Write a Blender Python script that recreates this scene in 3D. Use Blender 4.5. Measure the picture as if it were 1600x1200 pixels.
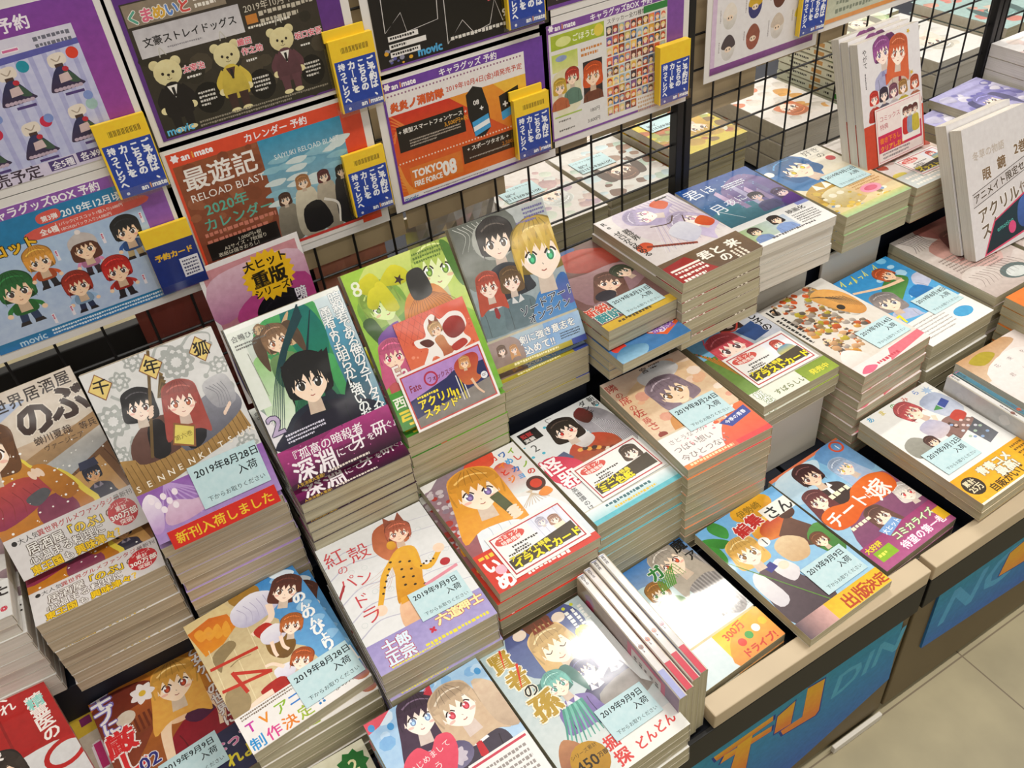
import bpy, math, random
from mathutils import Matrix, Vector
from mathutils.geometry import tessellate_polygon

random.seed(7)
SC = bpy.context.scene
COL = SC.collection
for o in list(bpy.data.objects):
    bpy.data.objects.remove(o)
R = math.radians
Z0 = 1.19                      # camera height above the shop floor

# ------------------------------------------------------------------ camera
cam_d = bpy.data.cameras.new('camera')
cam_d.sensor_width = 36.0
cam_d.lens = 31.057
cam_d.clip_start = 0.02
cam = bpy.data.objects.new('camera', cam_d)
COL.objects.link(cam)
rx = Vector((0.85307, -0.51400, -0.08981))
dn = Vector((-0.39450, -0.52270, -0.75575))
fw = Vector((0.34152, 0.68014, -0.64868))
cam.matrix_world = Matrix(((rx.x, -dn.x, -fw.x, 0), (rx.y, -dn.y, -fw.y, 0), (rx.z, -dn.z, -fw.z, Z0), (0, 0, 0, 1)))
SC.camera = cam

# ------------------------------------------------------------------ view, world, shop lighting
SC.view_settings.view_transform = 'Standard'
SC.view_settings.look = 'None'
SC.view_settings.gamma = 1.0
SC.view_settings.use_curve_mapping = False
SC.view_settings.exposure = 0.18
world = bpy.data.worlds.new('shop_interior')
SC.world = world
world.use_nodes = True
wb = world.node_tree.nodes['Background']
wb.inputs[0].default_value = (1.0, 0.95, 0.88, 1)
wb.inputs[1].default_value = 0.20


def tube_light(x, y, z, lx, ly, power):
    d = bpy.data.lights.new('ceiling_light', 'AREA')
    d.shape = 'RECTANGLE'
    d.size, d.size_y = lx, ly
    d.energy = power
    d.color = (1.0, 0.955, 0.885)
    o = bpy.data.objects.new('ceiling_light', d)
    o.location = (x, y, z)
    COL.objects.link(o)


tube_light(1.42, 1.70, 2.75, 0.80, 0.12, 26.0)
for tx, pw in ((-2.2, 9.0), (0.1, 17.0), (1.6, 22.0), (3.2, 20.0)):
    tube_light(tx, 0.15, 2.75, 1.2, 0.16, pw)
for tx in (0.2, 1.9, 3.4):
    tube_light(tx, 3.05, 2.75, 1.2, 0.16, 20.0)
for ty in (-1.5, -3.2, -4.9):
    for tx in (-1.6, 0.1, 1.8, 3.5):
        tube_light(tx, ty, 2.75, 1.2, 0.16, 7.0)


# ------------------------------------------------------------------ colours and materials
def lin(h):
    h = h.lstrip('#')
    if len(h) == 3:
        h = ''.join(c * 2 for c in h)
    out = []
    for i in (0, 2, 4):
        c = int(h[i:i + 2], 16) / 255.0
        out.append(c / 12.92 if c <= 0.04045 else ((c + 0.055) / 1.055) ** 2.4)
    return (out[0], out[1], out[2], 1.0)


def new_mat(name):
    m = bpy.data.materials.new(name)
    m.use_nodes = True
    nt = m.node_tree
    return m, nt, nt.nodes['Principled BSDF']


def plain(name, col, rough=0.5, metal=0.0, spec=0.5, noise=0.0, scale=40.0):
    m, nt, b = new_mat(name)
    b.inputs['Roughness'].default_value = rough
    b.inputs['Metallic'].default_value = metal
    b.inputs['Specular IOR Level'].default_value = spec
    if noise:
        tc = nt.nodes.new('ShaderNodeTexCoord')
        n = nt.nodes.new('ShaderNodeTexNoise')
        n.inputs['Scale'].default_value = scale
        n.inputs['Detail'].default_value = 4
        r = nt.nodes.new('ShaderNodeValToRGB')
        c = lin(col)
        r.color_ramp.elements[0].position = 0.3
        r.color_ramp.elements[1].position = 0.7
        r.color_ramp.elements[0].color = tuple(v * (1 - noise) for v in c[:3]) + (1,)
        r.color_ramp.elements[1].color = tuple(min(1, v * (1 + noise)) for v in c[:3]) + (1,)
        nt.links.new(tc.outputs['Object'], n.inputs['Vector'])
        nt.links.new(n.outputs['Fac'], r.inputs['Fac'])
        nt.links.new(r.outputs['Color'], b.inputs['Base Color'])
    else:
        b.inputs['Base Color'].default_value = lin(col)
    return m


def print_mat(name, rough, coat, coat_rough, bump, bump_scale=9.0):
    """printed paper: colour from the mesh's colour attribute, optional wrinkled clear film on top"""
    m, nt, b = new_mat(name)
    a = nt.nodes.new('ShaderNodeVertexColor')
    a.layer_name = 'ink'
    tc = nt.nodes.new('ShaderNodeTexCoord')
    g = nt.nodes.new('ShaderNodeTexNoise')
    g.inputs['Scale'].default_value = 140.0
    g.inputs['Detail'].default_value = 3.0
    mx = nt.nodes.new('ShaderNodeMix')
    mx.data_type = 'RGBA'
    mx.blend_type = 'OVERLAY'
    mx.inputs['Factor'].default_value = 0.22
    nt.links.new(tc.outputs['Object'], g.inputs['Vector'])
    nt.links.new(a.outputs['Color'], mx.inputs['A'])
    nt.links.new(g.outputs['Fac'], mx.inputs['B'])
    nt.links.new(mx.outputs['Result'], b.inputs['Base Color'])
    b.inputs['Roughness'].default_value = rough
    b.inputs['Specular IOR Level'].default_value = 0.3
    b.inputs['Coat Weight'].default_value = coat
    b.inputs['Coat Roughness'].default_value = coat_rough
    b.inputs['Coat IOR'].default_value = 1.5
    if bump:
        n = nt.nodes.new('ShaderNodeTexNoise')
        n.inputs['Scale'].default_value = bump_scale
        n.inputs['Detail'].default_value = 2.0
        bp = nt.nodes.new('ShaderNodeBump')
        bp.inputs['Strength'].default_value = bump
        bp.inputs['Distance'].default_value = 0.01
        nt.links.new(tc.outputs['Object'], n.inputs['Vector'])
        nt.links.new(n.outputs['Fac'], bp.inputs['Height'])
        nt.links.new(bp.outputs['Normal'], b.inputs['Coat Normal'])
    return m


def page_mat(name, c0, c1, dark):
    m, nt, b = new_mat(name)
    tc = nt.nodes.new('ShaderNodeTexCoord')
    mp = nt.nodes.new('ShaderNodeMapping')
    mp.inputs['Scale'].default_value = (7, 7, 1100)
    n = nt.nodes.new('ShaderNodeTexNoise')
    n.inputs['Scale'].default_value = 1.0
    n.inputs['Detail'].default_value = 5.0
    n.inputs['Roughness'].default_value = 0.7
    r = nt.nodes.new('ShaderNodeValToRGB')
    e = r.color_ramp.elements
    e[0].position = 0.25
    e[0].color = lin(dark)
    e[1].position = 0.72
    e[1].color = lin(c1)
    k = e.new(0.45)
    k.color = lin(c0)
    nt.links.new(tc.outputs['Object'], mp.inputs['Vector'])
    nt.links.new(mp.outputs['Vector'], n.inputs['Vector'])
    nt.links.new(n.outputs['Fac'], r.inputs['Fac'])
    nt.links.new(r.outputs['Color'], b.inputs['Base Color'])
    b.inputs['Roughness'].default_value = 0.75
    b.inputs['Coat Weight'].default_value = 0.55
    b.inputs['Coat Roughness'].default_value = 0.22
    n2 = nt.nodes.new('ShaderNodeTexNoise')
    mp2 = nt.nodes.new('ShaderNodeMapping')
    mp2.inputs['Scale'].default_value = (22, 22, 130)
    bp = nt.nodes.new('ShaderNodeBump')
    bp.inputs['Strength'].default_value = 0.6
    bp.inputs['Distance'].default_value = 0.004
    nt.links.new(tc.outputs['Object'], mp2.inputs['Vector'])
    nt.links.new(mp2.outputs['Vector'], n2.inputs['Vector'])
    n2.inputs['Scale'].default_value = 1.0
    nt.links.new(n2.outputs['Fac'], bp.inputs['Height'])
    nt.links.new(bp.outputs['Normal'], b.inputs['Coat Normal'])
    return m


def clear_mat(name):
    m, nt, b = new_mat(name)
    nt.nodes.remove(b)
    out = nt.nodes['Material Output']
    t = nt.nodes.new('ShaderNodeBsdfTransparent')
    g = nt.nodes.new('ShaderNodeBsdfGlossy')
    g.inputs['Roughness'].default_value = 0.12
    g.inputs['Color'].default_value = (0.9, 0.9, 0.9, 1)
    mx = nt.nodes.new('ShaderNodeMixShader')
    mx.inputs[0].default_value = 0.05
    nt.links.new(t.outputs[0], mx.inputs[1])
    nt.links.new(g.outputs[0], mx.inputs[2])
    nt.links.new(mx.outputs[0], out.inputs['Surface'])
    return m


def tile_mat(name):
    m, nt, b = new_mat(name)
    tc = nt.nodes.new('ShaderNodeTexCoord')
    mp = nt.nodes.new('ShaderNodeMapping')
    mp.inputs['Location'].default_value = (0.06, 0.12, 0)
    br = nt.nodes.new('ShaderNodeTexBrick')
    br.offset = 0.0
    br.inputs['Scale'].default_value = 1.0
    br.inputs['Brick Width'].default_value = 0.45
    br.inputs['Row Height'].default_value = 0.45
    br.inputs['Mortar Size'].default_value = 0.0012
    br.inputs['Color1'].default_value = lin('#a39878')
    br.inputs['Color2'].default_value = lin('#9f9475')
    br.inputs['Mortar'].default_value = lin('#75664f')
    n = nt.nodes.new('ShaderNodeTexNoise')
    n.inputs['Scale'].default_value = 9.0
    n.inputs['Detail'].default_value = 6.0
    mx = nt.nodes.new('ShaderNodeMix')
    mx.data_type = 'RGBA'
    mx.blend_type = 'OVERLAY'
    mx.inputs['Factor'].default_value = 0.35
    nt.links.new(tc.outputs['Object'], mp.inputs['Vector'])
    nt.links.new(mp.outputs['Vector'], br.inputs['Vector'])
    nt.links.new(tc.outputs['Object'], n.inputs['Vector'])
    nt.links.new(br.outputs['Color'], mx.inputs['A'])
    nt.links.new(n.outputs['Fac'], mx.inputs['B'])
    nt.links.new(mx.outputs['Result'], b.inputs['Base Color'])
    b.inputs['Roughness'].default_value = 0.42
    return m


M = dict(
    film=print_mat('cover_print_under_film', 0.4, 0.6, 0.10, 0.10, 14.0),
    paper=print_mat('matte_print', 0.6, 0.0, 0.2, 0),
    gloss=print_mat('laminated_print', 0.45, 0.5, 0.12, 0.10, 6.0),
    pages=page_mat('paper_page_edges', '#b2a98a', '#cbc3a6', '#857a5c'),
    pages_warm=page_mat('warm_paper_page_edges', '#b8a78b', '#d3c5ab', '#7d6c55'),
    pages_pale=page_mat('pale_paper_page_edges', '#d6d0c4', '#e9e4da', '#b4ab9c'),
    wire=plain('black_powder_coat', '#0c0b0d', 0.45),
    navy=plain('navy_board', '#0d1424', 0.6),
    black=plain('black_laminate', '#0a0908', 0.55),
    beige=plain('beige_laminate', '#c4b193', 0.5, noise=0.05, scale=15),
    taupe=plain('taupe_panel', '#66573a', 0.55, noise=0.06, scale=12),
    white=plain('white_board', '#d8d2c6', 0.6),
    tan=plain('tan_sheet', '#b9a582', 0.55, noise=0.08, scale=18),
    clear=clear_mat('clear_plastic'),
    yellow=plain('yellow_card', '#efc82e', 0.45),
    floor=tile_mat('beige_floor_tile'),
    silver=plain('silver_film', '#d9d7d2', 0.22, metal=0.7),
)


# ------------------------------------------------------------------ mesh helpers
def link_mesh(name, verts, faces, mats, parent=None, fmat=None, ink=None, smooth=False):
    me = bpy.data.meshes.new(name)
    me.from_pydata(verts, [], faces)
    for m in mats:
        me.materials.append(m)
    if fmat:
        me.polygons.foreach_set('material_index', fmat)
    if ink is not None:
        ca = me.color_attributes.new('ink', 'FLOAT_COLOR', 'CORNER')
        ca.data.foreach_set('color', [c for col in ink for c in col])
    if smooth:
        me.polygons.foreach_set('use_smooth', [True] * len(me.polygons))
    me.update()
    o = bpy.data.objects.new(name, me)
    COL.objects.link(o)
    if parent:
        o.parent = parent
    return o


class MB:
    """collects plain boxes, bars and prisms into one mesh"""

    def __init__(self):
        self.v, self.f = [], []

    def box(self, x0, x1, y0, y1, z0, z1):
        b = len(self.v)
        self.v += [(x, y, z) for z in (z0, z1) for y in (y0, y1) for x in (x0, x1)]
        for q in ((0, 2, 3, 1), (4, 5, 7, 6), (0, 1, 5, 4), (2, 6, 7, 3), (0, 4, 6, 2), (1, 3, 7, 5)):
            self.f.append(tuple(b + i for i in q))
        return self

    def rod(self, p, q, r, n=8):
        p, q = Vector(p), Vector(q)
        d = (q - p).normalized()
        a = d.orthogonal().normalized()
        c = d.cross(a)
        b = len(self.v)
        for e in (p, q):
            for i in range(n):
                t = 2 * math.pi * i / n
                self.v.append(tuple(e + a * (r * math.cos(t)) + c * (r * math.sin(t))))
        for i in range(n):
            j = (i + 1) % n
            self.f.append((b + i, b + j, b + n + j, b + n + i))
        self.f.append(tuple(b + i for i in reversed(range(n))))
        self.f.append(tuple(b + n + i for i in range(n)))
        return self

    def prism(self, pts, z0, z1):
        """polygon in xy extruded along z"""
        b = len(self.v)
        n = len(pts)
        self.v += [(x, y, z0) for x, y in pts] + [(x, y, z1) for x, y in pts]
        self.f.append(tuple(b + i for i in reversed(range(n))))
        self.f.append(tuple(b + n + i for i in range(n)))
        for i in range(n):
            j = (i + 1) % n
            self.f.append((b + i, b + j, b + n + j, b + n + i))
        return self

    def make(self, name, mat, parent=None, bevel=0.0):
        o = link_mesh(name, self.v, self.f, [mat], parent)
        if bevel:
            md = o.modifiers.new('soft_edges', 'BEVEL')
            md.width = bevel
            md.segments = 2
            md.limit_method = 'ANGLE'
        return o


def tag(o, label=None, cat=None, group=None, kind=None):
    if label:
        o['label'] = label
    if cat:
        o['category'] = cat
    if group:
        o['group'] = group
    if kind:
        o['kind'] = kind
    return o


def empty(name, label, cat, group=None, mat=None):
    o = bpy.data.objects.new(name, None)
    o.empty_display_size = 0.02
    COL.objects.link(o)
    if mat is not None:
        o.matrix_world = mat
    return tag(o, label, cat, group)


# ------------------------------------------------------------------ printed artwork (flat ink layers)
_glyph = {}
_tcu = bpy.data.curves.new('glyph', 'FONT')
_tob = bpy.data.objects.new('glyph', _tcu)
COL.objects.link(_tob)


def glyphs(s):
    k = s
    if k not in _glyph:
        _tcu.body = s
        _tcu.size = 1.0
        _tcu.resolution_u = 2
        bpy.context.view_layer.update()
        dg = bpy.context.evaluated_depsgraph_get()
        ev = _tob.evaluated_get(dg)
        me = ev.to_mesh()
        vs = [(v.co.x, v.co.y) for v in me.vertices]
        tri = []
        for p in me.polygons:
            ids = list(p.vertices)
            for i in range(1, len(ids) - 1):
                tri.append((ids[0], ids[i], ids[i + 1]))
        ev.to_mesh_clear()
        if vs:
            xs = [a for a, b in vs]
            ys = [b for a, b in vs]
            box = (min(xs), max(xs), min(ys), max(ys))
        else:
            box = (0, 1, 0, 1)
        _glyph[k] = (vs, tri, box)
    return _glyph[k]


def smooth(pts, n=5):
    out = []
    m = len(pts)
    for i in range(m):
        p0, p1, p2, p3 = pts[i - 1], pts[i], pts[(i + 1) % m], pts[(i + 2) % m]
        for k in range(n):
            t = k / n
            out.append(tuple(0.5 * (2 * p1[j] + (p2[j] - p0[j]) * t + (2 * p0[j] - 5 * p1[j] + 4 * p2[j] - p3[j]) * t * t
                                    + (-p0[j] + 3 * p1[j] - 3 * p2[j] + p3[j]) * t ** 3) for j in (0, 1)))
    return out


class Art:
    """a printed sheet: x 0..100 across, y 0..H down, in hundredths of its width"""
    DZ = 6e-6
    w = 128

    def __init__(self, H, bg='#ffffff', bg2=None):
        self.H = H
        self.tris = []          # (three points, three colours, level)
        self.boxes = []
        self.xf = None
        self.fill(0, 0, 100, H, bg, bg2)

    # --- low level
    def _add(self, tris, col, subs=None):
        if self.xf:
            tris = [tuple(self.xf(*p) for p in t) for t in tris]
        xs = [p[0] for t in tris for p in t]
        ys = [p[1] for t in tris for p in t]
        if not xs:
            return
        bb = (max(0, min(xs)), max(0, min(ys)), min(100, max(xs)), min(self.H, max(ys)))
        if bb[0] >= bb[2] or bb[1] >= bb[3]:
            return
        lv = 0
        for b, l in self.boxes:
            if l >= lv and b[0] < bb[2] and b[2] > bb[0] and b[1] < bb[3] and b[3] > bb[1]:
                lv = l + 1
        per = len(tris) // (subs or 1)
        self.boxes.append((bb, lv + (math.ceil((subs - 1) * .6) if subs else 0)))
        inside = min(xs) >= 0 and max(xs) <= 100 and min(ys) >= 0 and max(ys) <= self.H
        for i, t in enumerate(tris):
            for q in ([t] if inside else self._clip(t)):
                self.tris.append((q, [col(*p) if callable(col) else col for p in q], lv + (.6 * (i // per) if subs else 0)))

    def _clip(self, t):
        poly = list(t)
        for ax, lim, sg in ((0, 0, 1), (0, 100, -1), (1, 0, 1), (1, self.H, -1)):
            out = []
            for i in range(len(poly)):
                a, b = poly[i - 1], poly[i]
                da, db = (a[ax] - lim) * sg, (b[ax] - lim) * sg
                if (da >= 0) != (db >= 0):
                    k = da / (da - db)
                    out.append((a[0] + (b[0] - a[0]) * k, a[1] + (b[1] - a[1]) * k))
                if db >= 0:
                    out.append(b)
            poly = out
            if not poly:
                return []
        return [(poly[0], poly[i], poly[i + 1]) for i in range(1, len(poly) - 1)]

    @staticmethod
    def col(c, c2=None, y0=0, y1=1, horiz=False):
        a = lin(c)
        if not c2:
            return a
        b = lin(c2)

        def f(x, y):
            t = ((x if horiz else y) - y0) / ((y1 - y0) or 1)
            t = min(1, max(0, t))
            return tuple(a[i] + (b[i] - a[i]) * t for i in range(4))
        return f

    # --- shapes
    def fill(s, x0, y0, x1, y1, c, c2=None, horiz=False):
        n = 8 if c2 else 1
        t = []
        for i in range(n):
            if horiz:
                a, b = x0 + (x1 - x0) * i / n, x0 + (x1 - x0) * (i + 1) / n
                q = [(a, y0), (b, y0), (b, y1), (a, y1)]
            else:
                a, b = y0 + (y1 - y0) * i / n, y0 + (y1 - y0) * (i + 1) / n
                q = [(x0, a), (x1, a), (x1, b), (x0, b)]
            t += [(q[0], q[1], q[2]), (q[0], q[2], q[3])]
        s._add(t, s.col(c, c2, x0 if horiz else y0, x1 if horiz else y1, horiz))
        return s

    def poly(s, pts, c, c2=None):
        idx = tessellate_polygon([[Vector((x, y, 0)) for x, y in pts]])
        ys = [p[1] for p in pts]
        s._add([tuple(pts[i] for i in t) for t in idx], s.col(c, c2, min(ys), max(ys)))
        return s

    def blob(s, pts, c, c2=None, n=4):
        return s.poly(smooth(pts, n), c, c2)

    def ell(s, x, y, rx, ry, c, c2=None, rot=0, n=18):
        ca, sa = math.cos(R(rot)), math.sin(R(rot))
        p = []
        for i in range(n):
            a = 2 * math.pi * i / n
            u, v = rx * math.cos(a), ry * math.sin(a)
            p.append((x + u * ca - v * sa, y + u * sa + v * ca))
        s._add([(p[0], p[i], p[i + 1]) for i in range(1, n - 1)], s.col(c, c2, y - ry, y + ry))
        return s

    def ring(s, x, y, rx, ry, w, c):
        n = 20
        t = []
        for i in range(n):
            a, b = 2 * math.pi * i / n, 2 * math.pi * (i + 1) / n
            q = [(x + rx * math.cos(a), y + ry * math.sin(a)), (x + rx * math.cos(b), y + ry * math.sin(b)),
                 (x + (rx - w) * math.cos(b), y + (ry - w) * math.sin(b)), (x + (rx - w) * math.cos(a), y + (ry - w) * math.sin(a))]
            t += [(q[0], q[1], q[2]), (q[0], q[2], q[3])]
        s._add(t, lin(c))
        return s

    def line(s, pts, w, c, w2=None):
        w2 = w if w2 is None else w2
        t = []
        m = len(pts)
        L, Rr = [], []
        for i in range(m):
            a, b = pts[max(0, i - 1)], pts[min(m - 1, i + 1)]
            dx, dy = b[0] - a[0], b[1] - a[1]
            l = math.hypot(dx, dy) or 1
            ww = (w + (w2 - w) * i / (m - 1)) / 2
            L.append((pts[i][0] - dy / l * ww, pts[i][1] + dx / l * ww))
            Rr.append((pts[i][0] + dy / l * ww, pts[i][1] - dx / l * ww))
        for i in range(m - 1):
            t += [(L[i], L[i + 1], Rr[i + 1]), (L[i], Rr[i + 1], Rr[i])]
        s._add(t, lin(c))
        return s

    def curve(s, pts, w, c, w2=None, n=5):
        q = [(2 * pts[0][0] - pts[1][0], 2 * pts[0][1] - pts[1][1])] + list(pts) + [(2 * pts[-1][0] - pts[-2][0], 2 * pts[-1][1] - pts[-2][1])]
        out = []
        for i in range(1, len(q) - 2):
            for k in range(n + (i == len(q) - 3)):
                t = k / n
                out.append(tuple(0.5 * (2 * q[i][j] + (q[i + 1][j] - q[i - 1][j]) * t + (2 * q[i - 1][j] - 5 * q[i][j] + 4 * q[i + 1][j] - q[i + 2][j]) * t * t
                                        + (-q[i - 1][j] + 3 * q[i][j] - 3 * q[i + 1][j] + q[i + 2][j]) * t ** 3) for j in (0, 1)))
        return s.line(out, w, c, w2)

    def star(s, x, y, r0, r1, n, c, rot=0):
        p = []
        for i in range(2 * n):
            a = math.pi * i / n + R(rot)
            r = r0 if i % 2 == 0 else r1
            p.append((x + r * math.sin(a), y - r * math.cos(a)))
        return s.poly(p, c)

    # --- lettering
    def text(s, t, x, y, size, c, bold=0.012, al='l', out=None, ow=0.05, rot=0, sx=1.0, c2=None, skew=0.0):
        """baseline-left at (x, y); al: l c r"""
        vs, tri, bx = glyphs(t)
        wd = bx[1] + bx[0]
        off = {'l': 0, 'c': -wd / 2, 'r': -wd}[al]
        ca, sa = math.cos(R(rot)), math.sin(R(rot))
        base = []
        for gx, gy in vs:
            u = (gx + off + skew * gy) * size * sx
            v = -gy * size
            base.append((x + u * ca - v * sa, y + u * sa + v * ca))

        def stamp(rad, n, colour):
            ts = []
            for k in range(n):
                r = rad * size
                dx, dy = (0, 0) if n == 1 else (r * math.cos(2 * math.pi * (k + .5) / n), r * math.sin(2 * math.pi * (k + .5) / n))
                q = [(p[0] + dx, p[1] + dy) for p in base]
                ts += [(q[a], q[b], q[c_]) for a, b, c_ in tri]
            s._add(ts, colour, n)
        big = size * (s.w or 128) > 700
        bold = max(0.0, bold)
        if out:
            stamp(bold + ow, 7 if big else 5, lin(out))
        stamp(bold, 1 if bold < .012 else (4 if big else 3), s.col(c, c2, y - size * 0.85, y))
        return s

    def vtext(s, t, x, y, size, c, bold=0.012, out=None, ow=0.05, pitch=1.0, sx=1.0):
        for i, ch in enumerate(t):
            if ch == ' ':
                continue
            yy = y + size * (0.85 + i * pitch)
            if ch in 'ー―':
                s.fill(x - size * 0.06, yy - size * 0.8, x + size * 0.06, yy + size * 0.05, c)
            else:
                s.text(ch, x, yy, size, c, bold, 'c', out, ow, 0, sx)
        return s

    def dashes(s, x, y, w, rows, size, c, pitch=1.6, vert=False, seed=1):
        """rows of print too small to read"""
        rg = random.Random(seed)
        t = []
        for r in range(rows):
            p = 0.0
            lim = w * (1 if r < rows - 1 else rg.uniform(.5, 1))
            while p < lim:
                l = size * rg.uniform(.5, 1.0)
                a, b = p, min(lim, p + l)
                o = r * size * pitch
                h = size * rg.uniform(.6, .95)
                q = [(x + o, y + a), (x + o + h, y + a), (x + o + h, y + b), (x + o, y + b)] if vert else \
                    [(x + a, y + o), (x + b, y + o), (x + b, y + o + h), (x + a, y + o + h)]
                t += [(q[0], q[1], q[2]), (q[0], q[2], q[3])]
                p += l + size * 0.25
        s._add(t, lin(c))
        return s

    # --- generic drawn people
    def local(s, x, y, k, rot=0, flip=False):
        ca, sa = math.cos(R(rot)), math.sin(R(rot))
        f = -1 if flip else 1
        s.xf = lambda u, v: (x + k * (f * u * ca - v * sa), y + k * (f * u * sa + v * ca))
        return s

    def head(s, x, y, k, hair, eye='#5a3a2a', skin='#f6dcc8', style='short', rot=0, flip=False, hi=None, blush=True, eyes=True, face=True):
        rg = random.Random(int(x * 7 + y * 13))
        dk = shade(hair, 0.62)
        hi = hi or shade(hair, 1.3)
        s.local(x, y, k, rot, flip)
        if style == 'long':
            s.blob([(-1.05, -.2), (-.85, -.95), (0, -1.28), (.85, -.95), (1.05, -.2), (1.18, .9), (1.3, 2.2), (.7, 1.9), (-.5, 1.9), (-1.25, 2.3), (-1.15, .9)], dk, hair)
        elif style == 'bob':
            s.blob([(-1.05, -.1), (-.9, -.9), (0, -1.25), (.9, -.9), (1.05, -.1), (1.1, .85), (.6, 1.1), (-.6, 1.1), (-1.1, .85)], dk, hair)
        elif style == 'pony':
            s.blob([(.5, -1.0), (1.3, -1.1), (1.9, -.2), (1.7, 1.3), (1.2, .6), (.9, -.2)], hair, dk)
            s.blob([(-1.0, 0), (-.9, -.85), (0, -1.22), (.9, -.85), (1.0, 0), (.8, .7), (-.8, .7)], dk)
        elif style == 'twin':
            for f in (-1, 1):
                s.blob([(f * .8, -.7), (f * 1.5, -.8), (f * 1.8, .4), (f * 1.5, 1.9), (f * 1.15, .9)], hair, dk)
            s.blob([(-1.0, 0), (-.9, -.85), (0, -1.22), (.9, -.85), (1.0, 0), (.8, .8), (-.8, .8)], dk)
        else:
            s.blob([(-1.02, .1), (-1.0, -.7), (-.5, -1.15), (0, -1.27), (.55, -1.15), (1.0, -.7), (1.02, .1), (.8, .7), (-.8, .7)], dk)
        if face:
            s.poly([(-.28, .7), (.28, .7), (.34, 1.5), (-.34, 1.5)], shade(skin, .86))
            for f in (-1, 1):
                s.ell(f * .8, .18, .13, .2, shade(skin, .92))
            s.blob([(-.76, -.4), (-.8, .1), (-.64, .55), (-.25, .92), (0, 1.02), (.25, .92), (.64, .55), (.8, .1), (.76, -.4), (.4, -.8), (-.4, -.8)], skin, shade(skin, 1.04))
        if face and eyes:
            for f in (-1, 1):
                ex = f * .38
                s.ell(ex, .2, .2, .2, '#fffdfb')
                s.ell(ex - f * .02, .21, .145, .2, shade(eye, .45), eye)
                s.ell(ex - f * .02, .26, .07, .09, shade(eye, 1.5))
                s.ell(ex - .06, .12, .05, .06, '#ffffff')
                s.curve([(ex - .22, .13), (ex - .08, -.02), (ex + .1, -.02), (ex + .23, .12)], .075, '#2c1c1a', .06)
                s.curve([(ex - .2, -.24), (ex, -.3), (ex + .2, -.24)], .035, dk)
            s.line([(-.02, .44), (.03, .5)], .035, shade(skin, .72))
            s.curve([(-.1, .68), (0, .72), (.1, .68)], .04, '#a8584c')
            if blush:
                for f in (-1, 1):
                    s.ell(f * .52, .48, .15, .07, mixc(skin, '#f08a80', .4))
        # fringe: separate locks over the forehead
        s.blob([(-.98, .5), (-1.04, -.2), (-.82, -.85), (-.3, -1.2), (0, -1.24), (.3, -1.2), (.82, -.85), (1.04, -.2), (.98, .5),
                (.84, .3), (.76, -.12), (.5, -.3), (.1, -.34), (-.2, -.3), (-.55, -.25), (-.76, -.1), (-.84, .3)], hair, shade(hair, .88), 4)
        for a, b, c2 in ((-.75, .35, -.45), (-.4, .08, -.05), (-.05, .02, .25), (.3, .1, .55), (.7, .38, .9)):
            s.poly([(a - .12 - .1 * rg.random(), -.45), (c2, -.5), (a + .05, b)], shade(hair, .95))
        for f in (-1, 1):
            s.poly([(f * 1.02, -.3), (f * .74, -.2), (f * .86, .75 + .3 * rg.random())], hair)
        s.curve([(-.7, -.62), (-.3, -.84), (.2, -.86), (.65, -.68)], .09, hi, .05)
        for i in range(5):
            a = -.6 + .3 * i
            s.curve([(a * .4, -1.15), (a * .8, -.8), (a, -.42)], .03, dk, .015)
        s.xf = None
        return s

    def torso(s, x, y, k, c, c2=None, collar='#ffffff', tie=None, rot=0, wide=1.0, long=3.0):
        """shoulders and chest below a head of radius k at (x, y)"""
        s.local(x, y, k, rot)
        c2 = c2 or shade(c, .75)
        w = wide
        s.blob([(-.3, 1.15), (-.9 * w, 1.4), (-1.35 * w, 1.75), (-1.5 * w, 2.5), (-1.45 * w, long), (1.45 * w, long), (1.5 * w, 2.5), (1.35 * w, 1.75), (.9 * w, 1.4), (.3, 1.15)], c, c2)
        for f in (-1, 1):
            s.curve([(f * 1.0 * w, 1.75), (f * .95 * w, 2.3), (f * 1.0 * w, long)], .05, shade(c, .6))
        if collar:
            s.poly([(-.34, 1.1), (0, 1.75), (-.55, 1.65)], collar)
            s.poly([(.34, 1.1), (0, 1.75), (.55, 1.65)], collar)
        if tie:
            s.poly([(-.14, 1.62), (.14, 1.62), (.2, 2.3), (0, 2.5), (-.2, 2.3)], tie)
        s.xf = None
        return s

    def limb(s, pts, w, c, w2=None):
        return s.curve(pts, w, c, w2)

    def chibi(s, x, y, k, hair, top, legs, style='short', rot=0, skin='#f3cfae', hat=None):
        """small toy-like figure with a big head"""
        s.local(x, y, k, rot)
        for f in (-1, 1):
            s.poly([(f * .05, 1.5), (f * .5, 1.5), (f * .6, 2.3), (f * .15, 2.3)], legs)
            s.poly([(f * .15, 2.15), (f * .62, 2.15), (f * .75, 2.4), (f * .1, 2.4)], '#2a2428')
            s.limb([(f * .45, 1.0), (f * .85, 1.25), (f * .95, 1.5)], .32, top, .22)
            s.ell(f * .97, 1.55, .16, .16, skin)
        s.blob([(-.5, .85), (.5, .85), (.62, 1.6), (-.62, 1.6)], top, shade(top, .8))
        s.xf = None
        s.head(x, y, k, hair, '#3a3030', skin, style, rot, blush=True)
        if hat:
            s.local(x, y, k, rot)
            s.blob([(-1.05, -.1), (-.95, -.85), (0, -1.35), (.95, -.85), (1.05, -.1), (.6, -.45), (-.6, -.45)], hat, shade(hat, .85))
            s.ell(0, -1.4, .22, .2, hat)
            s.xf = None
        return s

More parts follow.
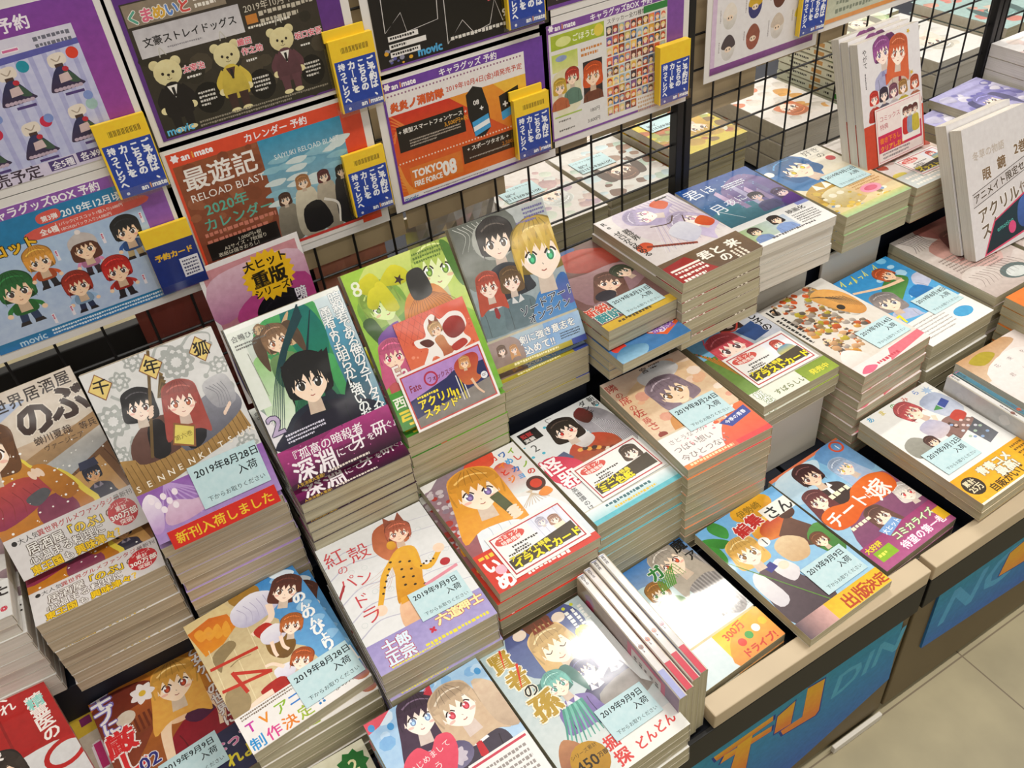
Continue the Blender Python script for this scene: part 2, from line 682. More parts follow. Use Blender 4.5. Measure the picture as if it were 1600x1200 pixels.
    # --- output
    def mesh(s, w, h_off, z):
        """verts, faces, colours for a sheet of real width w whose top edge lies at y = h_off"""
        v, f, ink = [], [], []
        k = w / 100.0
        for q, cols, lv in s.tris:
            b = len(v)
            for p in q:
                v.append(((p[0] - 50) * k, h_off - p[1] * k, z + 2e-5 + lv * s.DZ))
            a = (q[1][0] - q[0][0]) * (q[2][1] - q[0][1]) - (q[1][1] - q[0][1]) * (q[2][0] - q[0][0])
            if a < 0:
                f.append((b, b + 1, b + 2))
                ink += cols
            else:
                f.append((b, b + 2, b + 1))
                ink += [cols[0], cols[2], cols[1]]
        return v, f, ink


def _rgb(h):
    h = h.lstrip('#')
    if len(h) == 3:
        h = ''.join(c * 2 for c in h)
    return [int(h[i:i + 2], 16) for i in (0, 2, 4)]


def shade(h, k):
    return '#%02x%02x%02x' % tuple(max(0, min(255, int(c * k))) for c in _rgb(h))


def mixc(a, b, t):
    return '#%02x%02x%02x' % tuple(int(p + (q - p) * t) for p, q in zip(_rgb(a), _rgb(b)))

# ------------------------------------------------------------------ books, cards, sheets
B6 = (0.128, 0.182)
ART_GAP = 0.0006     # room for the ink layers between stacked books


def place(cx, cy, cz, yaw, tilt, t):
    """matrix of a thing of thickness t whose TOP face is centred at (cx, cy, cz), cz measured from the camera"""
    rot = Matrix.Rotation(R(yaw), 4, 'Z') @ Matrix.Rotation(R(tilt), 4, 'X')
    n = rot @ Vector((0, 0, 1))
    return Matrix.Translation(Vector((cx, cy, cz + Z0)) - n * t) @ rot


def cover_shell(w, h, t, e=0.0004, r=0.0022):
    """front board, rounded spine on the right, back board, as one bent sheet"""
    def prof(o):
        p = [(-w / 2, o)]
        rr = max(r - o, 0.0006)
        for i in range(5):
            a = -math.pi / 2 + math.pi / 2 * i / 4
            p.append((w / 2 - o - rr + rr * math.cos(a), o + rr + rr * math.sin(a)))
        for i in range(5):
            a = math.pi / 2 * i / 4
            p.append((w / 2 - o - rr + rr * math.cos(a), t - o - rr + rr * math.sin(a)))
        p.append((-w / 2, t - o))
        return p
    a, b = prof(0.0), prof(e)
    n = len(a)
    v, f = [], []
    for y in (-h / 2, h / 2):
        v += [(x, y, z) for x, z in a] + [(x, y, z) for x, z in b]
    A0, B0, A1, B1 = 0, n, 2 * n, 3 * n
    for i in range(n - 1):
        f.append((A0 + i, A0 + i + 1, A1 + i + 1, A1 + i))
        f.append((B0 + i + 1, B0 + i, B1 + i, B1 + i + 1))
        f.append((A0 + i + 1, A0 + i, B0 + i, B0 + i + 1))
        f.append((A1 + i, A1 + i + 1, B1 + i + 1, B1 + i))
    f.append((A0, A1, B1, B0))
    f.append((A0 + n - 1, B0 + n - 1, B1 + n - 1, A1 + n - 1))
    return v, f


def sheet_mesh(name, art, w, t, mats, parent=None, edge='#e8e4dc', shell=None):
    """a printed card or sheet (thickness t, printed on top) or a cover shell with its print"""
    h = art.H * w / 100
    if shell:
        v, f = shell
        v, f = list(v), list(f)
        z = max(p[2] for p in v)
        top = max(p[1] for p in v)
    else:
        mb = MB().box(-w / 2, w / 2, -h / 2, h / 2, 0, t)
        v, f, z, top = mb.v, mb.f, t, h / 2
    ink = [lin(edge)] * sum(len(q) for q in f)
    av, af, ai = art.mesh(w, top, z)
    b = len(v)
    v = v + av
    f = f + [tuple(i + b for i in q) for q in af]
    return link_mesh(name, v, f, mats, parent, None, ink + ai)


def kids(o):
    return [c for c in o.children]


def copy_tree(o, parent=None):
    c = o.copy()
    COL.objects.link(c)
    if parent:
        c.parent = parent
    for ch in list(o.children):
        copy_tree(ch, c)
    return c


class Book:
    def __init__(s, art, label, loc, yaw=0.0, tilt=0.0, size=B6, t=0.0145, band=None, band_h=0.0, edge='#cfc8ba', spine=None,
                 mat='film', pages='pages', group='display copies on top of the stacks', cat='book', bonus=None, name='comic_book'):
        w, h = size
        s.w, s.h, s.t, s.yaw, s.tilt, s.loc = w, h, t, yaw, tilt, loc
        tc = t - ART_GAP
        s.mat = place(*loc, yaw, tilt, t)
        s.root = empty(name, label, cat, group, s.mat)
        H = h / w * 100
        cover_edge = mixc(edge, '#c8bda2', .55)
        o = sheet_mesh('cover', art, w, 0, [M[mat]], s.root, cover_edge, cover_shell(w, h, tc))
        pm = MB().box(-w / 2 + .0002, w / 2 - .0010, -h / 2 + .0002, h / 2 - .0002, .00045, tc - .00045)
        pm.make('page_block', M[pages], s.root)
        if band:
            bw = w + .0003
            bh = band_h * w / 100
            v, f = cover_shell(bw, bh, tc + .0005, .00025, .0024)
            bo = sheet_mesh('paper_band', band, bw, 0, [M[mat]], s.root, '#e4e0d8', (v, f))
            bo.location = (0, -h / 2 + bh / 2 + .0002, -.00012)
        if bonus:
            bonus(s)

    def on(s, u, v, lift=0.0, rot=0.0):
        """world matrix of a point on the cover: u, v in hundredths of the width from the top-left corner"""
        return s.mat @ Matrix.Translation(Vector(((u - 50) * s.w / 100, s.h / 2 - v * s.w / 100, s.t - ART_GAP + .0006 + lift))) @ Matrix.Rotation(R(rot), 4, 'Z')

    def child_card(s, name, art, u, v, w, rot=0, label=None, lift=0.0, bend=0):
        o = sheet_mesh(name, art, w, .0003, [M['film']], s.root, '#e8e2da')
        o.matrix_parent_inverse = Matrix.Identity(4)
        o.matrix_basis = s.mat.inverted() @ s.on(u, v, lift, rot)
        if label:
            o['label'] = label
        return o


ORD = ['topmost', 'second', 'third', 'fourth', 'fifth', 'sixth', 'seventh', 'eighth', 'ninth', 'tenth', 'eleventh', 'twelfth', 'thirteenth', 'fourteenth']
rs = random.Random(11)


def stack_under(bk, n, desc, x=None, y=None, top=None, yaw=None, jit=.0013, shifts=None, group='copies lying in the stacks', first=1, word='copy'):
    """n more copies of the book, flat, below (or from height `top` down)"""
    x = bk.loc[0] if x is None else x
    y = bk.loc[1] if y is None else y
    yaw = bk.yaw if yaw is None else yaw
    z = (bk.loc[2] - bk.t if top is None else top)
    shifts = shifts or {}
    for i in range(n):
        c = copy_tree(bk.root)
        for ch in list(c.children):
            if ch.name.startswith(('bonus', 'flyer')):
                bpy.data.objects.remove(ch)
        dx, dy = shifts.get(i, (0, 0))
        c.matrix_world = place(x + rs.uniform(-jit, jit) + dx, y + rs.uniform(-jit, jit) * 1.2 + dy, z - i * (bk.t + .0002) - .0002,
                               yaw + rs.uniform(-.5, .5), 0, bk.t)
        k = i + first
        c['label'] = ('%s %s from the top under the %s' % (ORD[k], word, desc))
        c['group'] = group
    return z - n * (bk.t + .0002)


def arrival_card(bk, u, v, date, label, w=.062, rot=0.0, lift=.0004):
    a = Art(66, '#bcd6da')
    a.text(date, 6, 19, 14.6, '#141a1e', .016)
    a.text('入荷', 92, 37.5, 15, '#141a1e', .012, 'r')
    a.text('下からお取りください', 95, 58, 8.6, '#141a1e', .004, 'r')
    o = sheet_mesh('arrival_card', a, w, .0003, [M['paper']], None, '#c8dfe2')
    o.matrix_world = bk.on(u, v, lift, rot)
    return tag(o, label, 'card', 'pale blue arrival date cards on the books')


def wall_sheet(name, art, label, x0, x1, ztop, y, cat='poster', group='pre-order sheets hung on the wire grid', border=.009):
    """laminated sheet hanging on the grid, printed area from x0 to x1, top of print at ztop (from the camera)"""
    w = x1 - x0
    h = art.H * w / 100
    r = empty(name, label, cat, group, Matrix.Translation((x0 + w / 2, y, ztop + Z0 - h - border)))
    up = Matrix.Rotation(R(90), 4, 'X')
    mb = MB()
    mb.box(-w / 2 - border, w / 2 + border, 0, .0008, 0, h + 2 * border)
    mb.make('white_backing', M['lam'], r)
    p = sheet_mesh('printed_sheet', art, w, .0003, [M['gloss']], r, '#e6e2dc')
    p.matrix_parent_inverse = Matrix.Identity(4)
    p.matrix_basis = Matrix.Translation((0, -.0002, h / 2 + border)) @ up
    return r


M['lam'] = plain('laminated_white_sheet', '#dedad6', 0.25)

# ------------------------------------------------------------------ artwork of the covers
rp = random.Random(3)


def dots(a, x0, y0, x1, y1, n, cols, r0, r1, seed=1):
    g = random.Random(seed)
    for _ in range(n):
        r = g.uniform(r0, r1)
        a.ell(g.uniform(x0, x1), g.uniform(y0, y1), r, r * g.uniform(.7, 1), g.choice(cols), n=8)
    return a


def petals(a, x, y, r, n, c, ph=0.0, squash=1.0, w=.34):
    for i in range(n):
        t = 2 * math.pi * i / n + ph
        dx, dy = math.cos(t), math.sin(t) * squash
        a.blob([(x, y), (x + dx * r * .5 - dy * r * w, y + dy * r * .5 + dx * r * w), (x + dx * r, y + dy * r), (x + dx * r * .5 + dy * r * w, y + dy * r * .5 - dx * r * w)], c, n=3)
    return a


def art_izakaya():
    a = Art(107, '#cdbba8', '#b89468')
    a.fill(0, 0, 100, 44, '#cfc2b4', '#d6c9b8')
    a.poly([(8, 14), (40, 8), (60, 12), (30, 24), (8, 26)], '#a9b6d0')
    a.poly([(40, 56), (100, 40), (100, 52), (70, 60), (40, 68)], '#a6845c')
    a.poly([(40, 68), (70, 60), (100, 52), (100, 66), (60, 82), (44, 80)], '#c3bdb4', '#aeb4b8')
    a.poly([(44, 80), (60, 82), (100, 66), (100, 107), (60, 107)], '#7d5636')
    for k in range(6):
        a.line([(50 + k * 9, 84 - k * 2.6), (66 + k * 8, 107)], .8, '#5e3e26')
    a.poly([(56, 98), (66, 82), (90, 74), (98, 107), (56, 107)], '#c99a5e')
    a.head(79, 86, 6.6, '#2a2c3e', '#333', '#d9a878', 'short')
    a.poly([(71.5, 80.5), (86.5, 80.5), (85.5, 74), (73, 74)], '#363a54')
    a.torso(79, 86, 7, '#484658', '#3a3848', '#8a8290', None, long=3.2)
    a.blob([(-12, 50), (20, 40), (38, 52), (44, 62), (60, 72), (70, 92), (70, 112), (-10, 112)], '#e8d24e')
    a.blob([(-12, 52), (19, 42), (36, 53), (42, 63), (58, 73), (66, 94), (66, 112), (-10, 112)], '#c98a34', '#b9701e')
    a.blob([(2, 74), (24, 66), (42, 70), (50, 82), (30, 94), (0, 98)], '#b8493c', '#8d3050')
    for k in range(5):
        a.curve([(6 + k * 8, 74), (10 + k * 8, 84), (6 + k * 9, 96)], .7, '#8a3436', .3)
    a.blob([(32, 94), (50, 88), (60, 100), (56, 112), (34, 112)], '#7d3650', '#8a4258')
    a.blob([(28, 84), (42, 80), (46, 86), (34, 92)], '#56565a')
    a.blob([(42, 62), (54, 66), (66, 90), (54, 96), (46, 80)], '#c4812c', '#a8661c')
    a.head(20, 38, 19, '#6a4426', '#6a4a30', '#f3dcc4', 'bob', 14)
    for p in ((40, 68), (43, 67), (46, 68)):
        a.ell(p[0], p[1], 2, 4.4, '#f0d4bc', rot=-20)
    dots(a, 2, 44, 96, 106, 50, ['#f4efe8', '#fffdf8'], .4, 1.1, 4)
    for i, ch in enumerate('異世界居酒屋'):
        a.text(ch, 24 + i * 12.2, 15.6 - i * .9, 11.6, '#2e211b', .02)
    a.text('の', 45, 39, 30, '#3a2720', .045, out='#e2d8ca', ow=.03, sx=1.0)
    a.text('ぶ', 72, 36, 30, '#3a2720', .045, out='#e2d8ca', ow=.03, sx=1.0)
    a.text('蝉川夏哉', 52, 48, 7.2, '#4b3a30', .012)
    a.text('ヴァージニア', 56, 55, 5.2, '#4b3a30', .0)
    a.text('等兵', 86, 50, 6.6, '#4b3a30', .012)
    return a


def band_izakaya():
    a = Art(35, '#d9d4d2')
    a.text('●大人気', 4, 7, 5.4, '#2b2624', .01)
    a.text('異世界グルメファンタジー', 24, 7, 5.4, '#b02a2a', .012)
    a.text('最新刊', 84, 6.6, 5, '#2b2624', .01)
    a.text('居酒屋', 12, 17.5, 9.6, '#ece8e2', .02, out='#4a3420', ow=.055)
    a.text('「のぶ」', 39, 17.5, 9.4, '#f0cc28', .03, out='#4a3420', ow=.055)
    a.text('の', 73, 17, 9, '#6a4c30', .02)
    a.text('心温まる料理に', 10, 25.8, 8.4, '#ece8e2', .02, out='#4a3420', ow=.055)
    a.text('東王国', 8, 34, 8, '#f0c61c', .04, out='#5a3c14', ow=.045)
    a.text('も', 33, 34, 7.6, '#ece8e2', .02, out='#4a3420', ow=.05)
    a.text('興味津々', 42, 34, 8, '#f0c61c', .04, out='#5a3c14', ow=.045)
    a.text('？', 74, 34, 8, '#f0c61c', .04)
    a.ell(86, 18, 11.5, 11.5, '#c4242c')
    a.text('シリーズ', 86, 12, 4, '#f8e8e0', .01, 'c')
    a.text('累計', 86, 16, 4.6, '#f8e8e0', .02, 'c')
    a.text('300万部', 86, 22.2, 6.2, '#fff6ee', .03, 'c', out='#8a1418', ow=.03)
    a.text('突破!', 86, 27.6, 5, '#f8e8e0', .02, 'c')
    return a


def art_fox():
    a = Art(100, '#d9d8d6', '#d2d1cf')
    for x, y, r, k in ((66, 16, 14, 11), (8, 40, 13, 10), (24, 14, 8, 7), (38, 4, 8, 7), (94, 30, 8, 7), (90, 96, 9, 8), (2, 66, 8, 7)):
        petals(a, x, y, r, k, '#a6a9a5', .2)
        petals(a, x, y, r * .72, k, '#d9d8d6', .2)
        petals(a, x, y, r * .6, k, '#a6a9a5', .5)
        petals(a, x, y, r * .3, k, '#d9d8d6', .2)
    for pts in ([(52, 6), (58, 0), (66, 3), (62, 8)], [(74, 6), (84, 0), (96, 4), (94, 12)], [(14, 22), (20, 30), (14, 36)], [(6, 50), (2, 58), (8, 66), (14, 60)], [(92, 40), (98, 48), (94, 56)], [(82, 22), (88, 28), (82, 34)], [(16, 56), (8, 70), (12, 78)]):
        a.curve(pts, 2.2, '#aaada9', .7)
        a.ell(pts[-1][0], pts[-1][1], 2, 2, '#aaada9')
    a.blob([(10, 84), (12, 62), (30, 50), (48, 52), (54, 74), (34, 90)], '#6a4a40', '#5a3c34')
    a.poly([(0, 70), (18, 76), (44, 76), (94, 62), (98, 84), (60, 92), (8, 104), (0, 100)], '#b08a50', '#8d6a38')
    for i in range(24):
        a.line([(2 + i * 4, 72 + (6 if 3 < i < 12 else 4) - i * .42), (4 + i * 4, 98 - i * .5)], .5, '#6d5028')
    a.blob([(12, 78), (14, 60), (30, 50), (46, 54), (50, 74), (34, 80)], '#6a4a40', '#5a3c34')
    a.blob([(26, 58), (34, 50), (40, 56), (36, 78), (24, 78)], '#1d191a')
    a.head(29, 36, 11.5, '#1d1a1c', '#4a2a24', '#f1dccb', 'bob', 10, hi='#5a565a')
    for i in range(8):
        a.poly([(43, 36), (52 - i * .5, 18 + i * 2.6), (54, 20.4 + i * 2.8)], '#5b4a30' if i % 2 else '#7a6238')
    a.blob([(46, 82), (46, 60), (58, 54), (84, 46), (97, 54), (96, 68), (70, 80)], '#8b8b95', '#5a5a66')
    a.blob([(46, 56), (60, 58), (68, 58), (64, 78), (50, 82)], '#1c1a1e')
    a.head(58, 44, 13, '#a2483f', '#8a4a30', '#f1d8c6', 'long', 10, hi='#c4695c')
    a.blob([(76, 40), (92, 36), (97, 44), (95, 60), (80, 60)], '#c3c2c4', '#8f8e96')
    for i in range(5):
        a.curve([(78 + i * 3, 42), (84 + i * 2, 50), (82 + i * 2.4, 60)], .5, '#77767e', .2)
    for i in range(4):
        a.ell(84 + i * 1.8, 66 - i * 1.6, 1.3, 2.2, '#eacdb8', rot=30)
    a.line([(51, 0), (22, 77)], 2.2, '#6a5330')
    for i in range(4):
        a.ell(36 - i * .8, 41 + i * 2, 2.4, 1.2, '#eed2be', rot=-20)
    for x, y, t in ((10, 13, '千'), (48, 12, '年'), (86, 13, '狐')):
        a.poly([(x, y - 10.6), (x + 9, y), (x, y + 10.6), (x - 9, y)], '#8c5a36')
        a.poly([(x, y - 9.6), (x + 8.1, y), (x, y + 9.6), (x - 8.1, y)], '#e2c878')
        a.text(t, x, y + 4.4, 12, '#1b1512', .02, 'c', rot=8)
    a.poly([(46, 58), (60, 66), (54, 82), (39, 74)], '#8c5a36')
    a.poly([(46.6, 60), (58.4, 66.8), (53, 80), (40.6, 73)], '#dccb62')
    a.text('第六巻', 49, 72, 4.6, '#7b6a2a', .0, 'c')
    for i, ch in enumerate('SENNENKITSUNE'):
        a.text(ch, 2 + i * 8.4, 98 - i * .9, 7, '#efe6d6', .012)
    return a


def band_fox():
    a = Art(42.2, '#8e5aa8', '#a98cc4')
    for i in range(9):
        a.line([(22, -2), (6 + i * 8, 32)], 1.2, '#b694cc')
    a.blob([(12, 24), (22, 14), (40, 20), (58, 10), (74, 14), (60, 24), (34, 32), (14, 32)], '#dcc2d4', '#c79ebc')
    a.blob([(0, 10), (8, 2), (14, 12), (8, 32), (0, 32)], '#f0e6ee', '#b48cc4')
    for i in range(7):
        a.ell(8 + i * 3, 8 + (i % 3) * 5, 2.2, 2.8, '#efe2ea')
    a.text('妖', 92, 10, 7, '#c23a5a', .02, 'c')
    return a


def art_assassin():
    a = Art(108, '#dfe6dc', '#36604c')
    a.blob([(24, 8), (60, 0), (78, 10), (80, 60), (70, 100), (20, 104), (12, 60), (18, 30)], '#4aa45c', '#1c5a48')
    a.blob([(46, 4), (66, 2), (76, 30), (66, 56), (48, 40)], '#0f6a66', '#157a5c')
    a.blob([(8, 40), (22, 30), (32, 60), (22, 92), (6, 90)], '#8cc074', '#e2ecd8')
    a.blob([(66, 50), (80, 60), (84, 96), (70, 104)], '#4aa85c', '#2c7c4c')
    a.fill(76, 0, 100, 108, '#d8e6ea', '#4a88a0')
    a.blob([(76, 30), (90, 26), (98, 60), (88, 100), (76, 90)], '#5aa2c0', '#1c3a4a')
    a.fill(0, 0, 100, 4, '#eceee8')
    a.fill(0, 4, 12, 70, '#dfe4da')
    a.blob([(0, 70), (8, 84), (12, 108), (0, 108)], '#e4e0e4')
    for k in range(16):
        a.blob([(22 + (k * 7) % 26, 8 + (k * 5) % 18), (28 + (k * 7) % 26, 5 + (k * 5) % 18), (32 + (k * 7) % 24, 14 + (k * 5) % 20), (24 + (k * 7) % 24, 16 + (k * 5) % 20)], ('#8c6c4c', '#a8845c', '#6c5038', '#c8a880')[k % 4])
    a.head(36, 22, 11, '#8c6a4c', '#7a4a30', '#ecd0b4', 'twin', -6, hi='#c0987a')
    a.blob([(24, 38), (34, 34), (46, 38), (44, 58), (26, 60)], '#6f8f5a', '#3d6a40')
    for k in range(7):
        a.curve([(62, 2 + k * 1.6), (30 + k, 40), (6 + k, 84 + 2 * k)], 1.5, '#0f3a40', .3)
        a.curve([(70, 10), (48, 54), (16 + 3 * k, 98)], .8, '#0d2c34', .2)
    a.blob([(4, 108), (16, 92), (30, 82), (56, 80), (76, 90), (92, 108)], '#14202e', '#1c1830')
    a.blob([(54, 92), (58, 70), (66, 92)], '#101c2a')
    a.blob([(66, 96), (78, 74), (80, 98)], '#101c2a')
    a.torso(48, 66, 15, '#15202c', '#171426', '#0e1620', None, wide=1.3, long=3.3)
    a.head(47, 62, 19, '#161413', '#2a2620', '#f0d6be', 'short', 6, hi='#4c4640', blush=False)
    for k in range(9):
        x = 30 + k * 4.4
        a.poly([(x, 44 + (k % 3)), (x + 6, 43), (x + 1 + (k % 2) * 3, 62 + (k * 5) % 9)], '#131110')
    a.text('合鴨ひろゆき', 3, 12, 5.6, '#4a4a48', .0)
    a.dashes(4, 15, 26, 2, 1.6, '#6a6a66')
    a.line([(11, 24), (13, 62)], .5, '#8a8a80')
    a.vtext('暗殺者である俺のステータスが', 93, 3, 10.8, '#f2f4f4', .02, out='#2a5060', ow=.02, pitch=.72)
    a.vtext('勇者よりも明らかに強いのだが', 81, 12, 10.6, '#f2f4f4', .02, out='#1c4444', ow=.02, pitch=.72)
    a.text('2', 2, 94, 23, '#b8a6c6', .02, sx=1.1, out='#2e2a44', ow=.03)
    a.dashes(12, 97, 34, 3, 1.9, '#d6d2e2', seed=5)
    a.fill(0, 0, .9, 108, '#16181a')
    a.fill(99.1, 0, 100, 108, '#16181a')
    return a


def band_assassin():
    a = Art(34.2, '#8e2a66', '#2c1024')
    a.blob([(-4, 0), (30, 6), (60, -2), (104, 2), (100, 20), (40, 16), (0, 30)], '#b23a80', '#5a1848')
    dots(a, 0, 0, 100, 30, 26, ['#d668a8', '#7a2a60'], .3, .9, 9)
    a.text('『孤高の暗殺者', 6, 12, 9.6, '#f6eef2', .012)
    a.text('深淵', 6, 29, 19, '#f6eef2', .025)
    a.text('にて', 44, 24, 8, '#f6eef2', .012)
    a.text('牙', 58, 24, 14, '#f6eef2', .02)
    a.text('を', 73, 22, 7, '#f6eef2', .012)
    a.text('研', 79, 21, 13, '#f6eef2', .02)
    a.text('ぐ』', 91, 19, 7, '#f6eef2', .012)
    a.text('人気沸騰大重版!', 4, 33.4, 3.4, '#e0b83c', .01)
    a.dashes(32, 30.6, 62, 1, 2.6, '#e8dcd0', seed=8)
    return a


def art_green():
    a = Art(142.2, '#a4ca48', '#6fae34')
    a.blob([(14, 8), (50, -6), (96, 6), (98, 40), (60, 56), (10, 50)], '#d6e07c', '#9cc04a')
    a.head(82, 20, 21, '#b9d060', '#6a8a3a', '#dfe8b0', 'long', 8, hi='#e2ec9c')
    a.blob([(92, 2), (101, 10), (101, 44), (95, 36)], '#4f7a30')
    a.blob([(2, 36), (10, 22), (30, 16), (44, 26), (46, 50), (34, 62), (12, 58)], '#86b048', '#5d8a38')
    a.head(24, 33, 16, '#8fae4a', '#5c7a34', '#cfe09c', 'bob', -14, hi='#c8dc80')
    for p in ([(8, 14), (24, 6), (30, 18), (18, 24)], [(28, 18), (44, 6), (56, 16), (50, 24), (36, 22)], [(24, 18), (32, 18), (38, 42), (26, 40)], [(18, 20), (28, 20), (20, 36), (12, 32)]):
        a.blob(p, '#dcd430', '#b8b820')
    a.blob([(2, 46), (12, 42), (18, 60), (26, 84), (14, 74)], '#3c5a2a')
    a.blob([(44, 40), (56, 32), (74, 34), (84, 50), (90, 78), (44, 78), (38, 58)], '#d78a3c', '#b86828')
    for i in range(16):
        a.curve([(58 + i * .4, 36), (42 + i * 3.0, 52), (40 + i * 3.4, 74)], .5, '#8a4c20', .3)
    a.blob([(52, 22), (58, 16), (68, 18), (71, 38), (62, 43), (52, 40)], '#3a3836', '#26241f')
    a.star(46, 20, 2, 5, 5, '#3b2a22')
    a.blob([(10, 60), (32, 52), (26, 68), (34, 76), (12, 78)], '#7a4a9c', '#5c3a84')
    a.blob([(4, 76), (24, 70), (36, 84), (36, 142), (8, 142)], '#b8486a', '#c86a3c')
    a.head(17, 78, 12, '#c85a80', '#a03050', '#f2d4bc', 'long', 8)
    a.fill(0, 108, 30, 142.2, '#4c9a3a', '#3c842c')
    a.text('8', 4, 21, 18, '#eaf0d6', .012)
    a.text('Fa', 10, 101, 20, '#f4ece6', .012, sx=.8, out='#a02838', ow=.02)
    a.text('西', 1, 122, 11, '#f0f0e0', .03)
    a.text('弓', 1, 138, 15, '#e8d028', .05)
    a.dashes(64, 4, 30, 3, 2.2, '#5e7a34', seed=3)
    return a


def art_flyer_top():
    a = Art(84, '#d8543a', '#e0764e')
    for i in range(8):
        a.line([(-10 + i * 9, 0), (10 + i * 9, 30)], .5, '#b03a28')
        a.line([(60 - i * 9, 0), (40 - i * 9, 30)], .5, '#b03a28')
    dots(a, 0, 30, 100, 84, 30, ['#ee9070', '#c8462e'], .8, 2.6, 5)
    w = '#f2ebe6'
    a.blob([(38, 14), (52, 6), (60, 16), (76, 12), (90, 18), (92, 34), (84, 44), (90, 56), (74, 64), (56, 80), (44, 78), (42, 62), (34, 58), (24, 70), (18, 64), (32, 46), (20, 40), (18, 30), (34, 30)], w)
    a.blob([(24, 34), (36, 34), (42, 42), (32, 44)], '#5a2a22')
    a.blob([(60, 26), (74, 18), (88, 24), (88, 40), (72, 46), (62, 40)], '#a8322a', '#7c241e')
    a.head(50, 26, 9, '#d3a878', '#8a5a3a', '#f0d2b8', 'short', -10)
    a.poly([(44, 18), (46, 10), (50, 16)], '#8c4a34')
    a.poly([(52, 16), (56, 9), (58, 18)], '#8c4a34')
    a.blob([(44, 38), (56, 36), (60, 52), (70, 58), (60, 62), (52, 74), (46, 70), (48, 56)], '#c98a5a', '#a8432c')
    a.blob([(62, 54), (80, 50), (84, 58), (66, 62)], '#b23a30')
    return a


def art_flyer():
    a = Art(64, '#f0e9e6')
    a.fill(2.5, 2.5, 97.5, 61.5, '#c0392f')
    a.fill(4, 4, 96, 60, '#b58ac8', '#a878c0')
    a.poly([(4, 30), (50, 22), (60, 18), (96, 20), (96, 60), (4, 60)], '#25285a')
    a.poly([(4, 50), (96, 40), (96, 60), (4, 60)], '#8b837c', '#7c746c')
    a.text('Fate', 8, 22, 11, '#8c2438', .02, sx=.7)
    a.ring(34, 16, 8, 8, 2, '#b02a48')
    a.text('フォックステイル!', 30, 19, 6.4, '#7a1c34', .02, sx=.8)
    a.text('アクリル', 10, 42, 11, '#f1dc2c', .04, out='#1a1a3a', ow=.04)
    a.text('スタンド', 12, 53, 10.4, '#f1dc2c', .04, out='#1a1a3a', ow=.04)
    a.text('!!', 50, 48, 15, '#f1dc2c', .04, out='#1a1a3a', ow=.04)
    a.dashes(12, 29, 40, 1, 3, '#f1dc2c', seed=4)
    for k, c in enumerate(('#e8e4e0', '#e6d23a', '#e8e4e0')):
        a.fill(60 + k * 3, 24, 61 + k * 3, 52, c)
    a.blob([(62, 16), (72, 8), (88, 8), (92, 16), (84, 30), (88, 36), (78, 40), (66, 36)], '#b2342a', '#c86c3c')
    a.head(75, 15, 6, '#d8985a', '#7a3a2a', '#f0cfae', 'bob', 10)
    a.curve([(76, 34), (79, 46), (84, 54)], 3, '#e6c2a2', 2)
    a.ell(91, 36, 4, 4, '#e8e8ec')
    a.dashes(88.5, 34.5, 5, 2, 1, '#4a4a6a')
    return a


def art_blond():
    a = Art(112, '#b4b8b6', '#8fa0a8')
    a.blob([(0, 0), (60, 0), (62, 40), (30, 66), (0, 56)], '#5d6058', '#8b8e86')
    for k in range(9):
        a.curve([(4 + k * 5, 2), (14 + k * 4, 12), (6 + k * 6, 26)], .5, '#d8dad2', .2)
    a.ell(40, 22, 22, 20, '#a8aaa2')
    a.head(42, 24, 18, '#3a332e', '#4a3e34', '#eed8c6', 'short', 4, hi='#6a6058', blush=False)
    a.torso(40, 28, 16, '#2b2a30', '#34363c', None, None, long=3.2)
    a.torso(20, 64, 12.5, '#8d9a9e', '#6d8288', '#d8d8d8', '#9a3838', long=3.6)
    a.torso(44, 66, 12, '#7f8e92', '#64777e', '#d8d8d8', None, long=3.6)
    a.head(20, 62, 11.5, '#b8523e', '#7a4030', '#f2dccc', 'long', 4)
    a.head(44, 64, 11, '#6d5438', '#5a4030', '#f2dccc', 'bob', 6)
    a.blob([(56, 112), (62, 90), (74, 82), (98, 82), (104, 112)], '#3c78b8', '#5d92c8')
    a.blob([(86, 82), (98, 74), (106, 100), (92, 104)], '#3468a8', '#6c62a0')
    a.head(81, 47, 27, '#d4b048', '#3c8a62', '#f3dfcd', 'short', 5, hi='#efd684', blush=False)
    for k in range(10):
        x = 58 + k * 4.8
        a.poly([(x, 24 + abs(k - 5)), (x + 7, 23), (x + 2 + (k % 2) * 3, 40 + (k * 7) % 9)], ('#d4b048', '#c8a23c', '#dcbc5c')[k % 3])
    a.dashes(76, 4, 22, 4, 2.4, '#6a6498', seed=12)
    a.dashes(66, 15, 30, 1, 2, '#8078a4', seed=13)
    a.text('ソードアート', 42, 101, 10.4, '#1d2a44', .02, out='#e6eaea', ow=.035, rot=-6, skew=.12)
    a.text('オンライン', 48, 110, 9.6, '#1d2a44', .02, out='#e6eaea', ow=.035, rot=-5, skew=.12)
    a.fill(0, 0, 1.6, 112, '#6a6a5c')
    return a


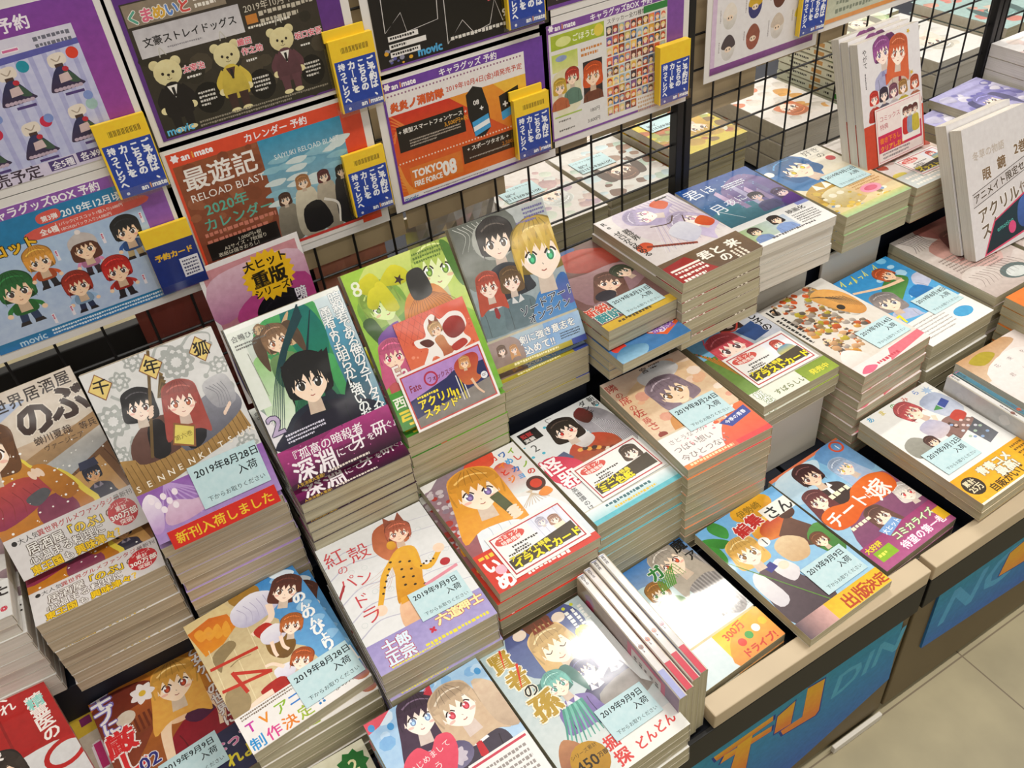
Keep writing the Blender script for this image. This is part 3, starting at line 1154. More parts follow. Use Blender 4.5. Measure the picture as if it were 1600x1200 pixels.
def band_blond():
    a = Art(30.2, '#a9bcc8', '#8fb0d4')
    a.fill(60, 0, 100, 24, '#7aa4d4', '#a8c4e0', True)
    a.blob([(0, 0), (24, 0), (34, 12), (30, 30), (0, 30)], '#a28a84', '#8a7264')
    a.head(12, 10, 4.6, '#6a4a34', '#4a3a34', '#f0d8c8', 'bob')
    a.head(24, 13, 4, '#c89058', '#4a3a34', '#f0d8c8', 'long')
    a.text('剣に強き意志を', 32, 11.5, 8.8, '#f2f0ea', .03, out='#4a6c98', ow=.045)
    a.text('込めて!!', 34, 22.5, 9.4, '#f2f0ea', .03, out='#4a6c98', ow=.045)
    a.dashes(74, 15, 22, 3, 1.5, '#2c3a4c', seed=3)
    a.fill(0, 25, 100, 30.2, '#b6a838', '#a49428')
    a.dashes(20, 26, 60, 1, 2.6, '#efe6b0', seed=5)
    a.fill(84, 24.4, 100, 30.2, '#3c4c9c')
    return a


def art_yellow_suit():
    a = Art(113, '#d6d6d6', '#dededd')
    for y in (16, 30, 58, 78, 96):
        a.curve([(0, y + 8), (20, y), (46, y + 5), (70, y - 2), (100, y + 3)], 1.2, '#b8b6c4', .5)
    for k in range(26):
        a.ring(rp.uniform(6, 96), rp.uniform(20, 108), 2.6, 2.6, .4, '#c3cac8')
    for k in range(7):
        a.curve([(62, 40), (40, 52 + k * 3), (14 + k * 4, 58 + k * 2)], .5, '#c8a8a0', .2)
    a.blob([(44, 24), (52, 8), (70, 6), (80, 18), (74, 34), (62, 36), (62, 52), (50, 46), (44, 34)], '#a8583a', '#c87850')
    a.poly([(60, 14), (64, -1), (70, 10)], '#8a4a38')
    a.poly([(70, 10), (78, 0), (79, 14)], '#8a4a38')
    a.head(69, 22, 11, '#b8624a', '#7a4a40', '#f0cdb4', 'short', 14, flip=True)
    a.ell(58, 32, 4, 5, '#e0a838', '#c8882a')
    a.blob([(54, 42), (64, 38), (74, 44), (72, 62), (66, 78), (62, 92), (40, 92), (42, 78), (48, 62), (50, 50)], '#e0a834', '#c8861c')
    a.curve([(70, 46), (68, 62), (76, 70), (90, 60)], 6, '#dca42e', 4.4)
    a.curve([(54, 46), (40, 58), (32, 72), (25, 84)], 6, '#dca42e', 4.4)
    a.ell(91, 57, 5, 5, '#f0cdb4')
    a.ell(24, 88, 5, 5.4, '#f0cdb4')
    a.blob([(40, 90), (58, 90), (52, 114), (34, 114)], '#e6bb98', '#d8a882')
    a.poly([(42, 86), (64, 86), (60, 92), (40, 92)], '#d89a2a')
    for k in range(10):
        a.ell(50 + (k * 7) % 16, 48 + k * 4, 1.3, 1.1, '#3a2c1a')
    for k in range(5):
        a.ell(32 + k * 3.5, 74 - k * 5, 1.1, 1.1, '#3a2c1a')
        a.ell(70 + k * 3, 66 - (k % 3), 1, 1, '#3a2c1a')
    a.text('紅', 2, 24, 19, '#c2434a', 0)
    a.text('殻', 22, 30, 19, '#c2434a', 0)
    a.text('の', 8, 36, 10, '#c2434a', 0)
    a.text('パ', 3, 54, 16, '#c2434a', 0)
    a.text('ン', 18, 56, 15, '#c2434a', 0)
    a.text('ド', 6, 76, 16, '#c2434a', 0)
    a.text('ラ', 7, 94, 18, '#c2434a', 0)
    a.line([(-1, 60), (8, 48)], 2.2, '#a02c34')
    a.ell(89, 73, 4.4, 4, '#b02c34')
    a.poly([(64, 84), (96, 80), (96, 83), (65, 87)], '#d88a98')
    return a


def band_purple():
    a = Art(29.2, '#9a8fc2', '#a79ccb')
    a.text('士郎', 10, 13, 12, '#d7e6f2', .05, out='#b0304a', ow=.035)
    a.text('正宗', 9, 25, 12, '#d7e6f2', .05, out='#b0304a', ow=.035)
    a.text('×', 48, 18, 10, '#c02c44', .06)
    a.text('六道', 56, 13, 11, '#ece2a0', .05, out='#b0304a', ow=.03)
    a.text('神士', 76, 12, 11, '#ece2a0', .05, out='#b0304a', ow=.03)
    a.dashes(40, 23, 56, 1, 3.4, '#e2d63c', seed=2)
    a.dashes(10, 26.5, 46, 1, 2, '#ded65a', seed=6)
    return a


def art_countryside():
    a = Art(107, '#c8b488', '#d2be94')
    a.poly([(62, 0), (100, 0), (100, 107), (76, 107), (72, 84), (60, 70), (66, 46), (54, 24)], '#3f86c4', '#6aa6d4')
    for k in range(5):
        a.blob([(76 + k * 3, 6 + k * 20), (86 + k * 2, 2 + k * 20), (92 + k * 2, 8 + k * 20), (82 + k * 2, 12 + k * 20)], '#8cbce0')
    a.blob([(78, 0), (92, 2), (98, 10), (88, 12)], '#dfeaf2')
    a.blob([(40, 0), (56, -4), (66, 2), (62, 14), (46, 14)], '#a6792e', '#8c6a2c')
    a.poly([(0, 0), (36, 0), (40, 14), (28, 26), (0, 38)], '#d2bc88')
    a.poly([(0, 10), (20, 6), (34, 12), (36, 28), (20, 38), (4, 40)], '#c8641e', '#dc8c24')
    for k in range(4):
        a.blob([(4 + k * 7, 14 + k * 3), (10 + k * 7, 12 + k * 2), (12 + k * 6, 22 + k * 3), (6 + k * 6, 24 + k * 3)], '#e09a34')
    for x in (8, 26, 42):
        a.line([(x, 36), (x - 6, 107)], .7, '#e0d0a6')
    a.blob([(50, 54), (62, 52), (68, 74), (56, 84), (46, 72)], '#8c6a34', '#6c4c24')
    a.blob([(38, 12), (58, 6), (74, 16), (74, 30), (60, 36), (42, 36), (34, 26)], '#e4e2ec', '#b9b4ce')
    for k in range(5):
        a.curve([(42 + k * 6, 14), (46 + k * 5, 24), (42 + k * 6, 34)], .6, '#a8a2c0', .2)
    a.curve([(66, 26), (62, 40), (50, 44), (42, 46)], 6, '#f3d8c2', 4)
    a.head(84, 22, 13, '#5c3026', '#5a3a2a', '#f5ddc8', 'bob', 34)
    a.blob([(44, 44), (56, 42), (60, 52), (48, 56)], '#b22c24')
    a.blob([(48, 50), (62, 48), (68, 60), (56, 66), (46, 60)], '#ece9ee', '#cfcada')
    a.head(72, 58, 9.4, '#c06a34', '#5a3a2a', '#f5ddc8', 'short', 30)
    a.curve([(60, 62), (58, 72), (60, 78)], 3.2, '#f3d8c2', 2.6)
    a.curve([(52, 62), (50, 72), (50, 78)], 3.2, '#f3d8c2', 2.6)
    a.blob([(42, 88), (58, 90), (60, 102), (44, 102)], '#e6e3ea', '#cfcada')
    a.head(64, 93, 9, '#b85a2c', '#5a3a2a', '#f5ddc8', 'short', 40)
    a.curve([(50, 90), (44, 82), (38, 80)], 3.2, '#f3d8c2', 2.6)
    a.blob([(26, 98), (44, 96), (48, 106), (32, 108)], '#a8281f')
    a.curve([(34, 104), (22, 104), (12, 106)], 5, '#f3d8c2', 3.6)
    a.blob([(8, 44), (24, 38), (28, 46), (14, 54), (8, 62)], '#8f7c58')
    a.blob([(2, 84), (14, 80), (18, 96), (12, 107), (0, 107)], '#9a8660')
    a.curve([(16, 62), (24, 60), (34, 62)], 1, '#8f7c58', .5)
    r = '#bb3526'
    a.line([(2, 54.5), (41, 59.5)], 3, r)
    a.line([(2, 79), (41, 86.5)], 3, r)
    a.line([(41, 86.5), (15, 69)], 3, r)
    a.line([(15, 67.5), (18, 92)], 3, r)
    for i, ch in enumerate('のんのんびより'):
        a.text(ch, 89 - i * .3, 42 + i * 9.6, 12.5 if i % 2 == 0 else 9.6, '#f4f4f2', .05, 'c', out='#5a9ad0', ow=.04)
    return a


def art_meal():
    a = Art(142.2, '#e2e0dc', '#dedcd8')
    a.blob([(-4, 24), (8, 8), (28, -4), (50, 2), (56, 30), (30, 60), (26, 142), (-4, 142)], '#8a7a86', '#a03a34')
    dots(a, 0, 10, 24, 80, 44, ['#a43a34', '#b9b0b4', '#8a7684', '#c2b6ba'], 1.5, 4.5, 8)
    a.blob([(44, 4), (58, -6), (76, -2), (70, 14), (52, 14)], '#cf3b28', '#d4553a')
    a.blob([(64, 24), (78, 18), (86, 36), (82, 58), (66, 56)], '#cc4a34', '#d8e0de')
    a.blob([(14, 84), (32, 62), (70, 64), (96, 90), (98, 142), (14, 142)], '#e7ebee', '#cdd5dc')
    for k in range(5):
        a.curve([(24 + k * 9, 70), (28 + k * 9, 80), (26 + k * 9, 92)], .8, '#b4bec8', .3)
    a.head(41, 34, 24, '#e09a34', '#6a5a86', '#f6dfc8', 'long', 10, hi='#f4c46c')
    a.poly([(46, 48), (56, 46), (60, 74), (51, 78)], '#5e6444', '#4c5238')
    for k in range(4):
        a.ell(56, 70 + k * 3.4, 6, 2.2, '#f2d6bf', rot=-10)
    for k in range(9):
        a.line([(84 - k, 62), (62 + 3.6 * k, 78)], .6, '#c9b49a')
    g = random.Random(4)
    cs = ['#d23a2c', '#3a6ab0', '#8ab03a', '#e07a2c', '#4a9ad0', '#c8463a']
    for i, ch in enumerate('カワイイめしとカノジョの'):
        a.text(ch, 70 + (i % 3) * 9.4 + g.uniform(-1, 1), 13 + (i // 3) * 10.6, 8.4, cs[i % 6], .045, rot=g.uniform(-14, 14))
    a.ell(89, 58, 9, 9, '#4a2a22')
    a.ell(89, 58, 5.6, 5.6, '#c83c24')
    a.blob([(84, 70), (94, 66), (97, 74), (88, 76)], '#e08a3c')
    a.fill(0, 98, 20, 142.2, '#cc3a2a')
    a.dashes(3, 102, 14, 1, 5, '#f0c23c', seed=2)
    a.text('い', 2, 120, 15, '#f6f2ec', .05)
    a.text('め', 3, 140, 18, '#f6f2ec', .05)
    a.ell(14, 122, 5, 5, '#eab0c0')
    a.fill(20, 134, 100, 142.2, '#cc3a2a')
    a.dashes(30, 136, 62, 1, 4.4, '#f4ece4', seed=7)
    return a


def bonus_white(kind, top, bottom, pic):
    a = Art(66, '#eae6e2')
    a.fill(3, 4, 97, 62, '#b84448')
    a.fill(4.6, 5.8, 95.4, 60.2, '#eceae6')
    pic(a)
    a.ell(25, 14, 19, 8, '#d3564c')
    a.text('コミック', 25, 13, 7, '#f6ece4', .02, 'c')
    a.text('特典情報', 25, 20, 6.4, '#f6ece4', .02, 'c')
    a.dashes(20, 26, 34, 2, 3.4, '#4a4642', seed=1)
    a.dashes(10, 35, 30, 1, 3, '#4a4642', seed=2)
    a.poly([(6, 42), (94, 34), (94, 56), (6, 56)], '#4a4032')
    a.text(top, 8, 45, 7.4, '#ecdc38', .05, out='#3a3222', ow=.04)
    a.text(bottom, 8, 55.5, 12.6, '#f0dc1e', .06, out='#3a3222', ow=.045)
    return a


def pic_cats(a):
    a.fill(52, 6, 95, 40, '#d8dcea', '#e8e6ee')
    for x in (58, 66, 88):
        a.line([(x, 6), (x, 40)], .6, '#b8bcd0')
    a.head(66, 16, 6, '#c0bccc', '#6a6a8a', '#f4e6dc', 'bob')
    a.head(80, 22, 6.6, '#b08a78', '#6a4a3a', '#f6e2d2', 'bob', 6)
    a.poly([(74, 29), (87, 29), (88, 40), (74, 40)], '#efe2c8')


def pic_dark(a):
    a.head(78, 22, 12, '#57483e', '#5a4038', '#f4e0d2', 'bob', 6)
    a.torso(78, 22, 10, '#e8e2dc', '#d8cec6', None, None, long=2.6)


def pic_red(a):
    a.fill(58, 6, 95, 38, '#e6e8ee')
    a.head(76, 18, 8, '#c85448', '#4a4a6a', '#f6e2d4', 'long')
    a.blob([(68, 26), (86, 24), (90, 36), (66, 38)], '#5a92b4', '#d4c24a')


def art_winged():
    a = Art(124, '#e2e3e2', '#dfe2e2')
    dots(a, 0, 10, 100, 122, 22, ['#4ab0c8', '#7ac4d4'], .8, 2.2, 2)
    a.blob([(70, 10), (88, 14), (99, 34), (100, 76), (82, 80), (70, 56), (64, 30)], '#8e8a92', '#b4b0b4')
    for k in range(26):
        a.curve([(72 + k * 1.0, 16 + k * 1.4), (78 + k * .8, 40 + k * 1.2), (76 + k * .9, 74)], .6, '#5d5a64' if k % 2 else '#d8d6da', .3)
    a.blob([(66, 16), (78, 8), (84, 24), (72, 32)], '#702a28', '#4c2622')
    a.blob([(30, 60), (46, 46), (68, 46), (84, 64), (74, 88), (32, 84)], '#c2452e', '#8a5a3a')
    for k in range(12):
        a.ell(44 + (k * 11) % 36, 58 + (k * 7) % 24, 3, 2.4, ('#e0a04a', '#7a3a24', '#d8c8b0', '#4c3a34')[k % 4])
    a.blob([(44, 42), (60, 36), (66, 52), (50, 58)], '#ece8e6', '#c4bcb8')
    a.head(48, 26, 15, '#2d2420', '#9a2c24', '#f6dfcd', 'bob', 4, hi='#5c4a40')
    a.curve([(42, 12), (40, 3), (47, 4)], .8, '#2d2420', .4)
    a.poly([(18, 52), (30, 50), (34, 62), (22, 64)], '#56607c')
    a.fill(5, 4, 27, 20, '#1f1d1d')
    a.text('監獄', 7, 11.6, 6.4, '#c23a3a', .02)
    a.text('実験', 7, 18.6, 6, '#e8e4e0', .02)
    a.text('2', 7, 34, 14, '#4a4a4a', 0)
    a.vtext('新約', 95, 1, 8, '#2a2a2a', .02)
    a.vtext('ダンテ', 84, 2, 8, '#2a2a2a', .02)
    a.blob([(-2, 60), (8, 48), (24, 54), (36, 72), (26, 88), (4, 84)], '#cc2f4c', '#d84a62')
    a.text('怪', -2, 68, 22, '#f4eeee', .03, out='#cc2f4c', ow=.05)
    a.text('器', 4, 90, 22, '#f4eeee', .03, out='#cc2f4c', ow=.05)
    a.vtext('英雄譚のはじまり', 9, 94, 6.4, '#3a3a3c', .012)
    return a


def band_aqua():
    a = Art(18.2, '#e4e8e8', '#7cc4cc')
    a.fill(0, 13, 100, 18.2, '#5cb4c0')
    a.dashes(20, 3, 70, 1, 4, '#3f6a70', seed=9)
    a.dashes(26, 9, 60, 1, 3, '#e0b83c', seed=10)
    return a


def art_seat():
    a = Art(96, '#ddb78a', '#dcc2a4')
    a.blob([(0, 0), (100, 0), (100, 20), (60, 10), (20, 24), (0, 40)], '#e4cbb8', '#d9b794')
    dots(a, 0, 0, 100, 94, 26, ['#e8c8b0', '#e2b08c', '#ead6c4', '#d89c84'], 2.5, 8, 6)
    a.blob([(38, 12), (74, 4), (84, 20), (64, 32), (40, 30)], '#c8ccd0', '#dcd6d2')
    a.torso(56, 54, 18, '#d9a468', '#c88a4c', '#ece0d0', None, rot=8, long=3.4)
    a.head(54, 48, 21, '#8d7a86', '#7a5a3a', '#f4d8b8', 'bob', -10, hi='#b8a8b2', blush=False)
    for i, ch in enumerate('隣の席の佐藤さん'):
        a.text(ch, 7 + i * .4, 16 + i * 11.4, 12.6 if i % 2 == 0 else 9, '#b8483e', .012, 'c')
    a.text('宮', 46, 10, 9, '#3a2c28', .02)
    a.dashes(58, 3, 14, 2, 2.4, '#4a3a34', seed=4)
    a.ell(10, 94, 5, 4, '#8a3a2c')
    return a


def band_seat():
    a = Art(46, '#e9e2de')
    dots(a, 60, 0, 100, 30, 20, ['#e47a44', '#d86038', '#efb08c'], 2, 6, 4)
    a.blob([(50, 46), (60, 20), (80, 8), (100, 0), (100, 46)], '#e0703c', '#dc5a4c')
    dots(a, 0, 8, 70, 40, 14, ['#e8949c', '#e6a8a8'], .8, 2, 5)
    a.text('さとうなつみ', 6, 12, 7, '#8c8480', .005)
    a.text('つばい想い', 4, 24, 9, '#7c706a', .005)
    a.text('今ひとつない', 4, 36, 9, '#7c706a', .005)
    a.poly([(62, 14), (98, 6), (98, 18), (70, 24)], '#3c4a94')
    a.text('今季の青春', 68, 19, 5.4, '#e8e8f0', .02, rot=-9)
    a.fill(0, 40, 60, 46, '#e4823c', '#e06a54', True)
    a.fill(60, 40, 100, 46, '#da4a4c')
    a.dashes(6, 41, 80, 1, 3.6, '#f4d6a8', seed=3)
    return a


def art_redhair():
    a = Art(142.2, '#8fb2cc', '#b8a890')
    a.fill(0, 0, 100, 8, '#3a3a2c')
    a.dashes(4, 2, 50, 1, 4, '#d8d4c4', seed=2)
    a.blob([(0, 12), (34, 8), (44, 30), (24, 56), (0, 56)], '#4a90c4', '#7ab0cc')
    a.fill(0, 56, 16, 142.2, '#5c7c3a', '#7a9a4a')
    for k in range(14):
        a.line([(0 + k * 1.2, 40 + k * 2), (6 + k, 56 + k * 5)], 1.8, '#d86a2c' if k % 2 else '#4a7a34', .8)
    a.blob([(60, 8), (100, 8), (100, 62), (76, 64), (56, 30)], '#d9dade', '#b8bcc8')
    a.head(62, 14, 11, '#3a2620', '#4a3a34', '#f4dcc8', 'long', 10)
    a.poly([(58, 38), (84, 34), (88, 58), (64, 62)], '#37558c', '#2a4474')
    a.curve([(46, 30), (60, 36), (72, 26)], 3, '#c8483c', 1.5)
    a.vtext('とし子の', 90, 10, 12, '#23242c', .04, out='#eceae8', ow=.03)
    a.head(36, 54, 20, '#d0525c', '#4a3a3a', '#f6dccb', 'bob', -4, hi='#e8808a')
    a.text('2', 16, 36, 16, '#d8647c', 0)
    a.fill(0, 121, 100, 142.2, '#dfe0d2')
    a.fill(60, 121, 100, 142.2, '#7a9434', '#94a83c')
    a.text('桃', 3, 131, 11, '#f0eee6', .03, out='#5a7a34', ow=.04)
    a.text('恋', 5, 141, 11, '#f0eee6', .03, out='#5a7a34', ow=.04)
    a.text('すばらしい', 22, 137, 8, '#68743c', .02)
    a.text('発売中', 70, 136, 8, '#e4d840', .03)
    return a


def art_orange_crowd():
    a = Art(126, '#dedad2', '#d8d0c4')
    cs = ['#d4692c', '#c85a28', '#e0a044', '#b8aca0', '#8a7a68', '#c8b43c', '#e8e2d8', '#6d6258', '#a88a5a', '#d8a878']
    g = random.Random(17)
    for k in range(170):
        x, y = g.uniform(12, 80), g.uniform(4, 112)
        r = g.uniform(2.2, 5)
        c = g.choice(cs)
        a.blob([(x - r, y), (x - r * .3, y - r), (x + r, y - r * .4), (x + r * .7, y + r), (x - r * .4, y + r * .8)], c, shade(c, .75), n=3)
        if k % 2 == 0:
            a.ell(x, y - r, r * .5, r * .55, '#f0cfae', n=10)
            a.blob([(x - r * .7, y - r), (x - r * .3, y - r * 1.7), (x + r * .4, y - r * 1.7), (x + r * .7, y - r), (x, y - r * 1.2)], g.choice(['#3a2c26', '#c86a2c', '#e0d0a0', '#6a4a34']), n=3)
            a.ell(x - r * .2, y - r, r * .08, r * .1, '#2a2020', n=6)
            a.ell(x + r * .2, y - r, r * .08, r * .1, '#2a2020', n=6)
    a.blob([(60, 20), (80, 14), (96, 34), (94, 66), (80, 72), (66, 50)], '#e0a85c', '#c88a44')
    for k in range(11):
        a.curve([(60 + k * 3, 18 + k * 2), (72 + k * 2.2, 26 + k * 3), (78 + k * 1.6, 46 + k * 2)], 1, '#4a4238', .3)
    a.ell(73, 51, 4.4, 4.8, '#2a2320')
    a.text('17', 2, 18, 16, '#1d1b1a', .035)
    a.dashes(3, 24, 50, 2, 4.4, '#2b2927', vert=True, seed=3)
    a.blob([(2, 112), (16, 102), (30, 116), (26, 128), (0, 128)], '#ebe7e2', '#d6ccc2')
    for k in range(5):
        a.blob([(30 + k * 9, 4 + (k % 2) * 8), (34 + k * 9, 1 + (k % 2) * 8), (37 + k * 9, 6 + (k % 2) * 8), (33 + k * 9, 9 + (k % 2) * 8)], '#d25a2c')
    return a


def band_pink():
    a = Art(16.2, '#e4dcd8')
    a.poly([(40, 16.2), (52, 2), (100, 0), (100, 9)], '#d8707c')
    a.blob([(2, 12), (14, 6), (24, 12), (12, 16)], '#e06a84')
    a.dashes(26, 9, 50, 1, 4.4, '#c84a58', seed=4)
    return a


def art_blue_sports():
    a = Art(101, '#2a8ac8', '#58a8d8')
    dots(a, 0, 0, 100, 80, 18, ['#7cc0e4', '#3a98d0', '#a8d4ec'], 3, 8, 3)
    for k in range(7):
        x = 14 + k * 9
        a.line([(x, 10 + (k % 3) * 3), (x + 6, 2 + (k % 2) * 8), (x + 3, 14)], 1.6, '#e4e04a')
    a.blob([(40, 44), (70, 30), (84, 44), (60, 60), (30, 74)], '#3c7a3a', '#5a8c44')
    a.torso(84, 34, 11, '#e2e2ea', '#b8bcd0', None, None, rot=-24, long=3)
    a.head(68, 26, 12, '#c05a34', '#4a3a30', '#f0cba8', 'short', -20, blush=False)
    a.curve([(76, 44), (46, 40), (12, 28)], 5, '#f0cba8', 3.5)
    a.blob([(58, 66), (80, 60), (88, 84), (64, 88)], '#2a78b8', '#2468a4')
    a.torso(32, 66, 11, '#e0e2ec', '#b4bad4', None, None, rot=14, long=2.8)
    a.head(28, 62, 16, '#8f8684', '#4a4a5a', '#f0d4bc', 'bob', 14, hi='#b8b2b0', blush=False)
    a.text('7', 12, 99, 18, '#ecdc2c', .04, rot=-10)
    return a


def band_white_blue():
    a = Art(41.2, '#e5e3df', '#e9e7e4')
    a.ell(75, 22, 13, 8, '#3f9ccc')
    a.dashes(8, 6, 50, 6, 2.0, '#a29c94', pitch=2.4, seed=4)
    return a


def art_silver_girl():
    a = Art(100, '#3a76b4', '#dce4e4')
    a.blob([(4, 40), (30, 24), (60, 40), (70, 80), (40, 106), (0, 100)], '#bcd4d8', '#e6eae4')
    a.blob([(64, 20), (86, 6), (100, 30), (100, 90), (80, 96), (66, 60)], '#8c8684', '#a09a98')
    for k in range(18):
        a.curve([(66 + k * 2, 26), (70 + k * 1.8, 56), (74 + k * 1.6, 96)], .7, '#6d6866' if k % 2 else '#c2bdb8', .4)
    a.head(72, 17, 17, '#b3a89a', '#a0442c', '#f6dcc4', 'long', -10, hi='#ddd6cc')
    a.head(40, 38, 11, '#a8763a', '#4a6a3a', '#f6e0c8', 'short', 6)
    a.blob([(28, 52), (42, 46), (56, 56), (52, 84), (26, 84)], '#7a9a6a', '#a2b494')
    for k in range(9):
        a.curve([(44 + k * 2, 40), (48 + k * 3, 28 - k), (52 + k * 3, 36)], 1.4, '#5a9a3c', .4)
    a.text('ガ', 44, 26, 17, '#2c7a34', .045, out='#e6ece2', ow=.04)
    a.text('魔', 84, 13, 15, '#141312', .035)
    a.text('ア', 88, 28, 12, '#1a1817', .035)
    a.dashes(70, 64, 26, 5, 4, '#625c58', seed=4)
    return a


def band_yellow():
    a = Art(36, '#ecc82a', '#f0d048')
    a.fill(0, 0, 46, 36, '#d8e4e6', '#cfdde0')
    a.blob([(46, 36), (60, 10), (100, 0), (100, 36)], '#efb42c', '#e88a3c')
    a.text('300万', 54, 12, 10, '#d8582c', .03, rot=-8)
    for k, c in enumerate(('#e0402c', '#4aa04a', '#f2f0e4', '#d8c030')):
        a.ell(64 + k * 10, 20 - k * 2, 4, 4, c)
    a.text('ドライブ!', 56, 34, 9, '#c83c24', .05)
    return a


def art_orange_fruit():
    a = Art(124, '#6aa8d8', '#9cc4dc')
    a.blob([(-4, 12), (6, 24), (4, 40), (-4, 42)], '#3c8a34')
    a.blob([(12, 6), (20, -4), (28, 12), (20, 22)], '#2f7a2c', '#3e9440')
    a.blob([(-2, 10), (10, 14), (20, 26), (8, 28)], '#3c8e36', '#2c7428')
    a.ell(64, 8, 24, 14, '#e0a824', '#c88a18')
    a.ell(64, 36, 23, 14, '#e8b83c', '#d0682c')
    a.ell(66, 38, 18, 10, '#b83a24', '#d87a2c')
    a.poly([(60, 48), (82, 34), (96, 62), (84, 78), (66, 68)], '#6a4838', '#543428')
    a.ell(86, 32, 9, 7, '#5a3a2c', '#44281e')
    a.blob([(78, 66), (100, 58), (100, 92), (84, 92)], '#4f8a3c', '#3c7430')
    a.head(86, 74, 8, '#7a4a2c', '#4a3a2a', '#f4d8bc', 'short')
    a.blob([(46, 56), (62, 50), (76, 64), (66, 80), (48, 76)], '#dcc29a', '#c8a478')
    a.blob([(2, 124), (4, 84), (14, 68), (32, 68), (44, 92), (52, 124)], '#5c4a50', '#4a3c42')
    a.blob([(2, 76), (14, 66), (18, 100), (4, 104)], '#e9e5e4', '#cfcad0')
    a.blob([(28, 72), (40, 66), (48, 84), (34, 92)], '#ece8e6', '#d2ccd0')
    a.ell(39, 74, 5.4, 4.4, '#f4d8c2')
    a.poly([(22, 66), (32, 64), (34, 72), (24, 74)], '#3c3a84')
    a.head(23, 44, 15.5, '#e6b45c', '#6a4a24', '#f8e0c8', 'bob', 6, hi='#f4d896')
    a.text('伊勢崎', 46, 12, 9.4, '#8a6a14', .02)
    a.text('編', 31, 30, 16, '#bc2a26', .045, out='#f2eee8', ow=.05, rot=-6)
    a.text('集', 47, 28, 16, '#bc2a26', .045, out='#f2eee8', ow=.05, rot=-6)
    a.fill(66, 15, 100, 31, '#e6e2da')
    a.text('さん', 67, 30, 16.4, '#23201f', .02)
    a.ell(44, 45, 6, 5.4, '#eeeae4')
    a.text('1', 42, 49, 11, '#4a4a4a', .012)
    a.line([(0, 42), (44, 124)], 1, '#5c8a34')
    return a


def band_publish():
    a = Art(18.2, '#e2b420', '#eec032')
    a.fill(0, 0, 34, 18.2, '#5c4c54', '#d8a8a0', True)
    a.text('出版', 48, 16, 15, '#b4441c', .04)
    a.text('決定!', 76, 15, 12, '#b4441c', .04)
    return a


def art_brides():
    a = Art(142.2, '#78b2d8', '#a8c8dc')
    a.poly([(0, 0), (100, 0), (100, 3), (0, 4)], '#d8744c')
    a.blob([(0, 8), (30, 2), (60, 10), (30, 36), (0, 40)], '#c8dce6', '#a6c6da')
    a.blob([(60, 6), (100, 4), (100, 50), (74, 44)], '#5a8cc0', '#7ca6cc')
    a.ring(90, 9, 8, 8, 2.4, '#d2502c')
    a.text('1', 88, 13, 9, '#e8e4dc', .012)
    a.torso(40, 22, 12, '#4c3a34', '#3c2c28', '#f0ece8', '#f0ece8', rot=4, long=3.6)
    a.head(37, 20, 14, '#4a2c2c', '#5a3a34', '#f4d4b8', 'short', 4, hi='#8a5a58')
    a.torso(74, 36, 11, '#3a4670', '#2e3a60', '#e4e4ec', None, long=3.2)
    a.head(72, 33, 12, '#a6bad6', '#a8903c', '#f2d8c4', 'long', -8, hi='#d8e2f0')
    a.head(18, 47, 12, '#6a3434', '#5a3a3a', '#f6dcc6', 'long', 6, hi='#98605c')
    a.blob([(20, 84), (60, 66), (98, 60), (102, 110), (50, 130), (6, 120)], '#8a5a70', '#7a3c68')
    a.head(92, 92, 11, '#e2dad2', '#b03a3a', '#f8e4d6', 'bob', 8)
    a.torso(48, 96, 11, '#8a4a6c', '#7a3a62', None, None, long=2.8)
    a.head(48, 97, 12, '#6c4a40', '#5a3a34', '#f4d8c4', 'long', -6)
    a.blob([(2, 66), (18, 60), (40, 66), (56, 56), (82, 54), (98, 64), (92, 82), (62, 84), (44, 82), (24, 88), (4, 84)], '#dc6a1c', '#d45a14')
    a.text('チート', 4, 82, 19, '#f4ece4', .02, rot=-4)
    a.text('に', 58, 76, 8, '#f4ece4', .02)
    a.text('嫁', 64, 84, 25, '#f4ece4', .02, rot=-8)
    a.dashes(30, 50, 34, 1, 6, '#f2e6c8', seed=5)
    a.dashes(14, 90, 30, 1, 5, '#f2e6c8', seed=6)
    a.fill(0, 112, 100, 142.2, '#9a3a6c', '#b05a88')
    a.poly([(32, 108), (56, 104), (60, 112), (36, 118)], '#7aa2d4')
    a.text('大ヒット', 34, 115, 6.4, '#eef2fa', .02, rot=-8)
    a.text('コミカライズ', 36, 125, 9.4, '#e4ecc8', .03, out='#5c8a4c', ow=.05)
    a.text('待望の第一巻', 34, 137, 10, '#f6ecf2', .03, out='#c24a90', ow=.05)
    a.text('大好評', 2, 120, 7, '#ecd638', .03, out='#7a2c34', ow=.03)
    a.fill(90, 122, 100, 136, '#e6b422')
    a.fill(6, 122, 28, 134, '#8ab428')
    a.dashes(8, 126, 18, 1, 4, '#e6e85a', seed=3)
    return a


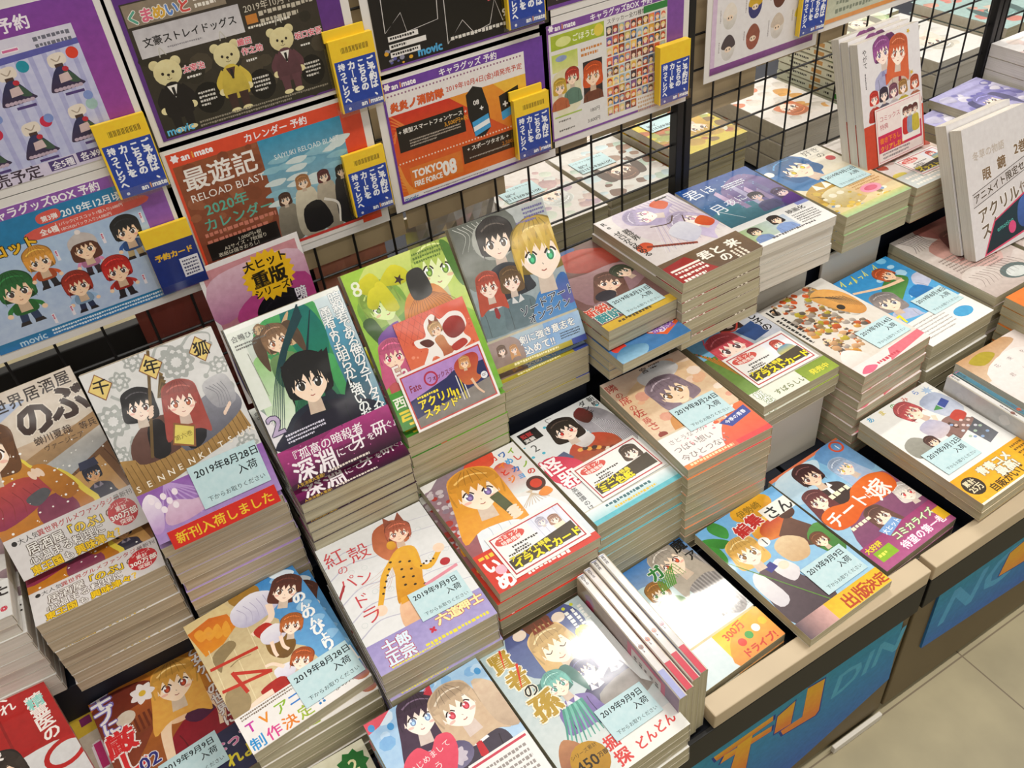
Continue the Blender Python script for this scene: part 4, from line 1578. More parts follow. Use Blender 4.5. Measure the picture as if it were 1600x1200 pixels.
def art_white_reader():
    a = Art(106, '#e3e2de', '#e6e5e2')
    for k, c in enumerate(('#3a9ac4', '#c8b43a', '#5aa05a', '#c86a5a', '#6a8ac8')):
        a.text('あまのみらい'[k], 6 + k * 17, 8, 8, c, .02)
    a.star(90, 10, 3, 7, 8, '#a4bcd8')
    a.blob([(66, 20), (94, 16), (98, 48), (76, 52)], '#a2acc4', '#c0c6d4')
    a.poly([(72, 66), (92, 62), (92, 92), (74, 96)], '#55565c', '#6c6e74')
    a.torso(60, 34, 13, '#a88a80', '#8c6c64', None, '#5c4034', rot=-16, long=3)
    a.head(50, 21, 13, '#c25458', '#8a4a48', '#f2d2bc', 'short', -18, hi='#de8a88')
    a.curve([(64, 38), (58, 46), (46, 50)], 5, '#f2d2bc', 4)
    a.blob([(36, 44), (56, 40), (64, 58), (42, 64)], '#b0aec6', '#cdbfc2')
    a.blob([(74, 50), (88, 46), (92, 56), (78, 60)], '#bc4638')
    a.poly([(80, 30), (92, 26), (94, 34), (82, 38)], '#3a4c94')
    a.poly([(70, 34), (79, 30), (80, 38)], '#4a8a4c')
    a.blob([(4, 52), (20, 46), (30, 58), (24, 74), (4, 70)], '#9c9a90', '#8a887c')
    a.head(32, 62, 7, '#5c4038', '#4a3a34', '#f0d0b8', 'short')
    for k in range(14):
        a.ell(66 + (k * 9) % 26, 58 + (k * 7) % 30, 2, 1.6, ('#8ca4c8', '#d8c0b8', '#c8c8d0', '#a8bca8')[k % 4])
    return a


def band_gold():
    a = Art(36.2, '#e9a41c', '#eab02c')
    a.ell(13, 16, 11, 11, '#3a2f22')
    a.text('累計', 13, 14, 7, '#e6d8b4', .03, 'c')
    a.text('25万', 13, 22, 8, '#e6d8b4', .03, 'c')
    a.text('青春コメ', 30, 13, 11, '#efe6d2', .05, out='#8a7650', ow=.05)
    a.text('最高!', 44, 24, 12, '#efe6d2', .05, out='#8a7650', ow=.05)
    a.text('自販がいじゅう', 22, 32, 10, '#4c3a14', .03)
    a.dashes(82, 4, 16, 4, 3, '#7c5a18', seed=3)
    a.fill(0, 34, 100, 36.2, '#e8e2d6')
    return a


def art_princess():
    a = Art(142.2, '#a8bec4', '#d8dcd8')
    a.blob([(64, 0), (100, 0), (100, 60), (74, 40)], '#b4c8cc', '#e2e4de')
    a.blob([(26, 0), (44, -4), (84, -2), (88, 30), (40, 50), (20, 30)], '#4c5286', '#6a7aa0')
    a.blob([(44, -2), (58, -6), (68, 2), (62, 12), (48, 12)], '#5c3a30', '#7a4c38')
    a.ell(38, 4, 6, 5, '#e8d6c4')
    a.ell(74, 8, 6, 5, '#e8d6c4')
    a.head(56, 28, 17.5, '#d5b27a', '#5c5a4c', '#f6e2cc', 'long', -4, hi='#ecd6a8', eyes=False)
    for f in (-1, 1):
        a.curve([(56 + f * 6.6 - 3, 31), (56 + f * 6.6, 33), (56 + f * 6.6 + 3, 31)], 1, '#4a4038', .6)
        a.curve([(56 + f * 6.6 - 3, 26), (56 + f * 6.6, 25), (56 + f * 6.6 + 3, 26)], .6, '#a88a5a', .4)
    a.line([(55.6, 36), (56.2, 37.4)], .6, '#b89478')
    a.curve([(53, 40), (56, 41), (59, 40)], .8, '#b05c50', .5)
    for k in range(5):
        a.poly([(48 + k * 4, 11), (50 + k * 4, 3 - (k % 2) * 3), (52 + k * 4, 11)], '#8a4a3a')
    a.torso(85, 56, 11, '#3c3c6c', '#34345e', '#dadae4', None, long=4)
    a.head(85, 55, 11, '#7c6890', '#4a3a5a', '#f2d8c4', 'bob', 4, hi='#a894b8')
    a.torso(63, 60, 11, '#4a4470', '#3a365c', '#d4d0dc', None, long=4)
    a.head(63, 60, 10, '#4c4c74', '#3a3a5a', '#f2d8c4', 'short', -6)
    a.blob([(60, 84), (98, 80), (100, 100), (64, 104)], '#7a7470', '#a49c94')
    a.torso(40, 60, 11, '#584a80', '#7c6ca4', '#dcdce4', None, long=3.6)
    a.head(38, 58, 11, '#7fc0b4', '#4a7a70', '#f4dcc8', 'twin', -6, hi='#b4e0d6')
    for k in range(9):
        a.curve([(30 + k * 2, 78), (22 + k * 3, 94), (14 + k * 4, 108)], 2.6, '#74b8a6' if k % 2 else '#4e9484', .8)
    a.blob([(6, 106), (16, 98), (26, 112), (18, 126), (2, 122)], '#b8825a', '#8a5440')
    a.poly([(88, 40), (100, 36), (100, 100), (94, 92)], '#dfe2e0')
    for ch, x, y, s in (('賢', 3, 23, 19), ('者', 6, 43, 19), ('孫', 9, 76, 24)):
        a.text(ch, x, y, s, '#b49234', .05, out='#efe8d4', ow=.045)
    a.text('の', 12, 55, 13, '#2c2a26', .02, out='#efe8d4', ow=.05)
    a.line([(17, 6), (12, 22)], 1.8, '#d23a24', .6)
    a.line([(22, 24), (14, 44)], 2.2, '#d23a24', .8)
    a.ell(83, 32, 7, 7, '#dcd83a')
    a.text('12', 83, 36, 9, '#5a5a20', .012, 'c')
    a.dashes(80, 8, 18, 3, 4, '#f2f2ea', vert=True, seed=5)
    a.ell(82, 4, 1.6, 1.6, '#c8cc3a')
    a.ell(90, 4, 1.6, 1.6, '#c8cc3a')
    a.fill(40, 120, 100, 142.2, '#e6e4de')
    for i, ch in enumerate('どんどん'):
        a.text(ch, 57 + i * 9.6, 137 - i * 1.0, 9.4, '#d0403c', .03, rot=-6)
    a.text('掘', 38, 124, 12, '#d0403c', .035)
    a.text('探', 38, 138, 13, '#d0403c', .035)
    a.ell(23, 122, 15, 15, '#b78a28', '#a87a1c')
    a.text('シリーズ累計', 23, 115, 3.8, '#3c2c10', .0, 'c')
    a.text('450', 20, 127, 12, '#2c200c', .02, 'c')
    a.text('万部', 34, 124, 4.4, '#2c200c', .02, 'c')
    return a


def art_pair():
    a = Art(142.2, '#a2c6e6', '#c2d8ec')
    dots(a, 0, 0, 100, 70, 26, ['#84b4e0', '#bcd6ee', '#d4e4f2'], 2, 7, 5)
    a.poly([(0, 0), (22, 0), (10, 8), (0, 10)], '#df5a6a')
    for k in range(8):
        a.ell(4 + k * 13, 6 + (k * 7) % 22, 2.6, 3.2, '#4f9ad4')
    a.curve([(58, -2), (44, 8), (54, 16)], .8, '#c84a6a', .4)
    a.torso(42, 26, 16, '#dcdce2', '#b8b8c6', '#f0f0f4', None, rot=-6, long=3.6)
    a.head(39, 18, 16, '#4c3a4c', '#7a92b8', '#f8e4da', 'long', 12, hi='#86708a')
    a.poly([(50, 4), (58, -2), (56, 10)], '#c23a4a')
    a.torso(68, 36, 16, '#5a4a54', '#48404c', '#f2eef0', '#c23038', rot=4, long=3.4)
    a.head(66, 28, 18, '#cfb496', '#b8404c', '#fae6da', 'long', -6, hi='#ecdcc6')
    a.blob([(86, 16), (102, 30), (101, 66), (86, 56)], '#d6bea4', '#bca48c')
    a.ell(48, 62, 13, 11, '#5c5474', '#7a7490')
    petals(a, 48, 63, 8, 8, '#c6bcc8', .1)
    a.blob([(8, 56), (14, 44), (26, 40), (33, 48), (42, 40), (52, 44), (50, 60), (32, 82), (14, 76)], '#e0556a', '#d84a62')
    a.text('はじめまして', 13, 56, 6, '#f6e2e2', .0, rot=-8)
    a.text('きょう', 16, 66, 7, '#f6e2e2', .0, rot=-8)
    a.poly([(50, 74), (100, 74), (100, 142), (50, 142)], '#ece8e6')
    a.fill(52, 76, 98, 78, '#c8485a')
    a.fill(52, 76, 54, 142, '#c8485a')
    a.dashes(58, 82, 36, 8, 3, '#9a928e', seed=3)
    return a


def art_pale_girl():
    a = Art(142.2, '#d2ceb6', '#cfc8b4')
    a.head(50, 46, 27, '#bdb4aa', '#a05a44', '#f2dfd0', 'long', 4, hi='#e0dad2')
    a.torso(50, 56, 24, '#c8bfb2', '#a89a8c', '#e8e2d8', None, long=3.4)
    a.star(86, 16, 10, 13, 9, '#1c6a2a')
    a.text('2', 86, 22, 15, '#e6dfae', .02, 'c')
    return a


def art_red_dress():
    a = Art(142.2, '#c07428', '#7c3426')
    a.blob([(0, 10), (34, 4), (54, 20), (36, 60), (0, 84)], '#6a2a1e', '#8a4028')
    a.blob([(50, 0), (100, 0), (100, 60), (72, 30)], '#d08c2c', '#b8702a')
    a.fill(16, 28, 48, 56, '#a8582a', '#7c3a20')
    for k in range(7):
        a.fill(18 + k * 4.2, 38, 20 + k * 4.2, 54, '#6a2c18')
    a.torso(68, 44, 19, '#a81c30', '#8c1428', None, None, rot=-6, long=3.8)
    a.blob([(46, 50), (58, 46), (76, 46), (86, 60), (64, 68), (50, 64)], '#f2d2b0', '#e8bf98')
    a.blob([(62, 66), (84, 58), (94, 70), (72, 78)], '#4c1c3c')
    a.curve([(50, 54), (44, 72), (40, 96)], 10, '#f2d2b0', 7)
    a.curve([(84, 56), (90, 74), (86, 92)], 8, '#f2d2b0', 6)
    a.head(67, 28, 19, '#e2a64a', '#8a3a28', '#f6dcc0', 'long', 10, hi='#f4cf86')
    petals(a, 41, 20, 11, 7, '#f0e6e2', .2)
    a.ell(41, 20, 3, 3, '#e0b83c')
    a.ell(22, 34, 8, 7, '#d9cbb8')
    a.text('モ', -1, 13, 20, '#f2ecea', .04, out='#7c70b8', ow=.05)
    a.text('ブ', -1, 27, 18, '#f2ecea', .04, out='#7c70b8', ow=.05)
    a.text('に', 2, 40, 15, '#f2ecea', .04, out='#7c70b8', ow=.05)
    a.text('厳', -1, 62, 25, '#d82c30', .05, out='#f0e8e4', ow=.05)
    a.text('し', 2, 84, 25, '#d82c30', .05, out='#f0e8e4', ow=.05)
    a.vtext('乙女ゲーの世界に', 92, 2, 12, '#f0eae6', .035, out='#7c2c34', ow=.035)
    a.text('02', 17, 90, 17, '#2c2c7a', .02, out='#e2dce2', ow=.04)
    a.fill(60, 98, 100, 142, '#2b2c4c')
    a.text('なって', 68, 116, 12, '#e07aa8', .035, out='#ece4e6', ow=.03)
    a.text('れよ', 74, 132, 13, '#ecd838', .04)
    return a


def art_red_record():
    a = Art(142.2, '#b02422', '#a01e1e')
    a.fill(60, 0, 62, 142, '#8e1a1a')
    a.blob([(-10, 96), (20, 84), (50, 90), (96, 100), (104, 142), (-10, 142)], '#dcdad8', '#b8b4b4')
    a.head(44, 96, 20, '#3c322c', '#4a3a2c', '#f0d2ba', 'short', -8)
    a.ring(90, 110, 16, 13, 4, '#b02422')
    a.vtext('はぐれ', 70, 10, 12, '#f2ece6', .02)
    a.vtext('精霊医の', 88, 42, 14, '#efe6e0', .03, pitch=.9)
    a.vtext('診察記録', 46, 26, 15, '#f2ece6', .03, pitch=.95)
    a.text('精', 82, 56, 13, '#8ed0c4', .03)
    return a


def art_pink_nineteen():
    a = Art(142.2, '#cfc2b0', '#b8a48c')
    a.fill(0, 0, 100, 22, '#d8b43c')
    a.dashes(8, 4, 80, 1, 12, '#7c2c5c', seed=3)
    a.text('19', 6, 60, 34, '#d23a7c', .06, out='#f0e2e8', ow=.04)
    a.text('巻', 8, 84, 18, '#d23a7c', .06, out='#f0e2e8', ow=.04)
    dots(a, 0, 88, 100, 142, 60, ['#8c7a5c', '#5c6a44', '#b89a7c', '#ddd0bc', '#7c5c44'], 2, 7, 2)
    return a


def art_blue_letters():
    a = Art(142.2, '#d8ccb0', '#cbbd9e')
    a.star(82, 18, 12, 18, 9, '#27408c')
    a.ell(82, 18, 9, 9, '#e4dcc0')
    dots(a, 10, 40, 90, 130, 40, ['#8c7c5c', '#b8a884', '#4c5c8c'], 2, 6, 2)
    return a


def band_seen_white():
    a = Art(40, '#d8d6d2')
    a.text('だった', 58, 16, 14, '#2e2624', .04)
    a.text('言葉', 62, 32, 13, '#2e2624', .04)
    a.text('。', 92, 32, 14, '#c83048', .05)
    return a


def art_lavender():
    a = Art(104, '#dcd6d4', '#d6cfcc')
    a.blob([(18, 10), (40, -4), (80, 4), (100, 40), (96, 80), (60, 100), (24, 60)], '#cdc2d0', '#dccfce')
    for k in range(24):
        a.curve([(40 + k * 2.6, 2), (50 + k * 2.2, 30), (22 + k * 4, 92)], 1, '#a89ac0' if k % 2 else '#e2dae2', .4)
    a.head(46, 22, 16, '#b3a6c8', '#a06a7a', '#f6e4da', 'long', -60, hi='#dcd4e6')
    a.head(76, 58, 17, '#c3b6d2', '#a06a7a', '#f6e4da', 'long', -30, hi='#e2dcea')
    a.blob([(66, 10), (78, 4), (86, 16), (74, 24)], '#cc5a34')
    a.blob([(80, 66), (94, 58), (99, 74), (88, 80)], '#d4602c', '#c84a28')
    a.blob([(4, 66), (16, 62), (22, 70), (14, 78), (4, 76)], '#c8482c', '#d8643c')
    a.line([(14, 71), (58, 96)], 3.4, '#8c3c2c')
    for k in range(14):
        a.line([(20 + k * 2.6, 73 + k * 1.5), (19 + k * 2.6, 76.4 + k * 1.5)], .6, '#3c2a28')
    a.curve([(40, 44), (60, 50), (72, 40)], 1.4, '#5c4434')
    a.curve([(52, 74), (66, 70), (80, 46)], 1.4, '#5c4434')
    a.blob([(46, 66), (70, 54), (78, 78), (56, 92)], '#dcdce4', '#c4c4d4')
    a.vtext('Re ゼロから始める', 7, 4, 9, '#2a2824', .03, pitch=.9)
    a.vtext('異世界', 17, 30, 9, '#2a2824', .03, pitch=.9)
    a.text('ー', 76, 12, 18, '#28251f', .04)
    return a


def band_brown():
    a = Art(38.2, '#6c5438', '#5c4630')
    a.poly([(0, 8), (30, 4), (44, 38), (0, 38)], '#98241e')
    a.fill(3, 16, 38, 19, '#efe6dc')
    a.dashes(4, 21, 34, 3, 4.2, '#f2eae0', seed=4)
    a.text('君と', 40, 20, 15, '#efe8dc', .04)
    a.text('来', 74, 20, 15, '#efe8dc', .04)
    a.text('の', 54, 34, 14, '#efe8dc', .03)
    a.dashes(70, 24, 26, 3, 3.4, '#e8decc', vert=True, seed=6)
    return a


def art_dusk():
    a = Art(170, '#5c3a34', '#7c5a58')
    a.blob([(0, 0), (70, 0), (50, 20), (10, 40), (0, 60)], '#27467c', '#3c6a90')
    a.blob([(30, 14), (70, 8), (104, 30), (104, 60), (60, 62), (34, 44)], '#a83c2c', '#8a3428')
    a.blob([(10, 60), (50, 60), (98, 66), (100, 110), (20, 124)], '#9c7a7c', '#8c6c74')
    a.head(60, 92, 18, '#6c4a40', '#3a2c2c', '#e8c8b0', 'long', 30)
    a.ell(40, 112, 14, 10, '#2c2a34')
    a.head(86, 84, 13, '#3c4434', '#3a3c2c', '#ecd0b8', 'short', -10)
    a.fill(0, 156, 100, 170, '#d8b23a', '#c8a434')
    a.text('新鋭', -4, 136, 17, '#d24a34', .04, out='#eceadc', ow=.04)
    a.text('翻訳', 2, 152, 17, '#2c8a90', .04, out='#eceadc', ow=.04)
    a.dashes(20, 160, 76, 1, 5, '#5c4c2c', seed=3)
    return a


def art_orange_blue():
    a = Art(170, '#c86c3c', '#4c7cb8')
    a.fill(0, 110, 100, 170, '#5c86b8', '#2c6ca4')
    a.ell(52, 130, 17, 11, '#3c2420')
    a.ell(14, 144, 10, 8, '#cc3a2c')
    a.poly([(56, 142), (98, 110), (101, 146), (74, 158)], '#e0602c')
    a.poly([(58, 142), (94, 116), (97, 142), (74, 152)], '#ddd2e0')
    a.dashes(62, 126, 32, 2, 5, '#7c5a9c', seed=4)
    a.text('誘惑', 62, 148, 16, '#8c5cb0', .03)
    a.blob([(2, 156), (20, 146), (44, 156), (34, 170), (2, 170)], '#2c6c98', '#8cb8d0')
    return a


def art_night_sky():
    a = Art(96, '#1f4a94', '#2f6a8c')
    a.blob([(40, 30), (80, 10), (100, 40), (100, 90), (60, 92), (36, 70)], '#7c6a98', '#4c4a84')
    a.blob([(0, 66), (40, 60), (70, 78), (60, 98), (0, 98)], '#3c7a8c', '#2c5c6c')
    for k in range(7):
        a.poly([(30 + k * 8, 30 + (k % 3) * 12), (36 + k * 8, 26 + (k % 3) * 10), (38 + k * 8, 58 + (k % 2) * 16), (31 + k * 8, 60 + (k % 2) * 14)], ('#c0a8c8', '#8c7aa0', '#6c6a94', '#a4a0c0')[k % 4])
    a.torso(64, 62, 9, '#5c5a7c', '#4a4a70', None, None, long=3.2)
    a.head(64, 60, 8, '#3a3440', '#4a4a5a', '#e0c4be', 'short', 10, blush=False)
    a.torso(90, 72, 11, '#56488c', '#3c346c', None, None, long=3.2)
    a.head(90, 70, 9, '#4c3c5c', '#5a4a6a', '#e2c8c8', 'long', -10)
    a.blob([(78, 84), (102, 76), (102, 98), (84, 98)], '#5a2c84', '#40246c')
    dots(a, 0, 0, 100, 70, 40, ['#88a8d0', '#b8cce4', '#6c90c4'], .4, 1.2, 6)
    a.text('君', 2, 26, 22, '#e8eef4', .0, rot=-6)
    a.text('は', 25, 24, 17, '#e8eef4', .0, rot=-6)
    a.text('月', 6, 66, 20, '#e8eef4', .0, rot=-6)
    a.text('夜に', 28, 60, 14, '#e8eef4', .0, rot=-6)
    a.line([(10, 60), (26, 88)], .8, '#eef2f6', .3)
    a.dashes(48, 20, 30, 3, 2.4, '#e4ecf2', seed=3)
    return a


def band_photo():
    a = Art(46.2, '#dcdcda', '#e6e4e0')
    a.fill(0, 10, 60, 36, '#9ab07c', '#b8c4d4', True)
    a.head(14, 20, 7, '#3a2a22', '#2a2a2a', '#ecc8a8', 'short')
    a.torso(14, 20, 7, '#8aa0c8', '#6c84b0', None, None, long=2.8)
    a.head(46, 14, 7.4, '#241c1a', '#2a2a2a', '#ecccb0', 'bob')
    a.torso(46, 14, 8, '#9cb4d8', '#7c96c4', None, None, long=3)
    a.text('映画化', 64, 14, 8, '#3c3a38', .03)
    a.dashes(64, 18, 30, 5, 2.4, '#6c6a68', seed=3)
    a.dashes(20, 38, 70, 1, 3.4, '#5c5a5c', seed=5)
    a.fill(84, 0, 100, 6, '#7c88c4')
    return a


def art_blue_hair():
    a = Art(142.2, '#dedad0', '#d8c48c')
    a.blob([(-4, -4), (40, -8), (66, 20), (40, 76), (0, 64)], '#2c5c94', '#3c74a8')
    a.torso(30, 44, 22, '#d9b65c', '#b89440', '#ece8dc', None, long=3)
    a.head(36, 26, 25, '#23598c', '#a08a2c', '#f4d8c0', 'bob', -14, hi='#4c90c4')
    a.ell(4, 20, 6, 6, '#e8e2d6')
    a.text('好き', 68, 13, 13, '#3c3c38', .0)
    a.text('の', 78, 26, 12, '#3c3c38', .0)
    a.ell(88, 34, 6, 6, '#c03a3c')
    a.blob([(10, 96), (36, 86), (60, 96), (50, 124), (14, 126)], '#e2d8b4', '#b8a05c')
    dots(a, 0, 86, 80, 138, 46, ['#d8b84c', '#7c9ac0', '#efe8d2', '#8c7a44', '#c8a83c'], 1.6, 5, 3)
    a.poly([(44, 86), (100, 82), (100, 116), (50, 122)], '#e4c89c', '#d8ba88')
    a.dashes(52, 90, 42, 4, 3, '#b88a4c', seed=6)
    a.ell(68, 113, 14, 9, '#e69ab0')
    a.ell(68, 113, 9, 5, '#d8607c')
    a.fill(0, 132, 100, 142.2, '#c8c47c', '#9cc08c')
    return a


def art_mixed(seed, base, cols, n=60, title=None, tc='#2a2826', band=None):
    a = Art(142.2, base, shade(base, .92))
    g = random.Random(seed)
    for k in range(n):
        x, y, r = g.uniform(0, 100), g.uniform(10, 120), g.uniform(4, 12)
        c = g.choice(cols)
        a.blob([(x - r, y), (x - r * .3, y - r * g.uniform(.5, 1)), (x + r, y - r * .3), (x + r * .6, y + r), (x - r * .5, y + r * .7)], c, shade(c, .85))
    a.head(g.uniform(30, 60), g.uniform(36, 56), 17, g.choice(cols), '#4a3a34', '#f4dcc8', g.choice(['long', 'bob', 'twin']), g.uniform(-20, 20))
    if title:
        a.vtext(title, 88, 8, 13, tc, .03, out='#f0ece6', ow=.04)
    if band:
        a.fill(0, 112, 100, 142.2, band)
        a.dashes(8, 118, 84, 3, 5, '#f6f0e4' if band != '#e4e2de' else '#5c5854', seed=seed)
    return a


def art_two_girls():
    a = Art(92, '#e2dedf', '#dcd6d8')
    a.torso(40, 20, 14, '#c6c4dc', '#a8a6c6', '#8c88b0', '#b0343c', rot=-6, long=2.6)
    a.head(38, 17, 14, '#9c5494', '#5a4a6a', '#f6dfd2', 'pony', -6, hi='#c484bc')
    a.torso(66, 26, 13, '#e4d2c4', '#c9b2a4', '#b0585c', '#8c2c34', rot=4, long=2.6)
    a.head(64, 23, 15, '#d2643c', '#8a4a34', '#f8e2d2', 'long', 8, hi='#ec946c')
    a.fill(12, 60, 100, 92, '#dcd6d8')
    for x, c, h in ((20, '#c8382c', '#c8382c'), (36, '#6c6478', '#3a2c3c'), (52, '#dcd2d6', '#7c4a5c'), (68, '#d8c23c', '#a87c44'), (88, '#c87a5c', '#b8502c')):
        a.torso(x, 66, 6.6, c, shade(c, .85), None, None, long=3.6)
        a.head(x, 64, 7, h, '#4a3a3c', '#f6dfd2', 'bob')
    a.star(82, 6, 1.4, 3.4, 5, '#dcb83a')
    a.star(84, 52, 1.4, 3.4, 5, '#dcb83a')
    a.vtext('やがて', 10, 8, 7, '#3a3436', .012)
    a.dashes(8, 34, 30, 1, 2, '#5c5458', vert=True)
    return a


def band_two_girls():
    a = Art(50, '#c3442c')
    return a


def art_insert_red():
    a = Art(82, '#ece0dc')
    a.fill(2, 2, 98, 80, '#d4848c')
    a.fill(3, 3, 97, 79, '#eadcd8')
    a.fill(3, 40, 97, 66, '#c82c54')
    a.text('コミックス', 8, 20, 9, '#b03048', .01)
    a.text('特典', 8, 32, 9, '#b03048', .01)
    a.text('書き下ろし', 6, 52, 9, '#e67a2c', .05)
    a.text('クリアしおり', 6, 64, 9, '#e6962c', .05)
    a.fill(54, 10, 94, 62, '#f0ece6')
    for x, c in ((64, '#c8322c'), (74, '#8c98b4'), (85, '#c8b43c')):
        a.torso(x, 22, 5, c, c, None, None, long=6)
        a.head(x, 20, 6, '#6a3a34', '#3a2a2a', '#f2d8c4', 'short')
    a.dashes(10, 68, 60, 2, 3.4, '#8a8084', seed=3)
    return a


def art_white_notice():
    a = Art(142.2, '#d6d2d2', '#dcd8d8')
    a.text('冬草の物語', 12, 36, 10, '#b8aca0', .02)
    a.text('眼', 24, 60, 14, '#7c6448', .04, out='#eae6e4', ow=.04)
    a.text('鏡', 48, 55, 14, '#7c6448', .04, out='#eae6e4', ow=.04)
    a.text('2巻', 76, 48, 14, '#7c6448', .04, out='#eae6e4', ow=.04)
    a.poly([(6, 72), (100, 54), (100, 66), (6, 84)], '#cfcaca')
    a.line([(6, 71), (100, 53)], .8, '#4a4038')
    a.text('アニメイト限定セット', 8, 81, 10.5, '#4c3e30', .03, rot=-10, out='#ece8e6', ow=.03)
    a.line([(6, 85), (100, 67)], .8, '#4a4038')
    a.text('アクリル', 12, 104, 17, '#6c5c48', .03, rot=-9, out='#f0ecea', ow=.05)
    a.text('スタンド', 14, 122, 17, '#6c5c48', .03, rot=-9, out='#f0ecea', ow=.05)
    a.text('付き', 80, 92, 14, '#8c7c6c', .02, rot=-9)
    a.poly([(34, 108), (100, 88), (100, 134), (14, 142)], '#d84a6c')
    a.poly([(36, 109), (100, 90), (100, 132), (17, 140)], '#1b3a44', '#14242c')
    a.text('emotion', 38, 122, 8, '#5cc0b4', .0, rot=-8)
    a.blob([(76, 100), (96, 94), (100, 112), (84, 130), (72, 122)], '#4a6cb4', '#34508c')
    a.ell(62, 124, 6, 7, '#d84a7c')
    return a


def art_pinkwhite():
    a = Art(142.2, '#e2d6d0', '#dcd2cc')
    a.blob([(0, 0), (60, -4), (80, 10), (40, 20), (0, 40)], '#b88a5c', '#d6bca0')
    a.blob([(10, 30), (70, 20), (96, 60), (60, 90), (8, 80)], '#eae0dc', '#e8d0cc')
    a.blob([(40, 60), (60, 50), (66, 66), (50, 74)], '#e0a2a0')
    a.blob([(10, 8), (34, 4), (44, 14), (20, 20)], '#a8962c')
    a.torso(66, 104, 10, '#c8bc5c', '#a89c3c', '#e8e4dc', None, long=4)
    a.head(66, 100, 12, '#4c3430', '#4a3a34', '#f4d8c4', 'bob')
    a.fill(0, 92, 40, 142, '#d8d48c', '#e2dcb0')
    a.blob([(80, 110), (96, 106), (100, 130), (84, 134)], '#b83a34')
    for k in range(6):
        a.text('花束を君に'[k % 5], 26 + (k % 3) * 20, 30 + (k // 3) * 18, 6, '#8c8684', 0)
    return a


def art_brown_haze():
    a = Art(142.2, '#d8d0c8', '#b8a49c')
    a.blob([(40, 0), (100, 0), (100, 50), (70, 60), (50, 30)], '#a86a60', '#8c5450')
    a.blob([(20, 40), (60, 30), (90, 60), (70, 100), (30, 90)], '#b88478', '#d0aca4')
    a.head(66, 44, 18, '#8a5450', '#5a3a3a', '#e8cfc4', 'long', 20)
    for k in range(9):
        a.curve([(8 + k * 4, 6), (14 + k * 3, 22), (6 + k * 5, 34)], 1.2, '#4a403c', .5)
    a.dashes(10, 60, 60, 10, 3, '#8c7c74', seed=3)
    a.blob([(0, 100), (30, 90), (60, 110), (100, 96), (100, 142), (0, 142)], '#cfc4bc', '#b4a49c')
    a.ell(60, 122, 20, 13, '#5c6a68')
    a.ell(60, 124, 14, 9, '#c8ccc8')
    for k in range(12):
        a.curve([(10 + k * 6, 100), (16 + k * 6, 112), (8 + k * 7, 124)], .8, '#5c4a44', .3)
    return a


def band_anime():
    a = Art(35.2, '#e8e4e0')
    a.dashes(4, 1.5, 50, 2, 1.7, '#7a6a58', seed=6)
    cs = ['#c2379a', '#e08a28', '#8ab22c', '#3a7cc8', '#d23c7c']
    for i, ch in enumerate('TVアニメ'):
        a.text(ch, 4 + i * 11.4, 18, 12, cs[i], .02)
    for i, ch in enumerate('制作決定'):
        a.text(ch, 1 + i * 13, 33, 12, ['#2f8fcc', '#d6468c', '#e07e28', '#9cb23a'][i], .02)
    a.text('!!', 56, 31, 12, '#2a7ab8', .04)
    a.text('なのん', 70, 29, 6.5, '#5a4a3c', .0)
    a.blob([(86, 20), (100, 16), (100, 32), (90, 32)], '#4a90c4', '#b86a3c')
    return a

# ------------------------------------------------------------------ artwork of the hanging sheets
def mate(a, x, y, s, c='#f4f0f2'):
    a.text('an', x, y, s, c, .05)
    w = s * 1.14
    a.text('i', x + w, y, s, '#e89a3c', .05)
    a.text('mate', x + w + s * .28, y, s, c, .05)


def sheet_header(a, c, txt, tx=44, logo=True):
    a.fill(0, 0, 100, 11, c)
    if logo:
        a.star(5, 5.6, 2, 3.2, 6, '#f0eaf0')
        mate(a, 9.5, 7.8, 6)
    a.text(txt, tx, 8, 5.4, '#f2eef2', .03)


